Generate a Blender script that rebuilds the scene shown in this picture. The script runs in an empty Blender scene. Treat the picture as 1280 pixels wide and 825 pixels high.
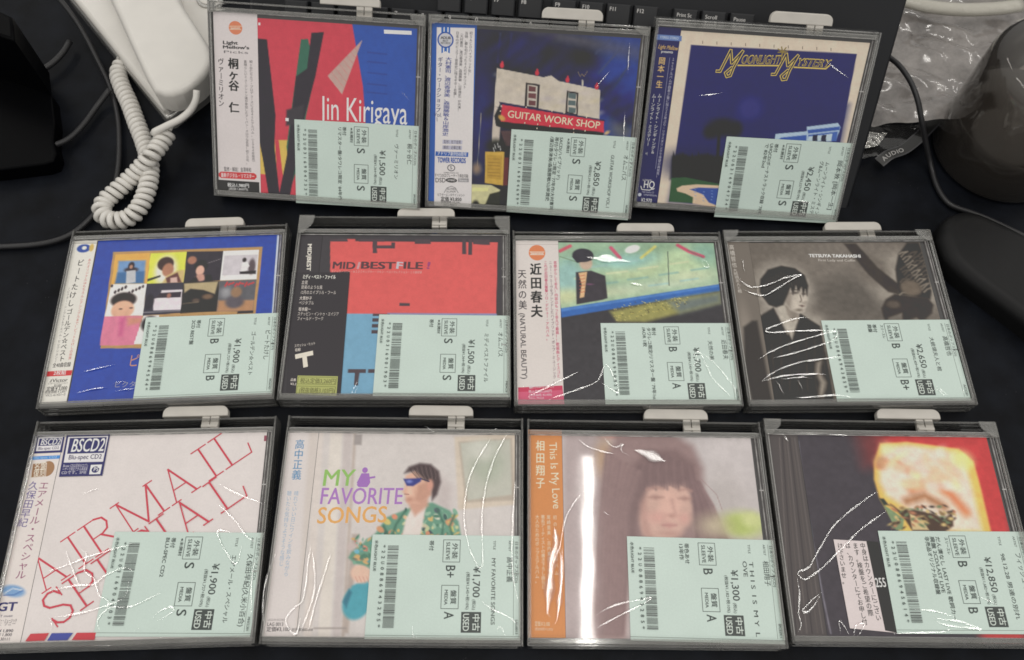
import bpy, bmesh, math, random
import numpy as np
from mathutils import Matrix, Vector
scene = bpy.context.scene
COL = scene.collection
S = 0.001                                   # everything below is in millimetres

# ------------------------------------------------------------------ camera
cam = bpy.data.cameras.new('camera'); camo = bpy.data.objects.new('camera', cam); COL.objects.link(camo)
cam.sensor_width = 36.0; cam.lens = 36.0 * 1052.680855265526 / 1280.0; cam.clip_start = 0.01; cam.clip_end = 50
camo.matrix_world = Matrix.Translation((0, 0, 521.1016198231425 * S)) @ Matrix.Rotation(0.45635303609829736, 4, 'X') @ Matrix.Rotation(0.04268817822322329, 4, 'Z')
scene.camera = camo
# ------------------------------------------------------------------ world: soft bounce from a white shop ceiling
w = bpy.data.worlds.new('World'); scene.world = w; w.use_nodes = True
nt = w.node_tree; nt.nodes.clear()
out = nt.nodes.new('ShaderNodeOutputWorld'); bg = nt.nodes.new('ShaderNodeBackground')
tc = nt.nodes.new('ShaderNodeTexCoord'); sep = nt.nodes.new('ShaderNodeSeparateXYZ'); rmp = nt.nodes.new('ShaderNodeValToRGB')
nt.links.new(tc.outputs['Generated'], sep.inputs[0]); nt.links.new(sep.outputs['Z'], rmp.inputs[0])
e = rmp.color_ramp.elements; e[0].position = 0.0; e[0].color = (.30, .295, .29, 1); e[1].position = 1.0; e[1].color = (.72, .70, .665, 1)
m = e.new(.35); m.color = (.52, .51, .49, 1)
nt.links.new(rmp.outputs[0], bg.inputs['Color']); bg.inputs['Strength'].default_value = 1.0
nt.links.new(bg.outputs[0], out.inputs['Surface'])
# ------------------------------------------------------------------ ceiling fluorescent tubes (2 m above the desk)
def tube_lamp(x, y, power=4.6):
    l = bpy.data.lights.new('ceiling_tube', 'AREA'); l.shape = 'RECTANGLE'; l.size = .032; l.size_y = 1.2; l.energy = power
    l.color = (1.0, .965, .91)
    o = bpy.data.objects.new('ceiling_tube', l); o.location = (x, y, 2.0); COL.objects.link(o)
for x, y in ((.25, .203), (-1.75, .2), (2.25, .2), (-1.75, 2.2), (2.25, 2.2), (-1.75, -1.8), (2.25, -1.8)): tube_lamp(x, y)
vs = scene.view_settings; vs.view_transform = 'Standard'; vs.look = 'None'; vs.exposure = 0.04; vs.gamma = 1.0
scene.render.engine = 'CYCLES'
cy = scene.cycles; cy.use_denoising = True; cy.transparent_max_bounces = 40; cy.max_bounces = 8; cy.sample_clamp_indirect = 3.0; cy.filter_width = 1.7
cy.denoising_prefilter = 'ACCURATE'

CASES={4: {'x': -225.42,'y': 185.81,'th': 5.23,'t': 0.0,'W': 150.06,'H': 134.38},5: {'x': -73.91,'y': 195.48,'th': 2.549,'t': 0.0,'W': 150.65,'H': 141.62},6: {'x': 77.64,'y': 198.12,'th': 2.6,'t': 0.0,'W': 148.66,'H': 133.69},7: {'x': 230.13,'y': 205.49,'th': 3.058,'t': 0.0,'W': 150.55,'H': 134.98},8: {'x': -212.65,'y': 40.07,'th': 3.968,'t': 0.0,'W': 150.22,'H': 136.51},9: {'x': -60.7,'y': 47.41,'th': 1.863,'t': 0.0,'W': 149.55,'H': 137.22},10: {'x': 90.83,'y': 52.3,'th': 1.739,'t': 0.0,'W': 149.19,'H': 136.78},11: {'x': 242.86,'y': 59.6,'th': 1.729,'t': 0.0,'W': 150.32,'H': 136.59},1: {'x': -145.47,'y': 356.21,'th': -1.884,'t': 42.723,'W': 150.43,'H': 133.48},2: {'x': 8.0,'y': 356.09,'th': -1.231,'t': 46.453,'W': 149.91,'H': 131.82},3: {'x': 159.63,'y': 364.28,'th': -1.802,'t': 52.167,'W': 149.45,'H': 131.03}}
LT={1: {'c': (28.45,28.9),'rot': 0.74,'artist': '桐ヶ谷仁','title': ['ヴァーミリオン'],'price': '¥1,500','tax': '1,364','gs': 'S','gm': 'S','notes': ['帯付','リマスター盤/タワレコ限定 `84年作'],'digits': '*22U0316904733*','flag': '※未開封','serial': 'EPCE5041'},2: {'c': (29.0,28.89),'rot': -0.46,'artist': 'オムニバス','title': ['GUITAR WORKSHOP VOL.1'],'price': '¥2,850','tax': '2,591','gs': 'S','gm': 'S','notes': ['SACD(ハイブリッド)','帯付/タワレコ限定 `77年作/大村憲司','/渡辺香津美/森園勝敏/山岸潤史'],'digits': '*22U0316904699*','flag': '※未開封','serial': 'NCS80031'},3: {'c': (29.63,26.81),'rot': 0.71,'artist': '岡本敦 [岡本一生]','title': ['ムーンライト・シンギィン','グ&ムーンライト・ミステ'],'price': '¥2,450','tax': '2,227','gs': 'S','gm': 'S','notes': ['帯付','UHQCD/ボーナストラック収録 `78年','で 82年2nd'],'digits': '*22U0316904734*','flag': '※未開封','serial': 'UPCY7844'},4: {'c': (29.12,33.74),'rot': -0.17,'artist': 'ビートたけし','title': ['ゴールデン☆ベスト'],'price': '¥1,900','tax': '1,727','gs': 'B','gm': 'B','notes': ['帯付','2CD BEST盤'],'digits': '*22U0886994544*','flag': '','serial': 'VICL61421'},5: {'c': (30.41,32.73),'rot': -0.43,'artist': 'オムニバス','title': ['ミディベストファイル'],'price': '¥1,500','tax': '1,364','gs': 'S','gm': 'S','notes': ['帯付'],'digits': '*22U0316901903*','flag': '※未開封','serial': 'MDC5'},6: {'c': (29.2,31.17),'rot': 0.13,'artist': '近田春夫','title': ['天然の美'],'price': '¥1,700','tax': '1,545','gs': 'B','gm': 'A','notes': ['帯付','タワレコ限定/リマスター盤 `79年1st','/AOR 1枚'],'digits': '*22U0886990057*','flag': '','serial': 'VICL702'},7: {'c': (28.07,33.21),'rot': 0.11,'artist': '高橋哲也','title': ['大統領夫人と棺'],'price': '¥2,650','tax': '2,409','gs': 'B','gm': 'B+','notes': ['帯付','廃盤'],'digits': '*22U0866943859*','flag': 'スリースレ','serial': 'ACCD'},8: {'c': (28.59,34.61),'rot': -1.95,'artist': '久保田早紀(久米小百合)','title': ['エアメール・スペシャル'],'price': '¥1,900','tax': '1,727','gs': 'S','gm': 'S','notes': ['帯付','BLU-SPEC CD2'],'digits': '*22U0316904703*','flag': '※未開封','serial': 'MHCL301'},9: {'c': (28.7,33.0),'rot': -0.02,'artist': '高中正義','title': ['MY FAVORITE SONGS'],'price': '¥1,700','tax': '1,545','gs': 'B+','gm': 'A','notes': ['帯付'],'digits': '*22U0886943295*','flag': '','serial': 'LAG0013'},10: {'c': (29.43,32.8),'rot': -0.86,'artist': '相田翔子','title': ['T H I S  I S  M Y  L','OVE'],'price': '¥1,300','tax': '1,182','gs': 'B','gm': 'A','notes': ['帯色あせ','13年作'],'digits': '*22U0886943285*','flag': '','serial': 'EPCE5911'},11: {'c': (31.01,36.19),'rot': 0.32,'artist': 'フィッシュマンズ','title': ['98.12.28 男達の別れ'],'price': '¥12,850','tax': '11,682','gs': 'B','gm': 'B','notes': ['だん漬なし LAST LIVE 歌詞カー','廃盤 2CD/LAST LIVE','非売品オリジナル収録盤'],'digits': '*22U0886945614*','flag': 'スリースレ','serial': 'POCH1'}}
KBD={'th': -2.77,'t': 42.3,'o': (0,368.0),'f11': (51.8,139.3),'f11b': (69.3,139.0),'f12': (71.0,139.0),'f9': (11.8,138.0),'prt': (98.7,139.6),'pse': (155.9,139.3),'edge': (260.3,151.7),'edge2': (244.2,56.7),'f8': (-2.5,141.1),'num1': (-81.1,125.1),'num2': (-61.7,125.5),'num3': (-100.0,125.6),'tl': (-204.0,126.4)}
PX={'phone_base': [(-422.7,595.6,14),(-375.0,535.2,14),(-273.2,420.1,14),(-269.4,416.4,14),(-265.9,417.4,14),(-242.3,448.7,14),(-229.5,479.9,14),(-278.8,609.4,14)],'handset': [(-341.5,536.6,44),(-321.1,502.9,44),(-274.8,424.9,44),(-264.7,414.1,44),(-253.9,412.4,44),(-240.5,420.7,44),(-231.7,438.1,44),(-234.5,458.4,44),(-266.8,506.1,44),(-287.3,539.8,44)],'phone_button': [(-255.7,532.2,24)],'coil': [(-308.1,481.3,8),(-316.6,474.0,8),(-318.8,462.2,8),(-312.2,447.9,8),(-302.8,432.3,8),(-293.9,415.5,8),(-283.3,396.2,8),(-274.4,377.2,9),(-270.4,358.6,10),(-271.4,343.7,9),(-275.1,333.0,8),(-281.2,327.9,7),(-287.7,326.2,7),(-295.0,327.9,7),(-299.4,333.2,8),(-299.2,341.5,8),(-293.2,349.6,9),(-285.8,359.2,10),(-277.8,366.7,14),(-269.1,374.2,20),(-265.0,384.6,20),(-262.3,393.6,20),(-261.1,398.9,20)],'coil_tail': [(-261.1,398.9,20),(-262.7,394.0,24),(-267.9,390.6,27),(-258.9,394.5,30),(-248.9,400.0,32),(-241.1,405.2,36),(-236.1,409.9,42),(-235.3,415.4,46)],'cable_a': [(-377.9,525.4,30),(-364.7,511.6,24),(-352.4,496.7,14),(-338.6,475.3,8),(-323.9,450.8,4),(-311.6,423.4,4),(-303.8,396.8,4),(-298.7,370.9,4),(-299.0,353.6,3),(-306.8,333.4,3),(-316.2,318.5,3),(-327.2,310.5,3),(-344.1,305.6,3),(-371.6,302.3,3)],'cable_b': [(-395.6,391.6,10),(-370.7,388.4,10),(-352.0,388.7,9),(-342.0,397.7,6),(-334.5,413.5,5),(-328.8,431.9,5),(-321.0,444.8,9)],'cable_c': [(-385.2,456.0,8),(-378.0,463.9,8),(-372.0,471.7,8),(-367.4,483.0,8),(-365.8,493.4,8)],'cable_r': [(258.6,470.2,62),(268.4,468.0,56),(276.3,458.3,56),(283.2,445.2,54),(287.9,431.7,50),(293.6,421.9,40),(303.9,416.3,22),(313.6,409.0,6),(316.3,392.8,3),(319.9,379.8,3),(325.8,372.8,3),(338.5,367.8,3),(352.1,361.4,3),(378.1,345.9,3)],'stand': [(-430.9,452.0,14),(-396.6,462.1,14),(-361.0,433.3,14),(-351.7,408.9,14),(-347.7,390.2,14),(-342.3,379.3,14),(-342.6,372.0,14),(-348.2,368.8,14),(-378.5,362.2,14),(-400.8,358.8,14)],'pouch': [(301.1,335.1,14),(305.0,346.9,14),(313.7,356.3,14),(329.6,359.9,14),(347.2,352.4,14),(369.8,337.2,14),(395.2,313.3,14),(376.0,238.6,14),(353.1,266.1,14),(332.9,286.0,14),(314.4,304.2,14),(304.3,318.6,14)],'cup': [(321.3,419.4,0),(379.8,417.1,0),(353.1,381.4,0)],'bag': [(255.6,435.9,6),(404.0,442.3,8),(442.3,600.2,30),(296.3,610.5,30)],'strip': [(274.4,408.5,6),(282.0,414.1,9),(292.8,418.4,11),(304.4,428.2,12),(314.3,438.8,12),(324.0,449.5,14)],'flap': [(261.0,442.6,4),(318.2,450.3,8),(325.7,437.4,3),(303.4,423.8,3),(274.0,410.0,3),(255.7,410.5,3)],'foil': [(258.1,432.9,8),(283.9,435.0,8),(273.7,421.3,8),(254.3,414.2,8)],'bagrim': [(299.8,543.9,40),(319.2,538.0,40),(344.2,536.0,40),(370.1,538.3,40),(393.5,543.2,40)]}

T = 13.68
# ------------------------------------------------------------------ materials
def lin(c):
    c = np.asarray(c, float) / 255.0
    return np.where(c <= .04045, c / 12.92, ((c + .055) / 1.055) ** 2.4)
GAIN = .80; VEIL = .033
def alb(c):
    a = np.clip((lin(c) - VEIL) / GAIN, .006, .86); g = a @ np.array([.3, .59, .11])
    return a * .93 + g[..., None] * .07

def principled(name, color, rough=.5, spec=.5, coat=0, coat_rough=.05, metallic=0, bump=None, vary=0, vscale=200):
    m = bpy.data.materials.new(name); m.use_nodes = True; nt = m.node_tree; b = nt.nodes['Principled BSDF']
    b.inputs['Base Color'].default_value = (*color, 1); b.inputs['Roughness'].default_value = rough
    b.inputs['Specular IOR Level'].default_value = spec; b.inputs['Coat Weight'].default_value = coat
    b.inputs['Coat Roughness'].default_value = coat_rough; b.inputs['Metallic'].default_value = metallic
    t = nt.nodes.new('ShaderNodeTexCoord')
    if vary:
        n = nt.nodes.new('ShaderNodeTexNoise'); n.inputs['Scale'].default_value = vscale; n.inputs['Detail'].default_value = 6
        nt.links.new(t.outputs['Object'], n.inputs['Vector'])
        r = nt.nodes.new('ShaderNodeValToRGB'); nt.links.new(n.outputs['Fac'], r.inputs[0])
        r.color_ramp.elements[0].position = .3; r.color_ramp.elements[1].position = .7
        r.color_ramp.elements[0].color = (*[c * (1 - vary) for c in color], 1); r.color_ramp.elements[1].color = (*[c * (1 + vary) for c in color], 1)
        nt.links.new(r.outputs[0], b.inputs['Base Color'])
    if bump:
        n2 = nt.nodes.new('ShaderNodeTexNoise'); n2.inputs['Scale'].default_value = bump[0]; n2.inputs['Detail'].default_value = 5
        nt.links.new(t.outputs['Object'], n2.inputs['Vector'])
        bp = nt.nodes.new('ShaderNodeBump'); bp.inputs['Strength'].default_value = bump[1]; bp.inputs['Distance'].default_value = bump[2]
        nt.links.new(n2.outputs['Fac'], bp.inputs['Height']); nt.links.new(bp.outputs[0], b.inputs['Normal'])
    return m

def printed_mat(name, coat=1.0, seed=0.0, rough=.38, crinkle=.25):
    """printed paper under a clear wrap: colour from the mesh, a glossy coat with a slightly wavy surface"""
    m = bpy.data.materials.new(name); m.use_nodes = True; nt = m.node_tree; b = nt.nodes['Principled BSDF']
    a = nt.nodes.new('ShaderNodeVertexColor'); a.layer_name = 'Col'
    t = nt.nodes.new('ShaderNodeTexCoord'); g = nt.nodes.new('ShaderNodeTexNoise'); g.inputs['Scale'].default_value = 900; g.inputs['Detail'].default_value = 3
    nt.links.new(t.outputs['Object'], g.inputs['Vector'])
    hv = nt.nodes.new('ShaderNodeMapRange'); hv.inputs['To Min'].default_value = .93; hv.inputs['To Max'].default_value = 1.07
    nt.links.new(g.outputs['Fac'], hv.inputs['Value'])
    g2 = nt.nodes.new('ShaderNodeTexNoise'); g2.inputs['Scale'].default_value = 34; g2.inputs['Detail'].default_value = 3; nt.links.new(t.outputs['Object'], g2.inputs['Vector'])
    h2 = nt.nodes.new('ShaderNodeMapRange'); h2.inputs['To Min'].default_value = .92; h2.inputs['To Max'].default_value = 1.06; nt.links.new(g2.outputs['Fac'], h2.inputs['Value'])
    hm = nt.nodes.new('ShaderNodeMath'); hm.operation = 'MULTIPLY'; nt.links.new(hv.outputs[0], hm.inputs[0]); nt.links.new(h2.outputs[0], hm.inputs[1]); hv = hm
    mx = nt.nodes.new('ShaderNodeVectorMath'); mx.operation = 'SCALE'
    nt.links.new(a.outputs['Color'], mx.inputs[0]); nt.links.new(hv.outputs[0], mx.inputs['Scale'])
    nt.links.new(mx.outputs[0], b.inputs['Base Color'])
    b.inputs['Roughness'].default_value = rough; b.inputs['Specular IOR Level'].default_value = .45
    b.inputs['Coat Weight'].default_value = coat; b.inputs['Coat Roughness'].default_value = .045; b.inputs['Coat IOR'].default_value = 1.45
    mp = nt.nodes.new('ShaderNodeMapping'); mp.inputs['Location'].default_value = (seed, seed * .7, 0); mp.inputs['Scale'].default_value = (1, .45, 1); mp.inputs['Rotation'].default_value = (0, 0, seed * 2.1)
    n1 = nt.nodes.new('ShaderNodeTexNoise'); n1.inputs['Scale'].default_value = 38; n1.inputs['Detail'].default_value = 2
    n2 = nt.nodes.new('ShaderNodeTexNoise'); n2.inputs['Scale'].default_value = 55; n2.noise_type = 'RIDGED_MULTIFRACTAL' if hasattr(n2, 'noise_type') else n2.noise_type
    n2.inputs['Detail'].default_value = 2
    nt.links.new(t.outputs['Object'], mp.inputs[0]); nt.links.new(mp.outputs[0], n1.inputs['Vector']); nt.links.new(mp.outputs[0], n2.inputs['Vector'])
    b1 = nt.nodes.new('ShaderNodeBump'); b1.inputs['Strength'].default_value = .6; b1.inputs['Distance'].default_value = .00010
    b2 = nt.nodes.new('ShaderNodeBump'); b2.inputs['Strength'].default_value = crinkle; b2.inputs['Distance'].default_value = .00022
    nt.links.new(n1.outputs['Fac'], b1.inputs['Height']); nt.links.new(n2.outputs['Fac'], b2.inputs['Height'])
    nt.links.new(b1.outputs[0], b2.inputs['Normal']); nt.links.new(b2.outputs[0], b.inputs['Coat Normal'])
    return m

def clear_mat(name, haze=.05, tint=(.95, .95, .94), rough=.08, hcol=(.6, .59, .56), gl=1.0, bump=None):
    """thin clear plastic: see-through, slightly milky, glossy by angle"""
    m = bpy.data.materials.new(name); m.use_nodes = True; nt = m.node_tree; nt.nodes.clear()
    o = nt.nodes.new('ShaderNodeOutputMaterial'); tr = nt.nodes.new('ShaderNodeBsdfTransparent'); tr.inputs[0].default_value = (*tint, 1)
    df = nt.nodes.new('ShaderNodeBsdfDiffuse'); df.inputs[0].default_value = (*hcol, 1)
    g = nt.nodes.new('ShaderNodeBsdfGlossy'); g.inputs['Roughness'].default_value = rough; g.inputs[0].default_value = (1, 1, 1, 1)
    m1 = nt.nodes.new('ShaderNodeMixShader'); m1.inputs[0].default_value = haze; nt.links.new(tr.outputs[0], m1.inputs[1]); nt.links.new(df.outputs[0], m1.inputs[2])
    if haze > .1:
        t0 = nt.nodes.new('ShaderNodeTexCoord'); nz = nt.nodes.new('ShaderNodeTexNoise'); nz.inputs['Scale'].default_value = 45; nz.inputs['Detail'].default_value = 8; nz.inputs['Roughness'].default_value = .7
        nt.links.new(t0.outputs['Object'], nz.inputs['Vector']); mr = nt.nodes.new('ShaderNodeMapRange'); mr.inputs['From Min'].default_value = .3; mr.inputs['From Max'].default_value = .7
        mr.inputs['To Min'].default_value = haze * .6; mr.inputs['To Max'].default_value = haze * 1.4; nt.links.new(nz.outputs['Fac'], mr.inputs['Value']); nt.links.new(mr.outputs[0], m1.inputs[0])
    fr = nt.nodes.new('ShaderNodeFresnel'); fr.inputs[0].default_value = 1.45
    ml = nt.nodes.new('ShaderNodeMath'); ml.operation = 'MULTIPLY'; ml.inputs[1].default_value = gl; nt.links.new(fr.outputs[0], ml.inputs[0])
    m2 = nt.nodes.new('ShaderNodeMixShader'); nt.links.new(ml.outputs[0], m2.inputs[0]); nt.links.new(m1.outputs[0], m2.inputs[1]); nt.links.new(g.outputs[0], m2.inputs[2])
    if bump:
        t = nt.nodes.new('ShaderNodeTexCoord'); n2 = nt.nodes.new('ShaderNodeTexNoise'); n2.inputs['Scale'].default_value = bump[0]; n2.inputs['Detail'].default_value = 4
        nt.links.new(t.outputs['Object'], n2.inputs['Vector'])
        bp = nt.nodes.new('ShaderNodeBump'); bp.inputs['Strength'].default_value = bump[1]; bp.inputs['Distance'].default_value = bump[2]
        nt.links.new(n2.outputs['Fac'], bp.inputs['Height']); nt.links.new(bp.outputs[0], g.inputs['Normal']); nt.links.new(bp.outputs[0], fr.inputs['Normal'])
        nt.links.new(bp.outputs[0], df.inputs['Normal'])
    nt.links.new(m2.outputs[0], o.inputs[0]); return m

M_case = clear_mat('clear_case_plastic', .135, (.95, .95, .94), .10, (.62, .61, .58), 1.4, bump=(40, .2, .0003))
M_film = clear_mat('crinkled_film', 0.0, (1, 1, 1), .125, gl=2.3)
M_tab = principled('white_tab_plastic', (.63, .60, .55), .45, .4, vary=.04, vscale=120)
M_tray = principled('dark_cd_tray', (.045, .043, .043), .35, .5, coat=1, coat_rough=.08)
M_lid = principled('lid_lit_edge', (.42, .41, .40), .15, .8, vary=.5, vscale=160)  # pale and dark copies of the clear lid paint its lit and shaded edges
M_lidd = principled('lid_shadow_edge', (.11, .10, .10), .15, .8)

# ------------------------------------------------------------------ object helpers
def link(name, me, parent=None, mats=()):
    o = bpy.data.objects.new(name, me); COL.objects.link(o)
    for m_ in mats: me.materials.append(m_)
    if parent: o.parent = parent
    return o
def thing(name, label, cat, loc=(0, 0, 0), rot=(0, 0, 0), group=None):
    o = bpy.data.objects.new(name, None); o.empty_display_size = .02; COL.objects.link(o)
    o.location = [c * S for c in loc]; o.rotation_euler = rot; tag(o, label, cat, group); return o
def tag(o, label, cat, group=None):
    o['label'] = label; o['category'] = cat
    if group: o['group'] = group
    return o
def bm_mesh(name, bm, smooth=False):
    me = bpy.data.meshes.new(name); bm.normal_update(); bm.to_mesh(me); bm.free()
    if smooth:
        for p_ in me.polygons: p_.use_smooth = True
    return me
def box(bm, u0, u1, v0, v1, z0, z1, bev=0, seg=2, mi=0):
    r = bmesh.ops.create_cube(bm, size=1); vs_ = r['verts']
    for v in vs_:
        v.co = ((u0 + u1) / 2 + v.co.x * (u1 - u0), (v0 + v1) / 2 + v.co.y * (v1 - v0), (z0 + z1) / 2 + v.co.z * (z1 - z0)); v.co *= S
    fs = list({f for v in vs_ for f in v.link_faces})
    for f in fs: f.material_index = mi
    if bev:
        es = list({e_ for v in vs_ for e_ in v.link_edges})
        rr = bmesh.ops.bevel(bm, geom=es, offset=bev * S, segments=seg, profile=.5, affect='EDGES')
        for f in rr['faces']: f.material_index = mi
def prism(bm, pts, z0, z1, bev=0, seg=3, mi=0, taper=1.0):
    """extruded outline with rounded top rim"""
    n = len(pts); cx = sum(p_[0] for p_ in pts) / n; cy_ = sum(p_[1] for p_ in pts) / n
    lo = [bm.verts.new(((cx + (x - cx) / taper) * S, (cy_ + (y - cy_) / taper) * S, z0 * S)) for x, y in pts]
    hi = [bm.verts.new((x * S, y * S, z1 * S)) for x, y in pts]
    top = bm.faces.new(hi); bm.faces.new(lo[::-1]); fs = [top]
    for j in range(n): fs.append(bm.faces.new((lo[j], lo[(j + 1) % n], hi[(j + 1) % n], hi[j])))
    for f in fs: f.material_index = mi
    bmesh.ops.recalc_face_normals(bm, faces=bm.faces[:])
    if bev:
        rr = bmesh.ops.bevel(bm, geom=list(top.edges), offset=bev * S, segments=seg, profile=.5, affect='EDGES')
        for f in rr['faces']: f.material_index = mi; f.smooth = True
def catmull(P, step):
    P = np.array(P, float); out_ = []
    Q = np.vstack([2 * P[0] - P[1], P, 2 * P[-1] - P[-2]])
    for j in range(1, len(Q) - 2):
        n = max(2, int(np.linalg.norm(Q[j + 1] - Q[j]) / step))
        for t in np.arange(n) / n:
            a, b, c, d = Q[j - 1:j + 3]; out_.append(.5 * ((2 * b) + (-a + c) * t + (2 * a - 5 * b + 4 * c - d) * t * t + (-a + 3 * b - 3 * c + d) * t ** 3))
    out_.append(P[-1]); return np.array(out_)
def tube_mesh(name, P, r, n=10, flat=1.0):
    P = np.array(P, float); tan = np.gradient(P, axis=0); tan /= np.linalg.norm(tan, axis=1)[:, None] + 1e-9
    up = np.array([0, 0, 1.0]); V = []; F = []; nrm = None
    for k in range(len(P)):
        if nrm is None: nrm = np.cross(tan[k], up); nrm = nrm if np.linalg.norm(nrm) > 1e-3 else np.array([1.0, 0, 0])
        nrm = nrm - tan[k] * np.dot(nrm, tan[k]); nrm /= np.linalg.norm(nrm) + 1e-9; bn = np.cross(tan[k], nrm)
        rr = r if np.isscalar(r) else r[k]
        for j in range(n):
            a = 2 * math.pi * j / n; V.append((P[k] + rr * (math.cos(a) * nrm + math.sin(a) * bn * flat)) * S)
    for k in range(len(P) - 1):
        for j in range(n): F.append((k * n + j, k * n + (j + 1) % n, (k + 1) * n + (j + 1) % n, (k + 1) * n + j))
    F.append(tuple(range(n))[::-1]); F.append(tuple((len(P) - 1) * n + j for j in range(n)))
    me = bpy.data.meshes.new(name); me.from_pydata([tuple(v) for v in V], [], F)
    for p_ in me.polygons: p_.use_smooth = True
    return me

# ------------------------------------------------------------------ lettering: glyph outlines from the built-in font
GL = {}
def need_glyphs(pairs):
    """pairs of (character, weight 0..2): build every outline once"""
    objs = []
    def mk(body, off):
        cu = bpy.data.curves.new('g', 'FONT'); cu.body = body; cu.size = 1.0; cu.offset = off; cu.resolution_u = 3; cu.fill_mode = 'FRONT'
        o = bpy.data.objects.new('g', cu); COL.objects.link(o); return o
    for ch in sorted({c for c, _ in pairs}):
        objs.append((ch, 0, mk(ch, 0.0), mk('H' + ch + 'H', 0.0)))
    hh = mk('HH', 0.0)
    dg = bpy.context.evaluated_depsgraph_get(); dg.update()
    def grab(o):
        ev = o.evaluated_get(dg); me = ev.to_mesh()
        V = np.array([(v.co.x, v.co.y) for v in me.vertices]).reshape(-1, 2); F = [tuple(p_.vertices) for p_ in me.polygons]
        ev.to_mesh_clear(); return V, F
    base = np.ptp(grab(hh)[0][:, 0])
    for ch, wt, o, o2 in objs:
        V, F = grab(o); W_ = grab(o2)[0]
        par = list(range(len(V)))
        def root(a):
            while par[a] != a: par[a] = par[par[a]]; a = par[a]
            return a
        for f in F:
            for q in f[1:]: par[root(q)] = root(f[0])
        ids = {}; zi = np.array([ids.setdefault(root(q), len(ids)) for q in range(len(V))], float) * .0007   # overlapping strokes of a glyph lie apart
        adv_ = float(np.ptp(W_[:, 0]) - base)
        for wt, sh_ in ((0, ((0, 0),)), (1, ((-.014, 0), (.014, 0), (0, .012))), (2, ((-.034, -.02), (.034, -.02), (-.034, .02), (.034, .02), (0, 0)))):
            if not len(V): GL[(ch, wt)] = (V, F, adv_, zi); continue
            VV = np.vstack([V + np.array(o_) for o_ in sh_]); ZZ = np.concatenate([zi + .0009 * (.2 + q) for q in range(len(sh_))])
            FF = [tuple(a + q * len(V) for a in f) for q in range(len(sh_)) for f in F]
            GL[(ch, wt)] = (VV, FF, adv_, ZZ)
    for ch, wt, o, o2 in objs:
        for q in (o, o2): cu = q.data; bpy.data.objects.remove(q); bpy.data.curves.remove(cu)
    cu = hh.data; bpy.data.objects.remove(hh); bpy.data.curves.remove(cu)
ROT = set('ー～（）()〜-・')

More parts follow.
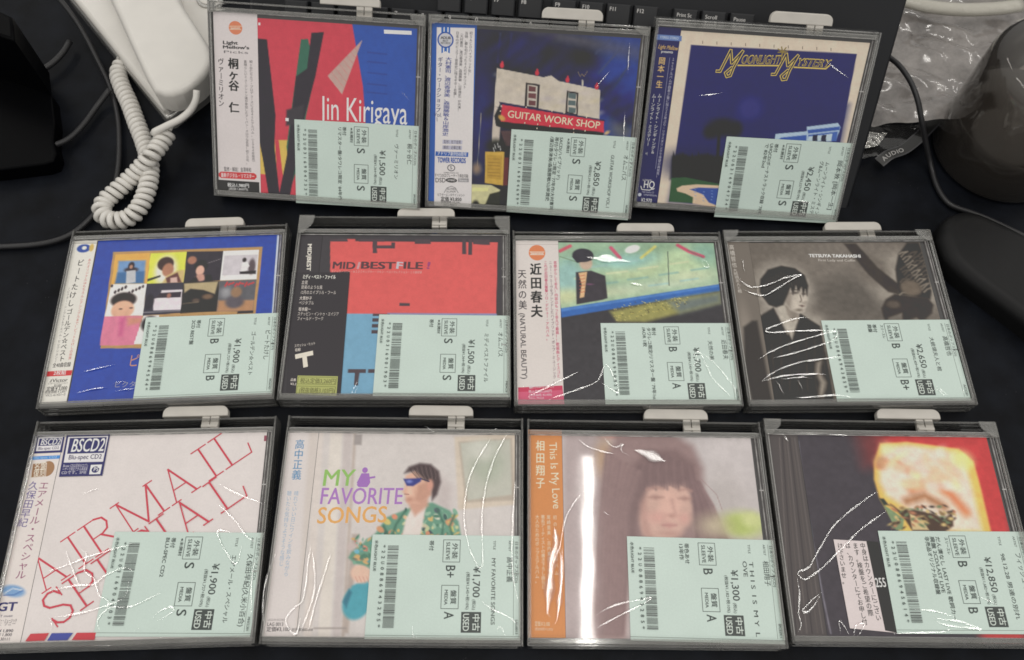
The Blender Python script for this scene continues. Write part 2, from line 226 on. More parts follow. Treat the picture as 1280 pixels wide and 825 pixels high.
class Sheet:
    """one printed sheet: a base grid or base polygon, then ink shapes stacked a few microns apart in ONE mesh"""
    def __init__(s, z): s.V = []; s.F = []; s.C = []; s.n = 0; s.z = z; s.lay = 0
    def add(s, V, F, col, z=None):
        if z is None: s.lay += 1; z = s.z + .006 * s.lay
        V = np.asarray(V, float); s.V.append(np.column_stack([V, np.full(len(V), z)])); 
        for f in F: s.F.append(tuple(i + s.n for i in f)); 
        c = alb(col); s.C += [c] * sum(len(f) for f in F); s.n += len(V)
    def grid(s, V, F, cols, z):
        s.V.append(np.column_stack([V, np.full(len(V), z)])); F = [tuple(i + s.n for i in f) for f in F]; s.F += F
        s.C += [cols[i - s.n] for f in F for i in f]; s.n += len(V)
    def poly(s, col, P):
        P = np.array(P, float).reshape(-1, 2)
        a = sum(P[j][0] * P[(j + 1) % len(P)][1] - P[(j + 1) % len(P)][0] * P[j][1] for j in range(len(P)))
        s.add(P if a > 0 else P[::-1], [tuple(range(len(P)))], col)
    def line(s, col, w_, P):
        P = np.array(P, float).reshape(-1, 2); V = []; F = []
        for j in range(len(P) - 1):
            d = P[j + 1] - P[j]; L = np.hypot(*d)
            if L < 1e-6: continue
            d = d / L; n = np.array([-d[1], d[0]]) * w_ / 2; e_ = d * w_ * .3; k = len(V)
            V += [P[j] - e_ - n, P[j + 1] + e_ - n, P[j + 1] + e_ + n, P[j] - e_ + n]; F.append((k, k + 1, k + 2, k + 3))
        s.lay += 1
        for q, f in enumerate(F): s.add(np.array(V)[list(f)], [(0, 1, 2, 3)], col, s.z + .006 * s.lay + .0004 * q)
    def oval(s, col, cx, cy_, rx, ry, rot=0):
        a = np.linspace(0, 2 * np.pi, 29)[:-1]; r = math.radians(-rot); x = rx * np.cos(a); y = ry * np.sin(a)
        s.add(np.column_stack([cx + x * math.cos(r) - y * math.sin(r), cy_ + x * math.sin(r) + y * math.cos(r)]), [tuple(range(28))], col)
    def text(s, txt, u0, v0, u1, v1, h, col, wt=0, sh=0):
        d = np.array([u1 - u0, v1 - v0]); L = np.hypot(*d); d = d / L; up = np.array([-d[1], d[0]])
        adv = [GL[(c, wt)][2] for c in txt]; tot = sum(adv)
        cap = .70; k = h / cap; kx = L / max(tot, .01); x = 0; s.lay += 1
        for c, a in zip(txt, adv):
            V, F, _, zi = GL[(c, wt)]
            if len(V):
                X = (V[:, 0] + x + sh * V[:, 1]) * kx; Y = V[:, 1] * k
                s.add(np.array([u0, v0]) + np.outer(X, d) + np.outer(Y, up), F, col, s.z + .006 * s.lay + zi)
            x += a
    def vtext(s, txt, u0, v0, u1, v1, w_, col, wt=0):
        n = len(txt); d = np.array([u1 - u0, v1 - v0]); L = np.hypot(*d); cell = L / n; dn = d / L; rt = np.array([-dn[1], dn[0]]); s.lay += 1
        for j, c in enumerate(txt):
            V, F, a, zi = GL[(c, wt)]
            if not len(V): continue
            ctr = np.array([u0, v0]) + d * (j + .5) / n
            Q = V - np.array([a / 2, .36])
            if c in ROT and c != '・': Q = np.column_stack([Q[:, 1], -Q[:, 0]])
            sx = w_ / .98; sy = min(cell * 1.02, w_ * 1.25)
            s.add(ctr + np.outer(Q[:, 0] * sx, rt) + np.outer(Q[:, 1] * sy, -dn), F, col, s.z + .006 * s.lay + zi)
    def ink(s, items):
        for it in items:
            k = it[0]
            if k == 't': s.text(*it[1:])
            elif k == 'v': s.vtext(*it[1:])
            elif k == 'p': s.poly(it[1], it[2])
            elif k == 'l': s.line(*it[1:])
            elif k == 'o': s.oval(*it[1:])
    def mesh(s, name):
        me = bpy.data.meshes.new(name); V = np.vstack(s.V) * S
        me.from_pydata([tuple(v) for v in V], [], s.F)
        a = me.color_attributes.new('Col', 'FLOAT_COLOR', 'CORNER')
        C = np.column_stack([np.array(s.C), np.ones(len(s.C))]).astype(np.float32); a.data.foreach_set('color', C.ravel())
        me.validate(clean_customdata=False); return me

def vnoise(x, y, seed):
    r = np.random.RandomState(seed); G = r.rand(64, 64); xi = np.floor(x).astype(int); yi = np.floor(y).astype(int); fx = x - xi; fy = y - yi
    fx = fx * fx * (3 - 2 * fx); fy = fy * fy * (3 - 2 * fy); g = lambda a, b: G[(xi + a) % 64, (yi + b) % 64]
    return (g(0, 0) * (1 - fx) + g(1, 0) * fx) * (1 - fy) + (g(0, 1) * (1 - fx) + g(1, 1) * fx) * fy
def paint(X, Y, base, soft, grain, seed):
    """lay soft-edged printed shapes over a base colour; X, Y in mm on the sheet"""
    C = np.tile(np.array(base, float), (len(X), 1))
    def mix(al, col):
        C[:] = C * (1 - al[:, None]) + np.array(col, float) * al[:, None]
    for it in soft:
        k, col = it[0], it[1]
        if k == 'P':
            fe = it[2]; P = np.array(it[3], float).reshape(-1, 2); ins = np.zeros(len(X), bool); dm = np.full(len(X), 1e9)
            for j in range(len(P)):
                a = P[j]; b = P[(j + 1) % len(P)]; e_ = b - a; L2 = (e_ @ e_) + 1e-9
                t = np.clip(((X - a[0]) * e_[0] + (Y - a[1]) * e_[1]) / L2, 0, 1)
                dm = np.minimum(dm, np.hypot(X - a[0] - t * e_[0], Y - a[1] - t * e_[1]))
                cr = ((a[1] > Y) != (b[1] > Y)); xx = a[0] + (Y - a[1]) / (e_[1] if abs(e_[1]) > 1e-9 else 1e-9) * e_[0]
                ins ^= cr & (X < xx)
            sd = np.where(ins, dm, -dm); t = np.clip(sd / (2 * fe) + .5, 0, 1)
        elif k == 'E':
            _, _, fe, cx, cy_, rx, ry, rot = it; r = math.radians(rot); dx = X - cx; dy = Y - cy_
            q = np.hypot((dx * math.cos(r) - dy * math.sin(r)) / rx, (dx * math.sin(r) + dy * math.cos(r)) / ry)
            t = np.clip((1 - q) * min(rx, ry) / (2 * fe) + .5, 0, 1)
        else:
            _, _, wd, fe, P = it; P = np.array(P, float).reshape(-1, 2); dm = np.full(len(X), 1e9)
            for j in range(len(P) - 1):
                a = P[j]; b = P[j + 1]; e_ = b - a; L2 = (e_ @ e_) + 1e-9
                t = np.clip(((X - a[0]) * e_[0] + (Y - a[1]) * e_[1]) / L2, 0, 1)
                dm = np.minimum(dm, np.hypot(X - a[0] - t * e_[0], Y - a[1] - t * e_[1]))
            t = np.clip((wd / 2 - dm) / (2 * fe) + .5, 0, 1)
        mix(t * t * (3 - 2 * t), col)
    if grain:
        n = vnoise(X * .35 + 20, Y * .35 + 20, seed) * .6 + vnoise(X * 1.3, Y * 1.3, seed + 1) * .3 + vnoise(X * .12 + 5, Y * .12 + 5, seed + 2) * .3 - .6
        C = np.clip(C * (1 + 2 * grain * n[:, None]), 0, 255)
    return alb(C)
def sheet_from(spec, z, seed, res=.55):
    r = spec['rect']
    Q = np.array([(r[0], r[3]), (r[1], r[3]), (r[1], r[2]), (r[0], r[2])], float) if len(r) == 4 else np.array(r, float).reshape(4, 2)
    s = Sheet(z)
    if spec['soft'] or spec['grain']:
        nu = int(np.hypot(*(Q[1] - Q[0])) / res); nv = int(np.hypot(*(Q[3] - Q[0])) / res)
        a, b = np.meshgrid(np.linspace(0, 1, nu + 1), np.linspace(0, 1, nv + 1)); a = a.ravel()[:, None]; b = b.ravel()[:, None]
        V = (Q[0] * (1 - a) + Q[1] * a) * (1 - b) + (Q[3] * (1 - a) + Q[2] * a) * b
        F = [(j * (nu + 1) + k, (j + 1) * (nu + 1) + k, (j + 1) * (nu + 1) + k + 1, j * (nu + 1) + k + 1) for j in range(nv) for k in range(nu)]
        s.grid(V, F, paint(V[:, 0], V[:, 1], spec['col'], spec['soft'], spec['grain'], seed), z)
    else: s.add(Q[::-1], [(0, 1, 2, 3)], spec['col'], z)
    s.ink(spec['vec']); return s

ART={
1:{'cover_art': {'rect': (-41.5,69,4.3,124),'col': (206,68,84),'soft': [('P',(48,88,172),0.4,[23.1,129.5,81.4,133.1,87.4,-18.3,41.5,-21.5,32.2,83.5]),('P',(214,182,84),0.3,[-43.8,41.6,-18.0,43.3,-21.3,17.7,-44.3,17.6]),('P',(206,68,84),0.3,[-30.6,42.4,-27.8,42.6,-24.7,14.0,-28.9,13.7]),('P',(58,54,62),0.3,[-42.3,110.7,-35.0,110.5,-32.3,84.6,-29.8,59.8,-30.9,37.8,-27.6,2.9,-35.6,2.3,-39.7,29.8,-42.4,44.4,-42.9,83.9]),('P',(62,110,92),0.3,[-11.3,112.0,-6.4,112.6,-1.3,90.1,-7.9,61.2,-14.4,24.1,-19.6,8.7,-22.2,38.4,-15.0,87.5]),('P',(60,56,64),0.3,[-4.0,116.7,4.7,117.8,-1.3,88.0,-9.2,59.3,-20.1,3.0,-28.3,2.8,-22.2,31.0,-15.0,87.1,-7.2,92.9]),('P',(70,66,72),1,[-21.9,63.9,-9.5,68.3,-10.7,55.6,-22.4,53.0]),('P',(192,160,152),0.3,[31.4,114.4,7.3,88.9,17.5,77.2]),('L',(205,120,120),0.25,0.2,[7.3,88.9,17.5,77.2]),('L',(205,120,120),0.25,0.2,[10.0,91.8,19.1,81.4]),('L',(205,120,120),0.25,0.2,[12.7,94.6,20.6,85.6]),('L',(205,120,120),0.25,0.2,[15.4,97.5,22.2,89.8]),('L',(205,120,120),0.25,0.2,[18.1,100.3,23.8,93.9]),('L',(205,120,120),0.25,0.2,[20.8,103.1,25.3,98.0]),('L',(205,120,120),0.25,0.2,[23.4,105.9,26.8,102.1]),('L',(205,120,120),0.25,0.2,[26.1,108.8,28.4,106.2]),('L',(205,120,120),0.25,0.2,[28.8,111.6,29.9,110.3]),('L',(58,76,150),0.9,0.5,[35.2,106.4,48.3,106.0]),('L',(58,76,150),0.9,0.5,[35.3,100.3,48.4,99.9]),('L',(58,76,150),0.9,0.5,[35.4,93.0,48.6,92.6]),('L',(58,76,150),0.9,0.5,[35.5,85.5,48.7,85.1]),('L',(58,76,150),0.9,0.5,[35.6,79.8,48.9,79.5])],'vec': [('p',(232,226,222),[46.1,121.9,65.2,122.3,65.3,119.8,46.3,119.4]),('p',(232,226,222),[-22.7,58.4,-20.4,58.4,-20.5,56.2,-22.7,56.3]),('p',(232,226,222),[-40.8,121.0,-39.4,121.1,-39.4,119.4,-40.8,119.3]),('t','Jin Kirigaya',2.7,59.2,64.2,59.5,16.31,(236,226,226),0,0)],'grain': 0.03},'obi_strip': {'rect': (-72,-41.4,4.2,126.5),'col': (214,206,206),'soft': [],'vec': [('p',(40,38,42),[-72.2,11.5,-42.4,11.7,-42.3,4.1,-72.1,3.8]),('o',(216,128,92),-56.7,116.6,4.73,4.45,0),('l',(235,190,160),0.5,[-60.9,117.4,-52.5,117.9]),('l',(235,190,160),0.5,[-60.6,115.4,-52.9,115.8]),('t','Japanese',-60.0,115.7,-53.5,116.2,1.37,(240,215,200),1,0),('t','Light',-66.0,105.4,-55.4,105.7,2.25,(40,38,42),2,0),('t',"Mellow's",-66.1,102.5,-47.4,103.1,2.07,(40,38,42),2,0),('t','Picks',-65.9,99.5,-47.9,100.0,1.75,(110,105,108),0,0),('v','桐ヶ谷 仁',-58.8,96.5,-59.3,59.3,7.39,(40,38,42),2),('v','ヴァーミリオン',-67.6,95.9,-68.4,63.0,4.23,(58,54,58),1),('v','桐ヶ谷仁セルフ・プロデュースによる４ｔｈアルバム。（１９８４年発売）',-46.5,95.9,-46.3,24.7,2.22,(80,76,80),0),('v','素晴らしいミュージシャン達が参加したアーバン・メロウな名作！初ＣＤ化。',-50.4,95.7,-50.5,23.9,2.22,(80,76,80),0),('t','監修・解説：金澤寿和',-67.8,18.2,-47.9,18.8,2.45,(60,56,60),0,0),('p',(205,62,66),[-70.1,17.5,-46.0,18.0,-44.3,16.8,-44.2,15.0,-45.8,13.3,-69.9,12.8,-71.8,13.8,-71.9,16.1]),('t','最新デジタル・リマスター',-70.2,13.7,-45.7,14.3,2.46,(240,225,225),1,0),('t','税込1,980円',-65.7,7.0,-49.7,7.4,2.29,(235,230,230),1,0),('t','(税抜1,800円)',-64.8,4.6,-50.6,5.1,1.53,(225,220,220),0,0)],'grain': 0.0}},
2:{'cover_art': {'rect': (-42,69,4.3,124),'col': (34,38,58),'soft': [('E',(52,70,140),14,53.6,87.5,36.9,62.3,0),('E',(52,72,150),8,64.7,93.8,17.3,48.9,0),('E',(36,38,52),9,-19.4,103.9,23.1,16.7,0),('E',(30,32,46),9,30.3,110.3,11.5,11.0,0),('E',(42,58,110),9,-37.1,65.1,7.9,38.6,0),('E',(92,96,108),6,62.7,65.2,8.8,9.8,0),('E',(95,92,100),8,23.7,120.9,49.3,3.3,8),('L',(74,80,110),0.8,1.2,[-26.1,121.7,-27.1,103.4]),('L',(74,80,110),0.8,1.2,[-18.5,122.1,-19.6,107.5]),('L',(74,80,110),0.8,1.2,[-0.6,112.3,-2.8,101.1]),('L',(74,80,110),0.8,1.2,[39.7,112.7,48.4,122.2]),('L',(74,80,110),0.8,1.2,[42.8,100.0,56.5,117.3]),('L',(74,80,110),0.8,1.2,[51.7,87.4,63.3,106.7]),('E',(30,34,56),4,-34.1,115.6,2.8,1.2,-40),('E',(36,40,66),4,-24.9,111.4,3.4,1.7,-40),('E',(42,46,76),4,-15.7,107.3,4.1,2.1,-40),('E',(48,52,86),4,-6.4,103.1,4.7,2.6,-40),('E',(54,34,96),4,2.9,98.9,5.4,3.1,-40),('E',(30,40,106),4,12.3,94.7,6.1,3.5,-40),('E',(36,46,116),4,21.7,90.4,6.8,1.3,-40),('E',(42,52,56),4,31.2,86.2,7.4,1.7,-40),('E',(48,34,66),4,40.7,81.9,8.1,2.2,-40),('E',(54,40,76),4,50.2,77.6,3.1,2.7,-40),('E',(30,46,86),4,59.8,73.2,3.8,3.1,-40),('E',(36,52,96),4,69.5,68.9,4.4,3.6,-40),('E',(42,34,106),4,-26.3,114.6,5.0,1.2,-40),('E',(48,40,116),4,-17.1,110.5,5.7,1.7,-40),('E',(54,46,56),4,-7.8,106.3,6.3,2.1,-40),('E',(30,52,66),4,1.5,102.1,7.0,2.6,-40),('E',(36,34,76),4,10.8,97.9,7.7,3.0,-40),('E',(42,40,86),4,20.2,93.7,8.4,3.5,-40),('E',(48,46,96),4,29.7,89.4,3.4,1.3,-40),('E',(54,52,106),4,39.2,85.2,4.0,1.7,-40),('E',(30,34,116),4,48.7,80.9,4.7,2.2,-40),('E',(36,40,56),4,58.3,76.6,5.4,2.7,-40),('E',(42,46,66),4,67.9,72.2,6.1,3.1,-40),('E',(48,52,76),4,-24.9,61.9,6.7,3.7,-40),('E',(54,34,86),4,-18.5,113.7,7.3,1.2,-40),('E',(30,40,96),4,-9.2,109.5,7.9,1.7,-40),('E',(36,46,106),4,0.1,105.3,3.0,2.1,-40),('E',(42,52,116),4,9.4,101.1,3.6,2.6,-40),('E',(48,34,56),4,18.8,96.9,4.3,3.0,-40),('E',(54,40,66),4,28.2,92.7,5.0,3.5,-40),('E',(30,46,76),4,37.7,88.4,5.6,1.3,-40),('E',(36,52,86),4,47.2,84.2,6.3,1.8,-40),('E',(42,34,96),4,56.7,79.9,7.0,2.2,-40),('E',(48,40,106),4,66.3,75.5,7.7,2.7,-40),('E',(54,46,116),4,-26.3,65.3,8.3,3.2,-40),('E',(30,52,56),4,-16.8,60.9,3.3,3.7,-40),('E',(36,34,66),4,-10.6,112.7,3.9,1.2,-40),('E',(42,40,76),4,-1.4,108.5,4.6,1.7,-40),('E',(48,46,86),4,8.0,104.4,5.2,2.2,-40),('E',(54,52,96),4,17.3,100.2,5.9,2.6,-40),('E',(30,34,106),4,26.7,95.9,6.6,3.0,-40),('E',(36,40,116),4,36.2,91.7,7.1,3.5,-40),('E',(42,46,56),4,45.7,87.4,7.8,1.3,-40),('E',(48,52,66),4,55.2,83.2,2.9,1.8,-40),('E',(54,34,76),4,64.8,78.9,3.5,2.2,-40),('E',(30,40,86),4,-27.7,68.6,4.3,2.7,-40),('E',(36,46,96),4,-18.3,64.2,5.0,3.2,-40),('E',(42,52,106),4,-12.0,115.9,5.4,3.5,-40),('E',(48,34,116),4,-2.8,111.7,6.2,1.2,-40),('E',(54,40,56),4,6.5,107.6,6.8,1.7,-40),('E',(30,46,66),4,15.9,103.4,7.4,2.2,-40),('E',(36,52,76),4,25.2,99.2,8.2,2.6,-40),('E',(42,34,86),4,34.7,94.9,3.2,3.0,-40),('E',(48,40,96),4,44.1,90.7,3.9,3.5,-40),('E',(54,46,106),4,53.6,86.4,4.5,1.3,-40),('E',(30,52,116),4,63.2,82.2,5.2,1.8,-40),('E',(36,34,56),4,-29.1,72.0,5.9,2.2,-40),('E',(42,40,66),4,-19.7,67.6,6.6,2.7,-40),('E',(48,46,76),4,-10.2,63.2,7.3,3.2,-40),('E',(54,52,86),4,-4.2,114.9,7.7,3.4,-40),('P',(200,190,176),0.25,[-27.3,99.3,5.2,95.1,10.3,96.6,15.7,93.2,44.7,89.0,46.0,68.7,-28.0,73.7,-27.9,85.6]),('E',(190,180,164),2.5,-24.8,95.7,2.2,0.9,-12),('E',(198,187,170),2.5,-17.9,91.1,2.3,0.9,-12),('E',(206,194,176),2.5,-11.0,86.5,2.3,0.9,-12),('E',(190,180,182),2.5,-4.0,81.9,2.3,0.9,-12),('E',(198,187,164),2.5,3.0,77.3,2.3,0.9,-12),('E',(206,194,170),2.5,10.1,72.6,2.3,0.9,-12),('E',(190,180,176),2.5,17.2,67.9,2.3,0.9,-12),('E',(198,187,182),2.5,22.4,87.1,2.3,0.9,-12),('E',(206,194,164),2.5,29.5,82.5,2.3,0.9,-12),('E',(190,180,170),2.5,36.6,77.8,2.3,0.9,-12),('E',(198,187,176),2.5,43.7,73.2,2.3,0.9,-12),('E',(206,194,182),2.5,-18.0,75.8,2.3,0.9,-12),('E',(190,180,164),2.5,-11.0,71.1,2.3,0.9,-12),('E',(198,187,170),2.5,-5.4,90.2,2.2,0.9,-12),('E',(206,194,176),2.5,1.5,85.6,2.3,0.9,-12),('E',(190,180,182),2.5,8.6,81.0,2.2,0.9,-12),('E',(198,187,164),2.5,15.6,76.3,2.3,0.9,-12),('E',(206,194,170),2.5,22.7,71.6,2.3,0.9,-12),('E',(190,180,176),2.5,29.8,67.0,2.3,0.9,-12),('E',(198,187,182),2.5,34.9,86.1,2.3,0.9,-12),('E',(206,194,164),2.5,42.0,81.5,2.3,0.9,-12),('E',(190,180,170),2.5,-19.4,84.1,2.3,0.9,-12),('E',(198,187,176),2.5,-12.4,79.5,2.2,0.9,-12),('E',(206,194,182),2.5,-5.4,74.8,2.3,0.9,-12),('E',(190,180,164),2.5,1.6,70.1,2.3,0.9,-12),('E',(198,187,170),2.5,7.0,89.2,2.3,0.9,-12),('E',(206,194,176),2.5,14.1,84.6,2.2,0.9,-12),('E',(190,180,182),2.5,21.1,80.0,2.3,0.9,-12),('E',(198,187,164),2.5,28.2,75.3,2.3,0.9,-12),('E',(206,194,170),2.5,35.3,70.7,2.3,0.9,-12),('P',(196,184,172),0.3,[-28.0,73.7,-24.1,73.0,-23.1,61.9,-23.3,46.8,-28.6,46.5,-28.7,57.8]),('P',(58,52,56),0.2,[-6.9,90.9,2.8,90.2,2.9,73.6,-6.8,74.0]),('P',(196,188,176),0.2,[-5.6,89.7,1.4,89.1,1.6,74.8,-5.4,75.2]),('P',(112,72,74),0.15,[-4.9,88.8,0.2,88.5,0.3,85.1,-4.8,85.3]),('P',(112,72,74),0.15,[-4.6,84.1,0.6,83.8,0.6,80.4,-4.5,80.6]),('P',(112,72,74),0.15,[-4.3,79.3,0.9,79.1,0.9,75.6,-4.2,75.9]),('P',(58,52,56),0.2,[21.8,87.1,29.8,86.3,30.7,70.6,22.0,72.0]),('P',(196,188,176),0.2,[22.9,86.0,28.7,85.3,29.5,71.8,23.2,73.0]),('P',(92,108,110),0.15,[23.1,85.6,28.2,85.4,28.3,81.9,23.2,82.2]),('P',(92,108,110),0.15,[23.5,80.9,28.6,80.6,28.7,77.2,23.6,77.4]),('P',(92,108,110),0.15,[23.8,76.1,29.0,75.9,29.1,72.4,23.9,72.6]),('P',(52,46,84),0.3,[-24.8,77.0,49.6,68.9,49.8,67.5,-23.8,74.8]),('P',(34,36,54),0.3,[-27.7,67.2,-23.8,76.2,-22.2,63.8,49.9,60.4,49.5,57.2,-15.2,58.1,-26.1,60.3]),('P',(206,56,74),0.2,[-22.6,75.1,49.3,68.0,49.9,60.4,-23.0,63.6]),('E',(205,160,80),0.8,-22.4,66.1,2.7,1.7,30),('E',(205,170,120),0.8,52.1,60.2,2.1,1.1,-35),('E',(205,58,74),0.3,-24.0,101.3,1.4,1.8,0),('E',(205,58,74),0.3,-23.8,103.3,0.7,0.9,0),('E',(205,58,74),0.3,0.4,97.6,1.4,1.8,0),('E',(205,58,74),0.3,0.5,99.6,0.7,0.9,0),('E',(205,58,74),0.3,21.7,94.2,1.4,1.8,0),('E',(205,58,74),0.3,21.8,96.2,0.7,0.9,0),('E',(205,58,74),0.3,42.2,90.8,1.4,1.8,0),('E',(205,58,74),0.3,42.3,92.8,0.6,0.9,0),('L',(150,130,90),0.35,0.2,[28.4,100.1,30.2,97.0,31.3,98.9,32.8,97.2,34.9,100.7]),('L',(190,185,170),1.2,0.3,[32.0,94.4,32.4,91.3]),('P',(92,72,74),0.5,[-22.9,57.2,-14.9,57.7,-15.4,46.9,-18.7,46.7]),('E',(40,44,40),3,-25.3,46.3,6.4,4.4,0),('L',(205,205,205),0.5,0.3,[-26.4,47.2,-25.6,44.5]),('L',(205,205,205),0.5,0.3,[-24.4,48.3,-23.7,45.6]),('L',(205,205,205),0.5,0.3,[-22.7,46.5,-22.0,43.7]),('L',(205,205,205),0.5,0.3,[-27.3,45.2,-26.5,42.5]),('P',(204,166,70),0.3,[-32.9,41.9,-19.3,42.7,-19.1,18.6,-32.2,19.7]),('P',(188,150,60),0.3,[-31.6,39.6,-20.8,40.2,-20.5,22.6,-30.9,23.2]),('L',(150,116,50),0.4,0.3,[-30.7,37.1,-22.3,37.2]),('L',(150,116,50),0.4,0.3,[-30.6,34.7,-22.2,34.8]),('L',(150,116,50),0.4,0.3,[-30.5,32.3,-22.0,32.4]),('L',(150,116,50),0.4,0.3,[-30.4,29.9,-21.9,30.0]),('L',(150,116,50),0.4,0.3,[-30.3,27.5,-21.8,27.6]),('L',(150,116,50),0.4,0.3,[-30.2,25.1,-21.7,25.2]),('P',(110,60,60),0.4,[-19.1,38.8,-15.9,38.9,-15.7,18.8,-19.1,18.6]),('P',(204,200,152),0.5,[-42.1,18.2,-27.4,18.5,-20.8,15.3,-22.3,12.3,-27.9,2.7,-37.5,0.0,-41.4,-0.2]),('P',(60,62,50),0.5,[-28.4,11.9,-20.7,14.4,-20.8,-0.4,-33.1,-1.2]),('P',(232,222,150),0.4,[-41.2,15.7,-29.4,16.4,-29.9,13.9,-41.1,13.2]),('E',(50,50,46),1,-38.2,2.0,2.9,4.6,0),('L',(180,170,150),0.35,0.3,[-36.9,68.6,-38.1,31.6]),('E',(150,128,110),3,-38.5,29.6,3.2,4.0,0)],'vec': [('o',(215,200,180),-5.7,74.4,0.38,0.55,0),('o',(215,200,180),12.5,72.8,0.37,0.56,0),('o',(215,200,180),21.0,72.1,0.38,0.56,0),('o',(215,200,180),36.9,70.0,0.38,0.55,0),('o',(215,200,180),-23.5,70.7,0.38,0.55,0),('o',(215,200,180),-6.0,63.6,0.38,0.56,0),('o',(215,200,180),3.1,63.2,0.38,0.56,0),('o',(215,200,180),11.7,62.5,0.39,0.56,0),('o',(215,200,180),28.6,61.4,0.38,0.57,0),('o',(215,200,180),36.7,60.7,0.38,0.56,0),('o',(215,200,180),2.8,60.4,0.38,0.56,0),('o',(215,200,180),28.8,58.8,0.38,0.56,0),('t','GUITAR WORK SHOP',-18.6,66.8,46.6,62.6,4.84,(236,208,180),1,0)],'grain': 0.06},'obi_strip': {'rect': (-72.6,-42.2,4.2,126.8),'col': (34,98,178),'soft': [],'vec': [('p',(220,216,216),[-69.4,123.5,-43.6,124.4,-41.4,1.2,-68.5,1.2]),('p',(34,110,188),[-66.4,123.6,-60.2,124.0,-60.1,107.1,-63.1,108.4,-65.9,106.8]),('p',(225,222,222),[-64.8,123.7,-64.1,123.8,-64.0,107.8,-64.8,107.4]),('p',(225,222,222),[-62.2,123.9,-61.4,123.9,-61.3,107.6,-62.1,107.9]),('o',(30,90,170),-63.3,115.7,5.59,5.3,0),('o',(196,196,202),-63.3,115.7,4.63,4.39,0),('t','ADLIB',-66.5,116.2,-59.8,116.4,1.63,(40,38,42),2,0),('t','BEST',-65.2,114.5,-61.3,114.5,1.27,(40,38,42),1,0),('t','RECORDS',-66.5,113.0,-59.9,113.1,1.26,(40,38,42),1,0),('v','大村憲司、渡辺香津美、森園勝敏＆山岸潤史',-60.8,104.7,-61.7,51.2,4.43,(44,72,150),1),('v','ギター・ワークショップ',-66.4,104.4,-67.3,67.2,3.47,(52,66,116),1),('t','Vol.',-70.4,64.4,-64.4,64.3,2.68,(52,66,116),0,0),('t','1',-68.3,61.0,-67.1,61.1,2.89,(52,66,116),1,0),('v','初ＳＡＣＤハイブリッド化！',-46.0,122.1,-46.1,93.1,2.29,(66,62,70),0),('v','当時、最も旬だった４人のギタリスト',-49.1,121.9,-49.1,84.3,2.3,(66,62,70),0),('v','（大村憲司、渡辺香津美、森園勝敏、山岸潤史）が共演！',-52.3,121.7,-52.5,68.5,2.29,(66,62,70),0),('v','日本のポピュラー音楽史に残るギター名盤！',-55.2,121.6,-55.7,77.5,2.3,(66,62,70),0),('p',(186,186,204),[-63.4,48.6,-49.4,49.0,-49.5,46.3,-63.6,45.8]),('p',(186,186,204),[-63.5,44.6,-49.5,45.1,-49.6,42.3,-63.6,41.9]),('t','監修：松下佳男',-62.6,46.3,-50.4,46.6,1.96,(60,56,70),0,0),('t','解説：近藤正義',-62.7,42.3,-50.4,42.7,1.97,(60,56,70),0,0),('p',(40,100,180),[-68.2,40.2,-44.9,40.8,-45.0,37.6,-68.4,37.0]),('t','アドリブ創刊50周年',-67.2,37.7,-45.8,38.2,2.18,(230,230,236),1,0),('t','TOWER RECORDS',-66.6,32.5,-46.5,33.1,3.59,(38,92,172),2,0),('o',(90,90,96),-56.8,29.1,2.82,2.42,0),('o',(220,216,216),-56.8,29.1,2.21,1.82,0),('t','S',-57.8,28.0,-55.8,28.2,2.21,(90,90,96),1,0),('t','SUPER AUDIO CD',-62.2,24.9,-51.3,25.2,1.01,(100,98,102),0,0),('t','すべてのCDプレーヤーで再生可能',-68.6,22.1,-44.3,22.8,2.02,(60,58,62),0,0),('t','DSD',-68.1,18.1,-60.4,18.4,3.24,(60,56,60),0,0),('o',(40,38,42),-56.4,20.2,4.08,1.63,0),('t','HYBRID',-59.2,19.5,-53.5,19.6,1.41,(220,218,218),1,0),('p',(150,148,152),[-51.6,21.9,-44.0,22.2,-43.9,19.6,-51.5,19.3]),('t','Stereo',-50.7,19.8,-44.8,19.9,1.81,(230,228,228),0,0),('l',(140,138,140),0.4,[-61.4,10.9,-59.5,14.5,-56.4,16.0,-53.4,14.9,-51.2,11.4]),('t','ALTMO',-59.4,13.1,-52.9,13.3,1.43,(120,118,120),1,0),('t','SUPER',-59.8,11.2,-52.8,11.5,1.23,(120,118,120),0,0),('t','ビクターエンタテインメント',-66.3,8.4,-46.2,9.0,1.64,(80,78,80),0,0),('t','定価 ¥3,850',-63.7,5.0,-48.6,5.5,2.47,(50,48,52),1,0),('t','税抜価格 ¥3,500',-63.7,3.2,-49.7,3.6,1.44,(80,78,80),0,0),('t','NCS-80031',-61.6,1.4,-51.7,1.6,1.45,(90,88,90),0,0)],'grain': 0.0}},
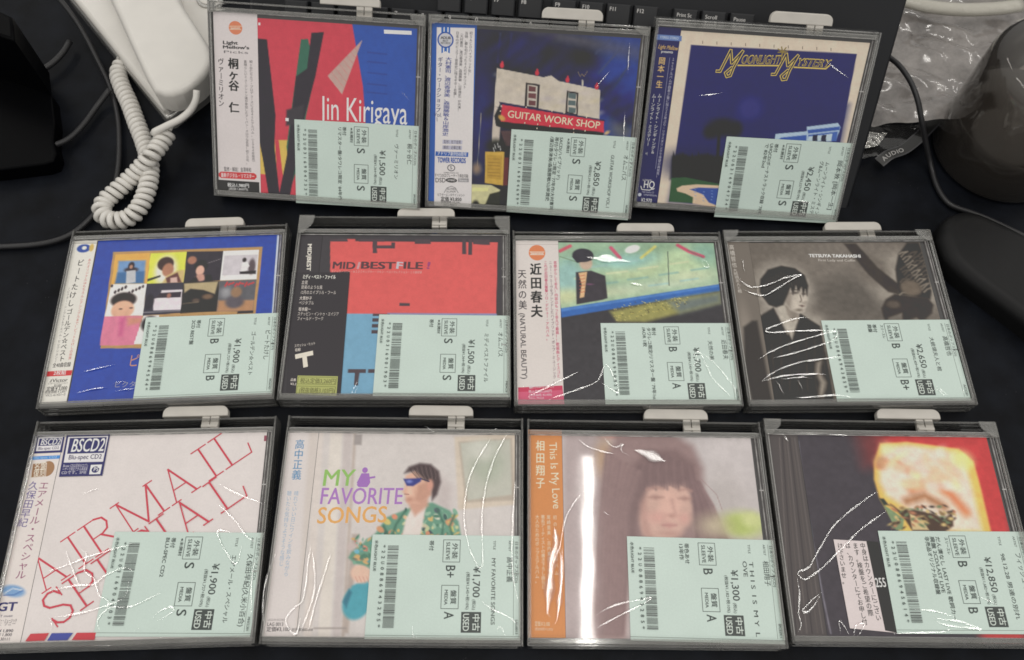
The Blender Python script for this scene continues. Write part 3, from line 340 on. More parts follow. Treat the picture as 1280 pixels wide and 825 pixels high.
3:{'cover_art': {'rect': (-57,69.2,4.2,124),'col': (222,206,186),'soft': [('P',(44,46,108),0.3,[-49.2,115.3,62.2,116.5,66.5,2.2,-49.0,5.8]),('P',(40,48,106),5,[-43.2,75.3,64.1,82.5,65.4,7.2,-48.2,5.8]),('E',(62,62,130),4,-2.3,75.8,8.5,7.8,0),('E',(34,40,84),9,-31.3,33.6,22.1,9.9,0),('P',(34,38,52),2,[-50.9,38.7,-45.2,41.5,-37.0,39.7,-27.9,42.2,-18.2,41.0,-10.3,41.5,-8.3,20.4,-50.2,22.4]),('P',(32,36,48),0.6,[-50.9,36.3,-50.7,42.7,-48.3,36.5,-46.8,25.9,-49.4,25.8]),('P',(32,36,48),0.6,[-48.6,36.4,-48.2,41.1,-46.1,36.6,-44.6,26.1,-47.2,25.9]),('P',(32,36,48),0.6,[-46.4,36.6,-45.8,39.5,-43.9,36.8,-42.4,26.3,-44.9,26.1]),('P',(32,36,48),0.6,[-44.2,36.7,-44.0,42.6,-41.7,36.9,-40.2,26.4,-42.7,26.2]),('P',(32,36,48),0.6,[-42.0,36.9,-41.5,41.0,-39.5,37.1,-37.9,26.6,-40.5,26.4]),('P',(32,36,48),0.6,[-39.8,37.0,-39.0,39.4,-37.3,37.2,-35.7,26.7,-38.2,26.5]),('P',(32,36,48),0.6,[-37.6,37.2,-37.3,42.4,-35.1,37.4,-33.5,26.9,-36.0,26.7]),('P',(32,36,48),0.6,[-35.4,37.3,-34.8,40.8,-32.9,37.5,-31.3,27.0,-33.8,26.9]),('P',(32,36,48),0.6,[-33.2,37.5,-33.0,43.8,-30.7,37.7,-29.0,27.2,-31.6,27.0]),('P',(32,36,48),0.6,[-31.0,37.6,-30.6,42.2,-28.5,37.8,-26.8,27.3,-29.4,27.2]),('P',(32,36,48),0.6,[-28.8,37.8,-28.1,40.6,-26.3,38.0,-24.6,27.5,-27.1,27.3]),('P',(32,36,48),0.6,[-26.6,38.0,-26.4,43.6,-24.1,38.1,-22.4,27.7,-24.9,27.5]),('P',(32,36,48),0.6,[-24.4,38.1,-23.9,42.0,-21.9,38.3,-20.2,27.8,-22.7,27.6]),('P',(32,36,48),0.6,[-22.2,38.3,-21.4,40.4,-19.6,38.4,-17.9,28.0,-20.5,27.8]),('P',(32,36,48),0.6,[-20.0,38.4,-19.7,43.4,-17.4,38.6,-15.7,28.1,-18.3,27.9]),('P',(32,36,48),0.6,[-17.8,38.6,-17.2,41.8,-15.2,38.7,-13.5,28.3,-16.0,28.1]),('P',(32,36,48),0.6,[-15.6,38.7,-15.5,44.8,-13.0,38.9,-11.3,28.4,-13.8,28.3]),('P',(32,36,48),0.6,[-13.4,38.9,-13.0,43.2,-10.8,39.0,-9.1,28.6,-11.6,28.4]),('E',(34,36,56),3,-18.5,61.9,10.9,6.3,0),('E',(34,36,56),2.5,-26.4,57.9,5.4,4.8,0),('E',(34,36,56),2.5,-9.7,60.6,4.7,5.5,0),('L',(36,38,52),2.2,0.8,[-20.7,58.3,-18.9,40.9,-17.1,28.0]),('P',(62,96,66),0.4,[-49.4,23.3,-39.5,24.5,-14.1,21.3,-13.4,7.0,-32.7,5.6,-48.8,5.5]),('P',(220,192,162),0.4,[-44.7,15.8,-41.0,18.1,-30.8,19.8,-11.5,20.2,-8.7,3.6,-31.5,5.3,-31.7,10.0,-37.8,12.5,-43.8,13.7]),('P',(62,88,164),0.4,[-35.0,15.8,-28.8,17.6,-11.2,18.2,-8.7,3.6,-19.9,7.0,-24.8,12.6]),('L',(130,160,215),0.3,0.2,[-31.8,16.1,-31.3,15.8]),('L',(130,160,215),0.3,0.2,[-25.3,12.7,-24.8,12.4]),('L',(130,160,215),0.3,0.2,[-18.8,9.3,-18.2,9.0]),('L',(130,160,215),0.3,0.2,[-31.3,13.8,-30.8,13.5]),('L',(130,160,215),0.3,0.2,[-24.8,10.4,-24.3,10.1]),('L',(130,160,215),0.3,0.2,[-19.7,16.1,-19.2,15.8]),('L',(130,160,215),0.3,0.2,[-30.8,11.5,-30.3,11.2]),('L',(130,160,215),0.3,0.2,[-24.3,8.1,-23.7,7.8]),('L',(130,160,215),0.3,0.2,[-19.2,13.8,-18.6,13.5]),('L',(130,160,215),0.3,0.2,[-30.3,9.1,-29.8,8.8]),('L',(130,160,215),0.3,0.2,[-25.2,14.9,-24.6,14.6]),('L',(130,160,215),0.3,0.2,[-18.6,11.5,-18.1,11.2]),('L',(130,160,215),0.3,0.2,[-31.2,16.0,-30.6,15.7]),('L',(130,160,215),0.3,0.2,[-24.6,12.6,-24.1,12.3]),('L',(130,160,215),0.3,0.2,[-18.1,9.2,-17.6,8.9]),('L',(130,160,215),0.3,0.2,[-30.7,13.7,-30.1,13.4]),('L',(130,160,215),0.3,0.2,[-24.1,10.3,-23.6,10.0]),('L',(130,160,215),0.3,0.2,[-19.0,16.0,-18.5,15.7]),('L',(130,160,215),0.3,0.2,[-30.1,11.3,-29.6,11.0]),('L',(130,160,215),0.3,0.2,[-23.6,7.9,-23.1,7.6]),('L',(130,160,215),0.3,0.2,[-18.5,13.7,-18.0,13.4]),('L',(130,160,215),0.3,0.2,[-29.6,9.0,-29.1,8.7]),('L',(130,160,215),0.3,0.2,[-24.5,14.8,-24.0,14.5]),('L',(130,160,215),0.3,0.2,[-18.0,11.4,-17.4,11.1]),('P',(176,200,222),0.3,[18.6,59.7,39.8,63.0,39.2,66.1,60.0,70.2,62.6,67.3,61.3,57.5,18.8,54.6]),('P',(64,96,176),0.3,[23.0,57.5,40.3,60.5,40.9,56.2,20.4,54.8]),('P',(64,96,176),0.3,[40.1,63.9,62.0,67.9,62.1,65.4,41.2,61.5]),('P',(72,104,180),0.3,[41.4,60.6,61.3,64.4,61.7,57.6,42.0,56.2]),('P',(190,210,226),0.3,[41.7,59.4,57.8,62.6,58.2,57.3,42.0,56.2]),('P',(50,56,76),0.2,[44.6,60.5,47.8,61.2,48.5,56.7,45.1,56.4]),('P',(50,56,76),0.2,[50.6,60.9,53.8,61.6,54.5,57.1,51.1,56.8])],'vec': [('l',(120,100,90),0.4,[-41.7,118.3,-41.5,116.6]),('l',(120,100,90),0.4,[-32.2,118.4,-31.9,116.7]),('l',(120,100,90),0.4,[-22.6,118.5,-22.3,116.8]),('l',(120,100,90),0.4,[-13.0,118.6,-12.7,116.9]),('l',(120,100,90),0.4,[-3.5,118.7,-3.1,117.0]),('l',(120,100,90),0.4,[6.1,118.8,6.4,117.1]),('l',(120,100,90),0.4,[15.6,118.9,16.0,117.2]),('l',(120,100,90),0.4,[25.2,119.0,25.5,117.3]),('l',(120,100,90),0.4,[34.7,119.1,35.1,117.4]),('l',(120,100,90),0.4,[44.2,119.1,44.6,117.4]),('l',(216,190,92),2.0,[-29.3,99.4,-26.9,99.5,-22.0,113.6,-20.0,105.3,-13.9,113.5,-18.3,102.4,-19.5,97.1,-21.8,96.3,-23.1,98.6,-19.5,102.4]),('l',(216,190,92),2.0,[8.3,99.7,10.7,99.9,15.5,113.6,17.9,105.9,23.4,113.0,19.7,103.1,18.5,97.2,16.1,96.7,14.8,99.0,18.5,103.1]),('l',(58,54,80),0.9,[-29.3,99.4,-26.9,99.5,-22.0,113.6,-20.0,105.3,-13.9,113.5,-18.3,102.4,-19.5,97.1,-21.8,96.3,-23.1,98.6,-19.5,102.4]),('l',(58,54,80),0.9,[8.3,99.7,10.7,99.9,15.5,113.6,17.9,105.9,23.4,113.0,19.7,103.1,18.5,97.2,16.1,96.7,14.8,99.0,18.5,103.1]),('l',(216,190,92),0.9,[-15.6,104.1,11.6,105.7]),('l',(216,190,92),0.9,[22.3,105.3,43.6,105.7,45.8,108.0]),('t','OONLIGHT',-14.0,105.5,11.7,106.9,5.54,(216,190,92),2,0.35),('t','OONLIGHT',-13.9,105.7,11.5,107.0,4.92,(64,58,84),0,0.35),('t','YSTERY',23.2,106.6,44.9,106.8,4.92,(216,190,92),2,0.35),('t','YSTERY',23.4,106.7,44.7,106.9,4.38,(64,58,84),0,0.35),('l',(150,130,70),0.7,[12.7,114.6,16.1,115.7]),('l',(150,130,70),0.7,[12.7,114.6,15.2,113.6]),('l',(150,130,70),0.7,[12.7,114.6,12.3,112.9]),('l',(150,130,70),0.7,[12.7,114.6,9.6,114.2]),('l',(150,130,70),0.7,[12.7,114.6,9.2,116.4]),('l',(150,130,70),0.7,[12.7,114.6,11.3,117.9]),('l',(150,130,70),0.7,[12.7,114.6,14.4,117.6]),('l',(150,130,70),0.8,[12.7,114.6,12.8,108.8])],'grain': 0.03},'obi_strip': {'rect': (-73,-57.2,4.2,125.5),'col': (42,44,100),'soft': [],'vec': [('p',(106,132,190),[-72.9,120.6,-56.1,120.6,-55.9,117.2,-73.0,117.2]),('t','STEREO STEREO',-70.5,118.2,-58.0,118.1,1.61,(190,205,228),1,0),('t','Light Mellow',-71.1,111.7,-57.7,111.1,2.69,(206,170,100),1,0.3),('t','presents',-68.5,109.1,-60.5,109.1,1.63,(225,222,230),1,0),('v','岡本一生',-67.2,106.2,-66.9,85.5,4.58,(222,186,120),1),('v','ムーンライト・シンギィング＆',-65.6,82.0,-65.3,39.7,2.9,(226,224,232),0),('v','ムーンライト・ミステリー',-69.5,81.7,-69.4,45.1,2.91,(226,224,232),0),('t','+1',-70.2,38.5,-68.6,38.6,2.43,(226,224,232),0,0),('v','１ｓｔアルバムが超希少盤に加え２０年ぶり・リマスタリングで待望の再発売！',-59.7,106.4,-59.6,22.4,2.08,(190,188,208),0),('l',(150,150,180),0.25,[-62.2,106.2,-61.7,29.3]),('t','HQ',-68.8,14.6,-60.6,14.7,5.41,(236,234,240),1,0),('l',(236,234,240),0.6,[-70.6,15.7,-69.5,13.3,-64.1,13.2,-60.6,14.7]),('t','ULTIMATE',-69.9,19.8,-63.3,19.8,1.24,(220,218,228),0,0),('t','High Quality CD',-69.2,11.2,-60.5,11.0,1.25,(180,180,205),0,0),('o',(200,205,225),-70.6,9.4,1.22,1.28,0),('t','UNIVERSAL',-67.7,9.0,-57.8,8.8,1.25,(190,190,212),0,0),('t','¥2,970',-69.1,4.2,-61.3,4.1,2.74,(232,230,236),1,0),('t','(税抜価格¥2,700)',-71.7,1.4,-58.0,1.3,1.7,(225,222,232),0,0)],'grain': 0.0}},
4:{'cover_art': {'rect': (-56.6,71.2,4.2,126),'col': (30,78,168),'soft': [('L',(205,210,225),1.4,0.3,[68.6,125.1,69.3,63.3,69.6,2.0]),('P',(182,142,92),0.2,[-45.1,116.6,58.5,116.6,57.4,38.1,-42.1,42.0]),('P',(226,168,78),0.15,[-43.3,114.4,-19.3,114.5,-18.1,90.1,-42.3,90.3]),('P',(112,150,196),1,[-40.2,109.0,-21.5,108.8,-20.6,94.1,-39.2,91.8]),('P',(70,112,160),1,[-39.7,99.8,-21.1,100.1,-20.3,90.2,-40.1,90.8]),('E',(60,52,60),0.6,-30.9,104.7,2.2,3.2,0),('E',(66,58,66),0.8,-30.5,101.5,4.7,2.1,0),('P',(188,190,196),0.5,[-33.6,100.6,-27.4,101.1,-26.1,91.4,-32.6,90.7]),('E',(190,140,115),0.5,-30.9,103.9,1.1,1.5,0),('P',(216,222,70),0.15,[-19.0,114.4,6.0,114.5,6.5,89.5,-18.1,90.1]),('E',(236,228,210),3,-6.8,100.0,7.6,11.7,0),('E',(74,58,56),0.8,-7.5,105.3,5.6,5.6,0),('E',(178,124,98),0.8,-5.3,100.4,3.9,5.4,0),('P',(206,180,120),1,[1.3,99.6,6.2,100.0,6.5,89.5,-8.2,89.9,-5.4,95.7]),('P',(110,72,70),0.6,[-6.0,93.9,1.5,98.1,5.1,90.1,-4.7,90.0]),('P',(216,180,170),0.6,[-2.9,93.8,1.5,94.4,2.4,90.0,-2.4,90.0]),('P',(66,66,60),0.4,[-18.4,93.7,-9.9,96.5,-9.7,94.9,-18.2,91.6]),('P',(62,58,66),0.15,[6.0,114.5,31.2,114.3,31.3,90.3,6.5,89.5]),('E',(44,40,46),0.6,17.2,102.6,4.6,4.7,0),('E',(218,170,150),0.6,16.8,99.0,2.9,4.0,0),('E',(200,150,135),0.8,17.6,93.2,3.8,2.9,0),('E',(170,118,96),0.8,10.4,107.5,3.1,3.2,0),('P',(40,38,44),0.8,[13.6,93.4,14.3,94.9,16.6,90.7,10.4,89.9]),('P',(40,38,44),0.8,[20.1,95.2,24.6,95.0,26.0,90.3,21.1,90.3]),('L',(150,140,145),0.3,0.3,[21.3,104.6,30.0,107.7]),('P',(232,226,224),0.15,[31.2,114.3,56.2,114.3,56.3,90.2,31.3,90.3]),('P',(200,194,200),0.2,[32.5,110.2,55.4,110.1,55.3,94.6,32.4,94.4]),('E',(96,84,90),0.8,52.1,100.7,2.4,6.2,0),('E',(60,52,54),0.5,46.6,106.2,1.4,1.8,0),('P',(226,222,224),0.5,[45.3,104.1,48.8,104.5,50.5,101.3,47.7,96.1,44.6,96.6]),('P',(58,52,56),0.4,[44.1,97.0,55.3,97.4,55.3,94.6,44.3,94.9]),('P',(232,226,222),0.15,[-42.3,90.3,-18.4,90.1,-17.6,65.3,-42.9,65.9]),('E',(58,50,52),1,-32.2,77.9,8.6,5.9,0),('E',(220,170,142),1,-31.8,70.4,7.7,6.9,0),('E',(100,80,74),0.4,-33.2,71.0,1.2,0.6,0),('E',(100,80,74),0.4,-26.3,71.5,1.2,0.6,0),('E',(70,60,66),0.3,-41.7,89.2,0.8,1.2,0),('E',(70,60,66),0.3,-36.5,85.8,0.8,1.2,0),('E',(70,60,66),0.3,-32.1,88.1,0.8,1.2,0),('E',(70,60,66),0.3,-27.0,84.7,0.8,1.2,0),('E',(70,60,66),0.3,-22.6,87.0,0.8,1.2,0),('E',(70,60,66),0.3,-38.7,84.5,0.8,1.2,0),('E',(70,60,66),0.3,-34.4,86.8,0.8,1.3,0),('E',(70,60,66),0.3,-29.3,83.4,0.8,1.2,0),('E',(70,60,66),0.3,-24.9,85.6,0.8,1.2,0),('E',(70,60,66),0.3,-20.6,87.9,0.8,1.2,0),('E',(70,60,66),0.3,-36.7,85.4,0.8,1.2,0),('E',(70,60,66),0.3,-32.4,87.7,0.8,1.2,0),('E',(70,60,66),0.3,-27.2,84.3,0.8,1.2,0),('E',(70,60,66),0.3,-22.9,86.6,0.8,1.2,0),('E',(70,60,66),0.3,-38.9,84.1,0.8,1.2,0),('E',(70,60,66),0.3,-34.6,86.4,0.8,1.2,0),('P',(66,64,76),0.15,[-18.4,90.1,6.4,90.1,7.0,66.2,-17.6,65.3]),('P',(228,216,224),0.5,[-12.6,77.6,-8.5,78.9,-7.5,84.3,6.7,84.3,7.2,68.7,-11.2,68.9]),('P',(64,58,66),0.4,[-11.5,78.4,-8.1,82.3,6.0,82.7,6.0,78.3]),('E',(160,110,95),0.6,-2.1,80.0,1.4,1.9,0),('E',(56,54,62),0.8,-14.7,75.7,3.1,6.2,0),('L',(180,175,180),0.5,0.2,[-17.5,67.8,6.8,67.9]),('P',(44,42,48),0.15,[6.4,90.1,30.9,90.1,31.5,66.2,7.1,65.9]),('P',(182,164,126),0.8,[7.0,89.0,30.2,89.7,28.8,79.9,20.9,83.3,11.9,84.7,8.0,81.6]),('E',(120,96,78),1.2,24.1,78.1,3.6,2.1,0),('E',(96,82,74),1,16.5,75.3,2.6,1.8,0),('L',(130,115,95),0.5,0.5,[8.0,73.2,18.4,74.2]),('P',(98,98,104),0.15,[30.9,90.1,56.3,90.2,56.1,65.6,31.5,66.2]),('P',(180,134,98),1.2,[31.7,74.7,56.2,74.1,56.1,65.6,31.5,66.2]),('E',(150,150,155),3,36.2,80.6,3.6,4.1,0),('E',(96,90,98),1.5,42.7,73.2,6.3,4.9,0),('E',(150,118,92),1.2,43.3,80.8,3.7,4.1,0),('L',(205,62,66),1.1,0.5,[35.3,85.8,36.4,88.6]),('L',(205,62,66),1.1,0.5,[37.4,86.7,38.7,87.7]),('L',(205,62,66),1.1,0.5,[39.6,87.6,40.8,88.4]),('L',(205,62,66),1.1,0.5,[42.0,85.5,43.1,87.5]),('L',(205,62,66),1.1,0.5,[44.1,86.4,45.3,88.2]),('L',(205,62,66),1.1,0.5,[46.3,87.3,47.6,87.3]),('L',(205,62,66),1.1,0.5,[48.7,85.2,49.8,88.0]),('L',(205,62,66),1.1,0.5,[50.8,86.1,52.1,87.1]),('L',(205,62,66),1.1,0.5,[53.0,87.1,54.3,87.8]),('P',(60,56,60),0.3,[45.5,65.9,56.0,66.0,56.0,64.1,45.2,64.1]),('P',(216,124,152),0.15,[-43.3,65.7,-18.1,65.3,-19.8,43.5,-42.8,44.0]),('P',(202,96,140),2,[-32.7,64.5,-29.2,64.3,-28.9,50.6,-31.5,50.7]),('P',(206,140,120),2,[-27.5,64.2,-17.9,63.8,-18.2,59.9,-26.6,58.3]),('P',(228,222,220),0.15,[-17.2,65.3,-6.8,65.3,-4.0,43.7,-20.7,44.0]),('E',(52,46,50),1.5,-12.4,58.7,5.4,6.0,0)],'vec': [('t','ピートたけし',-22.5,28.5,20.3,27.3,7.01,(196,140,110),0,0),('t','ビクター・ベスト',-29.3,13.8,9.0,13.2,3.28,(150,150,165),0,0)],'grain': 0.05},'obi_strip': {'rect': (-73.2,-57.4,4.3,126.6),'col': (226,218,210),'soft': [('E',(32,80,160),0.4,-65.8,120.2,4.7,3.4,0),('E',(225,222,215),0.3,-65.5,120.6,1.6,1.5,0),('E',(206,176,96),0.4,-60.5,120.6,1.6,3.1,0)],'vec': [('l',(120,115,112),0.4,[-75.6,124.9,-56.9,124.2]),('v','ビートたけし',-65.9,111.6,-67.2,73.6,4.52,(56,52,54),1),('v','ゴールデン☆ベスト',-67.0,72.5,-65.7,33.3,4.05,(56,52,54),1),('v','あのオリジナルはもちろんレアシングルまで！ビートたけしの世界',-60.2,111.7,-60.6,34.2,2.07,(200,72,66),0),('v','～ビクター・シングルス＆アルバム・セレクション～',-70.4,89.3,-69.5,33.1,1.87,(100,96,98),0),('t','全40曲収録',-70.8,29.6,-59.2,29.8,2.61,(60,56,58),1,0),('p',(204,56,60),[-73.5,26.8,-57.5,27.0,-57.6,23.3,-73.6,23.1]),('t','2枚組',-69.2,24.1,-61.2,24.3,2.42,(240,225,222),1,0),('t','♪Victor',-70.8,18.9,-59.3,19.1,2.39,(70,66,68),1,0),('t','ビクターエンタテインメント',-71.5,17.5,-58.7,17.5,1.1,(90,86,88),0,0),('t','税込価格',-67.3,15.6,-62.5,15.7,1.46,(80,76,80),0,0),('t','定価￥3,000',-71.6,13.1,-58.6,13.4,2.38,(60,56,60),1,0),('t','税抜価格￥2,857',-72.2,11.2,-58.6,11.5,1.65,(80,76,78),0,0),('t','VICL-61421~2',-71.5,9.1,-58.9,9.4,1.64,(90,86,88),0,0)],'grain': 0.0}},
5:{'cover_art': {'rect': (-57.5,70.8,4.6,126),'col': (70,67,71),'soft': [('P',(218,92,90),0.2,[-52.0,121.0,-41.3,121.1,-41.4,122.8,-34.4,122.8,-34.3,121.1,66.5,120.8,65.5,63.3,-39.8,63.0,-36.1,96.7,-49.7,95.6]),('P',(116,166,196),0.2,[-39.8,63.6,65.9,63.3,64.6,3.2,-36.1,4.5]),('P',(140,140,180),0.3,[-8.4,64.1,65.9,63.9,65.9,62.3,-8.3,62.5]),('P',(84,72,78),0.15,[-40.0,122.8,-39.6,120.6,-52.3,120.6,-52.5,122.7]),('P',(84,72,78),0.15,[-32.2,122.9,-13.7,123.0,-13.6,120.8,-32.0,120.7]),('P',(84,72,78),0.15,[-22.2,122.5,-19.0,122.5,-18.3,111.2,-21.4,111.2]),('P',(84,72,78),0.15,[-18.7,117.7,-6.0,117.8,-5.9,115.2,-18.6,115.1]),('P',(84,72,78),0.15,[-8.9,120.4,-6.1,120.4,-5.9,115.2,-8.6,115.2]),('P',(84,72,78),0.15,[7.6,123.1,18.9,123.1,19.1,119.2,7.8,119.2]),('P',(84,72,78),0.15,[41.4,122.8,44.2,122.8,44.4,110.7,41.6,110.7]),('P',(84,72,78),0.15,[45.7,122.9,48.5,122.9,48.6,110.3,45.9,110.3]),('P',(84,72,78),0.15,[49.0,122.9,60.9,122.9,60.9,118.6,49.1,119.0]),('P',(84,72,78),0.15,[-0.6,71.9,6.7,71.8,6.8,69.3,-0.7,69.5]),('P',(84,72,78),0.15,[-17.9,63.6,-6.6,63.5,-6.8,61.5,-18.0,61.6]),('P',(84,72,78),0.15,[-18.0,59.9,-13.8,59.9,-13.8,57.5,-18.0,57.5]),('P',(84,72,78),0.15,[-18.1,55.5,-13.7,55.5,-13.9,53.1,-18.1,53.1]),('P',(84,72,78),0.15,[-18.1,51.0,-13.7,51.0,-13.8,48.6,-18.1,48.6]),('P',(84,72,78),0.15,[-31.6,22.4,-20.0,22.5,-19.8,19.6,-23.9,19.6,-24.1,11.1,-27.0,11.1,-27.0,19.6,-31.6,19.8]),('P',(84,72,78),0.15,[-18.4,22.5,-5.9,22.5,-5.8,19.7,-18.4,19.7])],'vec': [('t','MID',-48.9,98.8,-32.6,98.4,5.51,(92,66,72),2,0),('t','I',-32.1,98.8,-29.8,98.4,5.48,(200,150,155),2,0),('t','BEST',-29.3,98.9,-4.9,98.6,5.5,(92,66,72),2,0),('t','F',-4.8,99.0,-0.0,98.6,5.5,(190,186,196),2,0),('t','ILE',0.3,99.0,14.2,98.6,5.52,(92,66,72),2,0),('t','!',16.5,99.1,19.4,98.7,5.49,(160,70,120),2,0),('t','エピック・ソニー・ＭＩＤＩサンプラー・マキシ・ベストセレクション・１０曲収録',-49.0,95.4,13.8,95.1,1.69,(225,170,165),0,0),('o',(200,198,196),70.6,99.3,1.28,1.46,0),('o',(80,78,80),70.6,99.3,0.73,0.84,0)],'grain': 0.03},'obi_strip': {'rect': (-73.4,-57.7,4.6,126),'col': (66,63,67),'soft': [],'vec': [('t','MID|BEST',-67.4,118.7,-66.1,96.6,2.77,(226,216,206),2,0)],'grain': 0.0},'obi_flap': {'rect': [-76.3,95.3,-36.0,95.5,-34.9,4.5,-70.1,5.6],'col': (60,57,61),'soft': [],'vec': [('t','ミディ・ベスト・ファイル',-68.4,90.5,-45.5,90.4,2.53,(228,220,212),2,0),('t','立花',-68.7,86.2,-64.3,86.0,2.28,(212,204,198),1,0),('t','音楽のような風',-68.6,82.5,-53.9,82.3,2.28,(212,204,198),0,0),('t','12月のエイプリル・フール',-68.6,78.4,-44.1,78.3,2.26,(212,204,198),0,0),('t','大貫妙子',-68.8,73.9,-60.3,73.7,2.25,(212,204,198),1,0),('t','ベジタブル',-68.8,70.3,-58.5,70.1,2.23,(212,204,198),0,0),('t','坂本龍一',-68.6,65.5,-60.3,65.3,2.21,(212,204,198),1,0),('t','ステッピン・イントゥ・エイジア',-68.8,61.9,-40.9,61.8,2.21,(212,204,198),0,0),('t','フィールド・ワーク',-68.8,58.3,-51.0,58.2,2.2,(212,204,198),0,0),('t','スマッシュ・ヒット',-68.2,38.1,-54.5,40.2,1.76,(216,208,200),1,0),('t','収録',-67.5,35.0,-63.8,35.6,1.76,(216,208,200),1,0),('p',(226,214,200),[-67.3,32.7,-55.8,35.6,-55.2,32.4,-59.4,31.4,-57.9,24.1,-60.8,23.3,-62.2,30.6,-66.6,29.5]),('t','品番',-68.3,14.0,-64.6,13.8,1.49,(216,208,200),1,0),('t','¥3,2',-68.0,11.1,-64.2,10.9,1.47,(216,208,200),1,0)],'grain': 0.0},'price_sticker': {'rect': [-63.9,17.7,-37.7,17.2,-37.5,3.6,-63.9,4.5],'col': (172,176,104),'soft': [],'vec': [('l',(120,124,70),0.35,[-63.2,16.8,-38.3,16.3,-38.7,11.3,-63.5,11.8,-63.2,16.8]),('l',(120,124,70),0.35,[-63.3,10.3,-38.6,9.8,-39.0,4.9,-63.7,5.4,-63.3,10.3]),('t','税込定価3,260円',-62.0,12.5,-38.8,12.0,2.99,(110,110,70),1,0),('t','(税抜価格3,103円)',-62.0,6.0,-39.0,5.4,2.93,(110,110,70),1,0)],'grain': 0.0}},
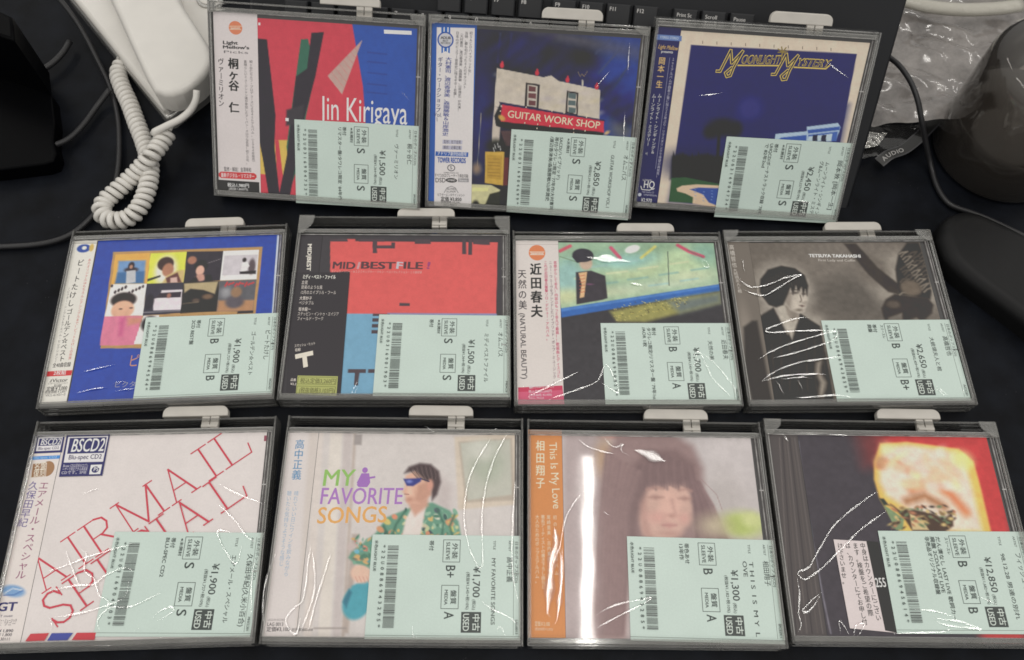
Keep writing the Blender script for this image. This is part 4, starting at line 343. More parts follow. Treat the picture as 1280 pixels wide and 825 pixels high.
6:{'cover_art': {'rect': (-41.8,69.2,4.4,125),'col': (64,62,66),'soft': [('P',(156,188,158),0.5,[-44.5,126.9,81.9,127.5,68.3,88.4,-41.4,68.4]),('E',(150,190,184),5,-34.9,95.0,10.5,16.0,-6),('E',(186,204,160),5,11.4,103.3,21.3,8.1,-6),('E',(182,206,164),5,44.0,109.6,16.0,12.4,-6),('E',(150,196,186),5,4.9,111.5,21.3,8.2,-6),('E',(196,206,170),5,-5.6,85.1,20.9,3.5,-6),('E',(196,204,160),5,-37.2,81.1,10.5,5.9,-6),('E',(190,206,180),5,33.4,91.2,24.6,3.2,-6),('E',(140,180,160),5,60.9,118.0,9.0,8.4,-6),('E',(140,170,140),5,19.8,119.9,26.9,3.3,-6),('E',(200,212,176),5,50.0,98.4,15.9,4.1,-6),('L',(140,180,168),1.2,1,[-37.9,109.2,-21.8,111.4]),('L',(205,212,172),1.2,1,[-31.0,95.6,-15.4,97.7]),('L',(160,196,190),1.2,1,[-23.2,104.4,-7.9,106.5]),('L',(140,180,168),1.2,1,[-16.5,90.9,-1.6,92.9]),('L',(205,212,172),1.2,1,[-8.6,99.6,6.0,101.6]),('L',(160,196,190),1.2,1,[-0.7,108.4,13.7,110.5]),('L',(140,180,168),1.2,1,[5.9,94.8,19.8,96.8]),('L',(205,212,172),1.2,1,[13.9,103.5,27.6,105.6]),('L',(160,196,190),1.2,1,[20.3,90.0,33.5,92.0]),('L',(140,180,168),1.2,1,[28.4,98.7,41.3,100.8]),('L',(205,212,172),1.2,1,[36.6,107.5,49.3,109.6]),('L',(160,196,190),1.2,1,[42.8,93.9,55.0,96.0]),('L',(140,180,168),1.2,1,[51.1,102.6,63.1,104.7]),('L',(205,212,172),1.2,1,[57.1,89.1,68.6,91.2]),('L',(206,92,108),2.6,0.8,[-40.8,117.9,-33.5,122.1]),('L',(206,92,120),2.6,0.8,[-4.4,120.8,1.4,112.5]),('L',(200,84,110),2.6,0.8,[43.4,123.1,51.0,117.9,60.5,113.8]),('L',(206,200,110),2,0.8,[16.5,112.6,27.1,122.0]),('L',(120,140,110),0.6,0.4,[-41.0,113.4,-27.3,108.3]),('L',(96,120,110),0.5,0.4,[50.2,119.0,60.4,112.8]),('E',(250,250,245),0.8,10.8,119.8,5.4,2.9,-20),('L',(60,66,70),0.5,0.3,[35.8,117.8,34.2,90.2]),('E',(196,170,150),1,-22.9,108.3,4.6,5.7,0),('E',(62,60,68),0.6,-24.7,114.5,7.5,5.6,0),('P',(62,60,68),0.5,[-32.4,113.4,-17.1,113.5,-19.2,110.3,-29.1,108.3]),('P',(66,62,68),0.6,[-30.3,100.7,-19.6,102.0,-9.8,97.9,-9.2,80.2,-12.9,78.8,-30.8,75.2]),('P',(216,176,130),0.4,[-28.4,100.1,-22.3,101.1,-25.3,81.1,-28.5,80.1,-26.6,91.0]),('L',(190,100,80),0.5,0.3,[-27.8,97.5,-24.2,98.3]),('L',(190,100,80),0.5,0.3,[-27.9,94.8,-24.3,95.7]),('L',(190,100,80),0.5,0.3,[-28.0,92.2,-24.4,93.0]),('L',(190,100,80),0.5,0.3,[-28.1,89.6,-24.6,90.4]),('L',(190,100,80),0.5,0.3,[-28.2,87.0,-24.7,87.8]),('L',(190,100,80),0.5,0.3,[-28.3,84.5,-24.8,85.3]),('E',(120,80,110),0.6,-21.0,91.1,2.4,0.6,0),('P',(54,104,178),0.5,[-41.8,72.1,77.7,93.0,77.0,87.4,-41.5,65.1]),('P',(80,130,200),0.8,[-41.6,71.7,77.6,92.6,77.4,91.0,-41.7,69.7]),('P',(152,148,86),2.2,[-8.2,69.8,16.4,75.7,41.2,80.9,69.7,85.4,68.7,76.5,40.0,68.6,15.3,61.8,-3.6,62.1]),('P',(110,120,116),4,[32.2,77.4,69.7,85.0,68.7,76.5,40.0,68.6]),('L',(88,84,60),0.45,0.2,[5.8,69.3,6.3,69.2]),('L',(190,176,90),0.45,0.2,[41.8,78.1,42.3,77.9]),('L',(88,84,60),0.45,0.2,[-2.9,73.1,-2.4,72.9]),('L',(190,176,90),0.45,0.2,[7.2,73.7,7.7,73.5]),('L',(88,84,60),0.45,0.2,[17.8,68.8,18.3,68.6]),('L',(206,196,116),0.45,0.2,[13.9,67.3,14.4,67.1]),('L',(190,176,90),0.45,0.2,[26.5,71.1,27.0,70.9]),('L',(206,196,116),0.45,0.2,[14.3,77.8,14.8,77.6]),('L',(206,196,116),0.45,0.2,[1.3,63.6,1.8,63.4]),('L',(88,84,60),0.45,0.2,[9.6,77.1,10.1,76.9]),('L',(88,84,60),0.45,0.2,[18.0,70.2,18.5,70.0]),('L',(88,84,60),0.45,0.2,[30.7,72.0,31.2,71.8]),('L',(206,196,116),0.45,0.2,[31.7,75.1,32.2,74.9]),('L',(206,196,116),0.45,0.2,[40.0,80.1,40.5,80.0]),('L',(190,176,90),0.45,0.2,[19.6,75.7,20.1,75.5]),('L',(88,84,60),0.45,0.2,[16.1,70.7,16.7,70.6]),('L',(190,176,90),0.45,0.2,[15.2,68.0,15.7,67.9]),('L',(190,176,90),0.45,0.2,[11.7,70.1,12.2,70.0]),('L',(206,196,116),0.45,0.2,[5.7,71.9,6.2,71.7]),('L',(190,176,90),0.45,0.2,[38.3,73.9,38.8,73.7]),('L',(88,84,60),0.45,0.2,[29.9,73.6,30.4,73.4]),('L',(190,176,90),0.45,0.2,[44.2,76.3,44.7,76.1]),('L',(190,176,90),0.45,0.2,[-1.3,66.6,-0.8,66.4]),('L',(88,84,60),0.45,0.2,[37.2,76.4,37.7,76.2]),('L',(190,176,90),0.45,0.2,[-0.1,68.8,0.4,68.6]),('L',(206,196,116),0.45,0.2,[45.9,81.0,46.4,80.8]),('L',(88,84,60),0.45,0.2,[15.2,76.2,15.7,76.1]),('L',(206,196,116),0.45,0.2,[15.9,73.2,16.4,73.0]),('L',(206,196,116),0.45,0.2,[-4.4,66.4,-3.9,66.3]),('L',(190,176,90),0.45,0.2,[13.1,70.5,13.6,70.3]),('L',(190,176,90),0.45,0.2,[39.6,74.4,40.1,74.2]),('L',(206,196,116),0.45,0.2,[6.1,75.9,6.6,75.7]),('L',(206,196,116),0.45,0.2,[-2.7,66.9,-2.2,66.8]),('L',(88,84,60),0.45,0.2,[43.3,75.7,43.8,75.5]),('L',(206,196,116),0.45,0.2,[25.8,77.7,26.3,77.5]),('L',(88,84,60),0.45,0.2,[45.3,79.6,45.8,79.4]),('L',(88,84,60),0.45,0.2,[43.8,76.3,44.3,76.1]),('L',(88,84,60),0.45,0.2,[12.8,66.9,13.3,66.7]),('L',(190,176,90),0.45,0.2,[27.2,73.8,27.7,73.6]),('L',(190,176,90),0.45,0.2,[-1.6,63.1,-1.1,62.9]),('L',(190,176,90),0.45,0.2,[7.4,68.5,7.9,68.3]),('L',(88,84,60),0.45,0.2,[6.0,72.5,6.5,72.3]),('L',(206,196,116),0.45,0.2,[20.7,72.7,21.2,72.5]),('L',(88,84,60),0.45,0.2,[34.6,72.7,35.1,72.5]),('L',(190,176,90),0.45,0.2,[-5.7,66.2,-5.2,66.0]),('L',(88,84,60),0.45,0.2,[0.2,67.2,0.7,67.0]),('L',(88,84,60),0.45,0.2,[17.7,70.5,18.2,70.3]),('L',(88,84,60),0.45,0.2,[25.6,76.5,26.1,76.3]),('L',(190,176,90),0.45,0.2,[-5.3,71.8,-4.7,71.6]),('L',(190,176,90),0.45,0.2,[-5.5,68.7,-5.0,68.5]),('L',(88,84,60),0.45,0.2,[17.2,71.4,17.8,71.2]),('L',(88,84,60),0.45,0.2,[2.9,73.0,3.4,72.8]),('L',(88,84,60),0.45,0.2,[38.1,78.7,38.6,78.5]),('L',(190,176,90),0.45,0.2,[-1.4,64.9,-0.9,64.7]),('L',(190,176,90),0.45,0.2,[29.7,78.5,30.2,78.3]),('L',(206,196,116),0.45,0.2,[4.7,65.9,5.2,65.7]),('L',(190,176,90),0.45,0.2,[10.4,68.6,10.9,68.4]),('L',(88,84,60),0.45,0.2,[30.5,78.9,31.0,78.7]),('L',(206,196,116),0.45,0.2,[43.4,77.4,43.9,77.2]),('L',(206,196,116),0.45,0.2,[16.1,68.1,16.6,67.9]),('L',(206,196,116),0.45,0.2,[-2.7,65.4,-2.2,65.3]),('L',(206,196,116),0.45,0.2,[40.1,77.9,40.6,77.7]),('L',(206,196,116),0.45,0.2,[35.2,80.0,35.7,79.8]),('L',(190,176,90),0.45,0.2,[9.6,66.3,10.1,66.1]),('L',(190,176,90),0.45,0.2,[3.1,72.0,3.6,71.8]),('L',(190,176,90),0.45,0.2,[-2.3,66.8,-1.8,66.6]),('L',(88,84,60),0.45,0.2,[0.3,71.0,0.8,70.8]),('L',(88,84,60),0.45,0.2,[17.7,71.0,18.2,70.8]),('L',(88,84,60),0.45,0.2,[15.5,73.2,16.0,73.0]),('L',(190,176,90),0.45,0.2,[1.9,74.8,2.4,74.6]),('L',(190,176,90),0.45,0.2,[45.6,79.1,46.1,79.0]),('L',(190,176,90),0.45,0.2,[4.8,66.6,5.3,66.4]),('L',(190,176,90),0.45,0.2,[32.5,72.2,33.0,72.0]),('L',(206,196,116),0.45,0.2,[11.5,74.7,12.0,74.5]),('L',(206,196,116),0.45,0.2,[38.4,74.1,38.9,73.9]),('L',(190,176,90),0.45,0.2,[36.4,80.1,36.9,79.9]),('L',(88,84,60),0.45,0.2,[20.6,76.5,21.1,76.3]),('L',(190,176,90),0.45,0.2,[24.1,78.9,24.6,78.7]),('L',(206,196,116),0.45,0.2,[-0.4,68.5,0.2,68.3]),('L',(88,84,60),0.45,0.2,[28.3,74.7,28.8,74.5]),('L',(206,196,116),0.45,0.2,[-4.2,63.4,-3.7,63.2]),('L',(190,176,90),0.45,0.2,[11.5,74.4,12.0,74.2]),('L',(88,84,60),0.45,0.2,[18.2,69.5,18.7,69.3]),('L',(206,196,116),0.45,0.2,[5.2,74.5,5.7,74.3]),('L',(206,196,116),0.45,0.2,[2.1,65.6,2.6,65.5]),('L',(190,176,90),0.45,0.2,[37.2,80.4,37.7,80.2]),('L',(88,84,60),0.45,0.2,[23.5,74.9,24.0,74.7]),('L',(190,176,90),0.45,0.2,[6.2,68.5,6.7,68.3]),('L',(206,196,116),0.45,0.2,[15.6,72.4,16.1,72.2]),('L',(206,196,116),0.45,0.2,[38.4,75.4,38.9,75.2]),('L',(206,196,116),0.45,0.2,[0.2,73.5,0.7,73.3]),('L',(190,176,90),0.45,0.2,[38.7,80.1,39.3,79.9]),('L',(206,196,116),0.45,0.2,[19.4,76.8,19.9,76.6]),('L',(190,176,90),0.45,0.2,[11.6,69.3,12.1,69.2]),('L',(88,84,60),0.45,0.2,[9.5,73.9,10.0,73.7]),('L',(206,196,116),0.45,0.2,[16.2,76.7,16.7,76.5]),('L',(206,196,116),0.45,0.2,[31.2,76.6,31.7,76.4]),('L',(88,84,60),0.45,0.2,[23.6,78.6,24.1,78.4]),('L',(88,84,60),0.45,0.2,[24.9,71.5,25.4,71.3]),('L',(88,84,60),0.45,0.2,[27.3,79.0,27.8,78.8]),('L',(190,176,90),0.45,0.2,[-4.0,66.4,-3.5,66.2]),('L',(88,84,60),0.45,0.2,[9.4,64.8,9.9,64.6]),('L',(190,176,90),0.45,0.2,[17.8,75.5,18.3,75.3]),('L',(88,84,60),0.45,0.2,[7.4,69.1,7.9,68.9]),('L',(206,196,116),0.45,0.2,[5.4,74.4,5.9,74.3]),('L',(190,176,90),0.45,0.2,[42.9,78.9,43.4,78.7]),('L',(88,84,60),0.45,0.2,[35.3,78.3,35.8,78.1]),('L',(190,176,90),0.45,0.2,[29.4,71.4,29.9,71.2]),('L',(88,84,60),0.45,0.2,[27.9,71.4,28.4,71.2]),('L',(190,176,90),0.45,0.2,[28.3,72.9,28.9,72.7]),('L',(190,176,90),0.45,0.2,[21.1,70.0,21.6,69.8]),('L',(88,84,60),0.45,0.2,[-6.2,70.7,-5.7,70.5]),('L',(206,196,116),0.45,0.2,[-4.1,71.9,-3.6,71.7]),('L',(206,196,116),0.45,0.2,[28.2,76.0,28.7,75.9]),('L',(206,196,116),0.45,0.2,[10.9,66.5,11.4,66.3]),('L',(190,176,90),0.45,0.2,[37.8,75.9,38.3,75.7]),('L',(206,196,116),0.45,0.2,[43.7,78.0,44.2,77.8]),('L',(190,176,90),0.45,0.2,[-5.0,64.8,-4.4,64.6]),('L',(190,176,90),0.45,0.2,[21.4,76.2,21.9,76.0]),('L',(206,196,116),0.45,0.2,[32.5,72.4,33.0,72.3]),('L',(206,196,116),0.45,0.2,[22.0,69.7,22.5,69.5]),('L',(206,196,116),0.45,0.2,[37.2,78.8,37.7,78.6]),('L',(190,176,90),0.45,0.2,[27.4,75.2,27.9,75.0]),('L',(88,84,60),0.45,0.2,[33.2,76.9,33.7,76.7]),('L',(190,176,90),0.45,0.2,[24.6,69.8,25.1,69.6]),('L',(190,176,90),0.45,0.2,[15.7,77.1,16.2,76.9]),('L',(190,176,90),0.45,0.2,[5.3,64.4,5.8,64.2]),('L',(190,176,90),0.45,0.2,[44.5,79.0,45.0,78.8]),('L',(190,176,90),0.45,0.2,[33.1,74.7,33.6,74.5]),('L',(88,84,60),0.45,0.2,[29.8,78.3,30.3,78.1]),('L',(206,196,116),0.45,0.2,[41.0,79.9,41.5,79.8]),('L',(190,176,90),0.45,0.2,[19.5,73.2,20.1,73.0]),('L',(190,176,90),0.45,0.2,[20.6,73.8,21.1,73.6]),('L',(206,196,116),0.45,0.2,[38.9,79.7,39.4,79.5]),('L',(206,196,116),0.45,0.2,[1.0,68.7,1.5,68.5]),('L',(88,84,60),0.45,0.2,[38.3,76.9,38.8,76.7]),('L',(190,176,90),0.45,0.2,[28.5,71.8,29.0,71.6]),('L',(88,84,60),0.45,0.2,[38.4,76.6,38.9,76.4]),('L',(88,84,60),0.45,0.2,[40.5,78.9,41.0,78.7]),('L',(206,196,116),0.45,0.2,[18.7,74.1,19.2,73.9]),('L',(88,84,60),0.45,0.2,[23.6,76.5,24.1,76.3]),('L',(190,176,90),0.45,0.2,[34.5,79.1,35.0,78.9]),('L',(88,84,60),0.45,0.2,[18.5,71.6,19.0,71.4]),('L',(190,176,90),0.45,0.2,[23.6,69.9,24.1,69.7]),('L',(190,176,90),0.45,0.2,[22.7,73.9,23.2,73.7]),('L',(190,176,90),0.45,0.2,[-3.2,63.2,-2.7,63.0]),('L',(206,196,116),0.45,0.2,[40.2,80.5,40.7,80.3]),('L',(190,176,90),0.45,0.2,[40.3,76.7,40.8,76.5]),('L',(88,84,60),0.45,0.2,[-2.9,71.0,-2.4,70.8]),('L',(88,84,60),0.45,0.2,[6.3,74.0,6.8,73.8]),('P',(205,200,196),0.3,[71.7,123.9,74.6,123.9,73.6,52.4,71.0,52.4])],'vec': [],'grain': 0.07},'obi_strip': {'rect': (-72,-41.9,4.2,126.2),'col': (214,206,202),'soft': [],'vec': [('l',(170,160,156),0.3,[-71.8,123.2,-41.7,123.3]),('p',(206,88,120),[-71.5,13.8,-42.5,15.2,-41.6,1.8,-71.6,1.8]),('p',(196,60,92),[-71.5,13.8,-42.5,15.2,-42.6,12.0,-71.5,10.6]),('o',(216,128,84),-57.1,116.4,5.88,6.39,0),('l',(240,210,190),0.5,[-62.3,117.0,-51.9,117.0]),('l',(240,210,190),0.5,[-61.9,114.7,-52.3,114.8]),('t','Japanese',-61.6,115.1,-52.5,115.2,1.88,(244,225,210),1,0),('v','近田春夫',-58.3,108.3,-58.2,64.3,7.95,(44,42,46),2),('v','天然の美',-67.9,103.0,-67.7,70.4,5.96,(70,66,70),1),('t','(NATURAL BEAUTY)',-69.9,68.5,-69.0,19.5,3.6,(80,76,80),1,0),('v','思想からして非凡！内容はもっと非凡で最高！！歌謡曲とディスコと',-44.5,109.6,-44.8,20.5,2.31,(200,74,112),1),('v','ニュー・ウェーヴをブレンドしたハイブリッド・ポップ・ミュージック。',-47.8,109.6,-47.5,17.0,2.3,(110,70,90),0),('v','これが近田春夫衝撃ソロ・デビュー・アルバム。',-51.2,109.6,-51.2,47.6,2.3,(200,74,112),1),('t','最新デジタルリマスタリング',-64.3,13.1,-47.8,13.8,1.59,(240,215,220),1,0),('t','税込価格¥2,640円',-64.7,9.9,-49.5,10.4,1.77,(236,200,212),0,0),('t','(税抜価格 ¥2,400)',-64.7,7.6,-49.6,8.1,1.41,(236,200,212),0,0),('t','VICL-70222',-64.7,5.7,-54.6,6.0,1.23,(236,200,212),0,0)],'grain': 0.0}},
7:{'cover_art': {'rect': (-57,66.5,4.2,125.4),'col': (112,104,96),'soft': [('E',(122,114,106),20,13.4,101.3,35.9,33.1,0),('E',(96,90,84),12,9.1,79.2,28.2,18.0,0),('E',(164,156,146),7,-37.9,87.4,19.7,21.8,0),('P',(160,152,142),7,[-72.2,62.1,-45.9,75.5,-14.4,65.6,-11.7,42.8,-74.8,43.2]),('P',(50,46,44),1.2,[-68.2,60.1,-63.5,63.0,-47.2,73.2,-40.9,52.4,-29.6,68.6,-17.4,58.7,-17.4,20.8,-18.2,3.0,-71.9,3.4,-73.4,28.4,-71.2,50.6]),('P',(178,170,158),1.2,[-44.2,73.2,-38.8,76.5,-31.8,71.1,-30.8,65.3,-38.4,48.6,-40.4,55.8,-44.0,65.4]),('P',(140,130,120),1.2,[-39.0,75.5,-30.9,71.1,-30.9,65.7,-35.9,61.9,-38.5,67.7]),('P',(184,174,162),1.2,[-37.7,87.8,-34.4,93.0,-26.0,95.4,-22.0,90.9,-22.6,82.9,-22.6,78.2,-24.3,75.0,-26.2,69.9,-30.5,68.4,-35.8,71.2,-38.8,76.5]),('P',(146,136,126),1.6,[-37.7,87.8,-33.9,89.4,-33.1,81.4,-35.6,72.3,-38.4,76.5]),('P',(150,140,130),1,[-27.8,77.4,-23.1,78.2,-24.3,75.0,-25.7,75.0]),('P',(50,46,44),1.05,[-55.0,85.5,-53.2,95.5,-46.7,103.2,-36.7,106.4,-27.2,104.3,-21.4,98.6,-20.2,90.1,-22.4,82.1,-22.8,87.3,-25.3,81.7,-25.1,88.9,-28.2,85.3,-28.8,90.1,-32.1,83.0,-33.0,88.5,-36.5,81.8,-40.1,75.1,-45.3,73.2,-50.2,75.2,-53.5,81.1]),('E',(80,72,68),1.05,-30.5,84.5,2.3,0.8,-6),('E',(80,72,68),1.05,-24.3,83.7,1.4,0.8,0),('L',(66,60,56),0.7,0.4,[-32.5,86.9,-27.6,86.9]),('L',(96,86,78),0.6,0.5,[-27.2,82.9,-26.9,78.6,-28.1,77.4]),('P',(104,88,82),0.75,[-29.3,74.7,-27.1,75.2,-25.2,74.2,-27.4,73.3]),('E',(120,110,100),1,-30.0,71.1,2.4,1.0,0),('L',(72,67,64),0.4,0.3,[-49.2,95.1,-51.9,84.6]),('L',(72,67,64),0.4,0.3,[-47.2,96.1,-49.8,85.8]),('L',(72,67,64),0.4,0.3,[-45.3,97.1,-47.7,87.0]),('L',(72,67,64),0.4,0.3,[-43.4,98.1,-45.6,88.2]),('L',(72,67,64),0.4,0.3,[-41.4,99.1,-43.5,89.4]),('L',(72,67,64),0.4,0.3,[-39.5,100.1,-41.3,90.6]),('L',(72,67,64),0.4,0.3,[-37.6,101.1,-39.2,91.8]),('L',(72,67,64),0.4,0.3,[-35.9,100.1,-37.1,93.0]),('L',(72,67,64),0.4,0.3,[-34.3,99.0,-35.3,91.8]),('L',(72,67,64),0.4,0.3,[-32.7,98.0,-33.5,90.6]),('L',(72,67,64),0.4,0.3,[-31.1,97.0,-31.8,89.3]),('L',(72,67,64),0.4,0.3,[-29.5,96.0,-30.0,88.1]),('L',(72,67,64),0.4,0.3,[-27.9,95.0,-28.3,86.9]),('L',(72,67,64),0.4,0.3,[-26.3,93.9,-26.6,85.7]),('L',(34,32,32),0.6,0.5,[-32.3,52.3,-36.0,35.5,-38.3,6.6]),('L',(66,62,58),0.9,0.8,[-63.2,52.5,-63.9,35.7,-69.8,12.2]),('L',(66,62,58),0.9,0.8,[-57.9,48.7,-59.2,30.1,-63.8,12.1]),('L',(66,62,58),0.9,0.8,[-52.7,44.9,-54.4,24.6,-57.9,12.1]),('L',(66,62,58),0.9,0.8,[-45.7,52.4,-49.7,19.2,-51.9,12.0]),('L',(66,62,58),0.9,0.8,[-40.5,48.6,-41.6,35.5,-45.9,12.0]),('L',(66,62,58),0.9,0.8,[-35.3,44.8,-36.9,30.0,-39.9,12.0]),('L',(66,62,58),0.9,0.8,[-28.2,52.3,-32.3,24.5,-33.9,11.9]),('L',(66,62,58),0.9,0.8,[-23.0,48.5,-27.6,19.0,-27.9,11.9]),('L',(66,62,58),0.9,0.8,[-17.8,44.7,-19.2,35.4,-21.9,11.8]),('P',(150,140,128),2,[-24.7,31.7,-21.0,33.5,-23.5,24.4,-20.6,17.2,-25.0,6.5,-27.4,7.4,-24.8,17.2,-26.5,24.4]),('E',(150,142,132),7,49.3,93.0,26.6,24.7,0),('E',(112,104,96),5,28.2,103.3,10.8,12.5,0),('P',(62,56,52),1.2,[11.1,124.6,20.2,124.6,32.0,104.3,44.3,90.6,41.7,83.0,35.1,85.0,23.8,99.2]),('P',(52,48,46),1.2,[57.3,125.1,65.9,125.1,66.9,107.3,65.6,84.9,63.4,78.9,41.7,83.0,44.0,103.2,48.9,115.6]),('P',(58,52,48),1.2,[27.4,72.2,32.0,79.1,39.1,83.4,62.3,79.9,64.5,74.6,61.9,68.1,55.9,63.3,53.1,61.8,50.3,64.9,43.4,62.2,40.2,61.8,41.1,68.4,31.1,65.0,28.6,61.5,27.7,65.4]),('L',(150,139,125),0.8,0.8,[49.6,115.6,52.1,117.1,54.7,117.5]),('L',(96,88,80),0.8,0.8,[56.1,114.9,58.7,116.7,61.5,117.6]),('L',(96,88,80),0.8,0.8,[62.7,114.1,65.4,116.4,68.2,117.6]),('L',(150,139,125),0.8,0.8,[50.4,113.4,53.1,116.1,56.1,117.8]),('L',(96,88,80),0.8,0.8,[56.9,112.6,59.4,114.1,62.8,117.8]),('L',(96,88,80),0.8,0.8,[63.4,111.8,66.0,113.7,68.6,113.7]),('L',(150,139,125),0.8,0.8,[51.1,111.1,53.8,113.4,56.5,113.8]),('L',(96,88,80),0.8,0.8,[57.7,110.4,60.4,113.0,63.2,113.9]),('L',(96,88,80),0.8,0.8,[64.2,109.6,66.7,111.0,69.9,113.9]),('L',(150,139,125),0.8,0.8,[51.9,108.9,54.5,110.7,57.8,114.1]),('L',(96,88,80),0.8,0.8,[58.4,108.1,61.1,110.4,63.5,110.0]),('L',(96,88,80),0.8,0.8,[64.9,107.3,67.7,110.0,70.3,110.0]),('L',(150,139,125),0.8,0.8,[52.7,106.6,55.2,108.1,58.2,110.1]),('L',(96,88,80),0.8,0.8,[59.2,105.9,61.8,107.7,64.9,110.2]),('L',(96,88,80),0.8,0.8,[65.7,105.1,68.4,107.4,71.6,110.3]),('L',(150,139,125),0.8,0.8,[53.4,104.4,56.2,107.1,58.5,106.3]),('L',(96,88,80),0.8,0.8,[59.9,103.6,62.4,105.1,65.2,106.3]),('L',(96,88,80),0.8,0.8,[47.7,103.0,50.3,104.8,53.2,106.4]),('L',(150,139,125),0.8,0.8,[54.2,102.2,56.9,104.4,59.9,106.5]),('L',(96,88,80),0.8,0.8,[60.7,101.4,63.4,104.1,66.5,106.5]),('L',(96,88,80),0.8,0.8,[48.5,100.7,50.9,102.2,53.6,102.6]),('L',(150,139,125),0.8,0.8,[54.9,100.0,57.5,101.8,60.2,102.6]),('L',(96,88,80),0.8,0.8,[61.4,99.2,64.1,101.5,66.9,102.7]),('L',(96,88,80),0.8,0.8,[49.2,98.5,52.0,101.2,54.9,102.8]),('L',(150,139,125),0.8,0.8,[55.7,97.8,58.2,99.2,61.5,102.9]),('L',(96,88,80),0.8,0.8,[62.2,97.0,64.7,98.8,67.3,98.8]),('L',(96,88,80),0.8,0.8,[50.0,96.3,52.7,98.6,55.3,99.0]),('L',(150,139,125),0.8,0.8,[56.5,95.6,59.2,98.2,61.9,99.0]),('L',(96,88,80),0.8,0.8,[62.9,94.8,65.4,96.2,68.6,99.1]),('L',(96,88,80),0.8,0.8,[50.8,94.1,53.3,95.9,56.6,99.2]),('L',(150,139,125),0.8,0.8,[57.2,93.4,59.9,95.6,62.3,95.2]),('L',(96,88,80),0.8,0.8,[45.1,92.7,47.8,95.3,50.3,95.3]),('L',(96,88,80),0.8,0.8,[51.5,91.9,54.0,93.3,56.9,95.4]),('L',(150,139,125),0.8,0.8,[58.0,91.2,60.5,93.0,63.6,95.4]),('L',(96,88,80),0.8,0.8,[45.9,90.5,48.5,92.7,51.6,95.5]),('L',(96,88,80),0.8,0.8,[52.3,89.8,55.0,92.4,57.3,91.6]),('L',(150,139,125),0.8,0.8,[58.7,89.0,61.2,90.4,63.9,91.6]),('L',(96,88,80),0.8,0.8,[46.6,88.3,49.2,90.1,52.0,91.7]),('L',(96,88,80),0.8,0.8,[53.0,87.6,55.7,89.8,58.6,91.8]),('L',(150,139,125),0.8,0.8,[59.4,86.8,62.2,89.4,65.2,91.8]),('L',(96,88,80),0.8,0.8,[47.4,86.2,49.8,87.6,52.4,87.9]),('L',(96,88,80),0.8,0.8,[53.8,85.4,56.3,87.2,59.0,88.0]),('L',(150,139,125),0.8,0.8,[60.2,84.7,62.8,86.9,65.6,88.0]),('L',(96,88,80),0.8,0.8,[48.1,84.0,50.8,86.6,53.7,88.2]),('L',(96,88,80),0.8,0.8,[54.5,83.3,57.0,84.6,60.3,88.2]),('L',(150,139,125),0.8,0.8,[42.5,82.6,45.0,84.4,47.5,84.4]),('E',(110,98,86),2,51.7,88.0,7.1,6.2,0),('E',(92,82,74),1.5,36.5,75.1,4.4,2.8,0)],'vec': [('t','TETSUYA TAKAHASHI',-15.6,113.4,21.5,112.8,2.55,(232,226,220),2,0),('t','First Lady and Coffin',-9.7,110.0,16.8,109.5,1.91,(205,198,190),0,0)],'grain': 0.09},'obi_strip': {'rect': (-73,-57.2,4.2,126),'col': (116,108,100),'soft': [('E',(150,140,130),4,-69.0,35.7,5.1,33.2,0),('P',(60,56,54),1.5,[-70.2,58.2,-63.5,63.0,-60.0,63.0,-58.7,3.3,-71.9,3.4,-73.4,28.4])],'vec': [('v','高橋哲也',-70.0,124.0,-70.0,104.7,3.61,(206,200,192),0),('v','大統領夫人と棺',-70.1,104.1,-68.8,84.5,3.02,(200,194,186),0)],'grain': 0.0}},
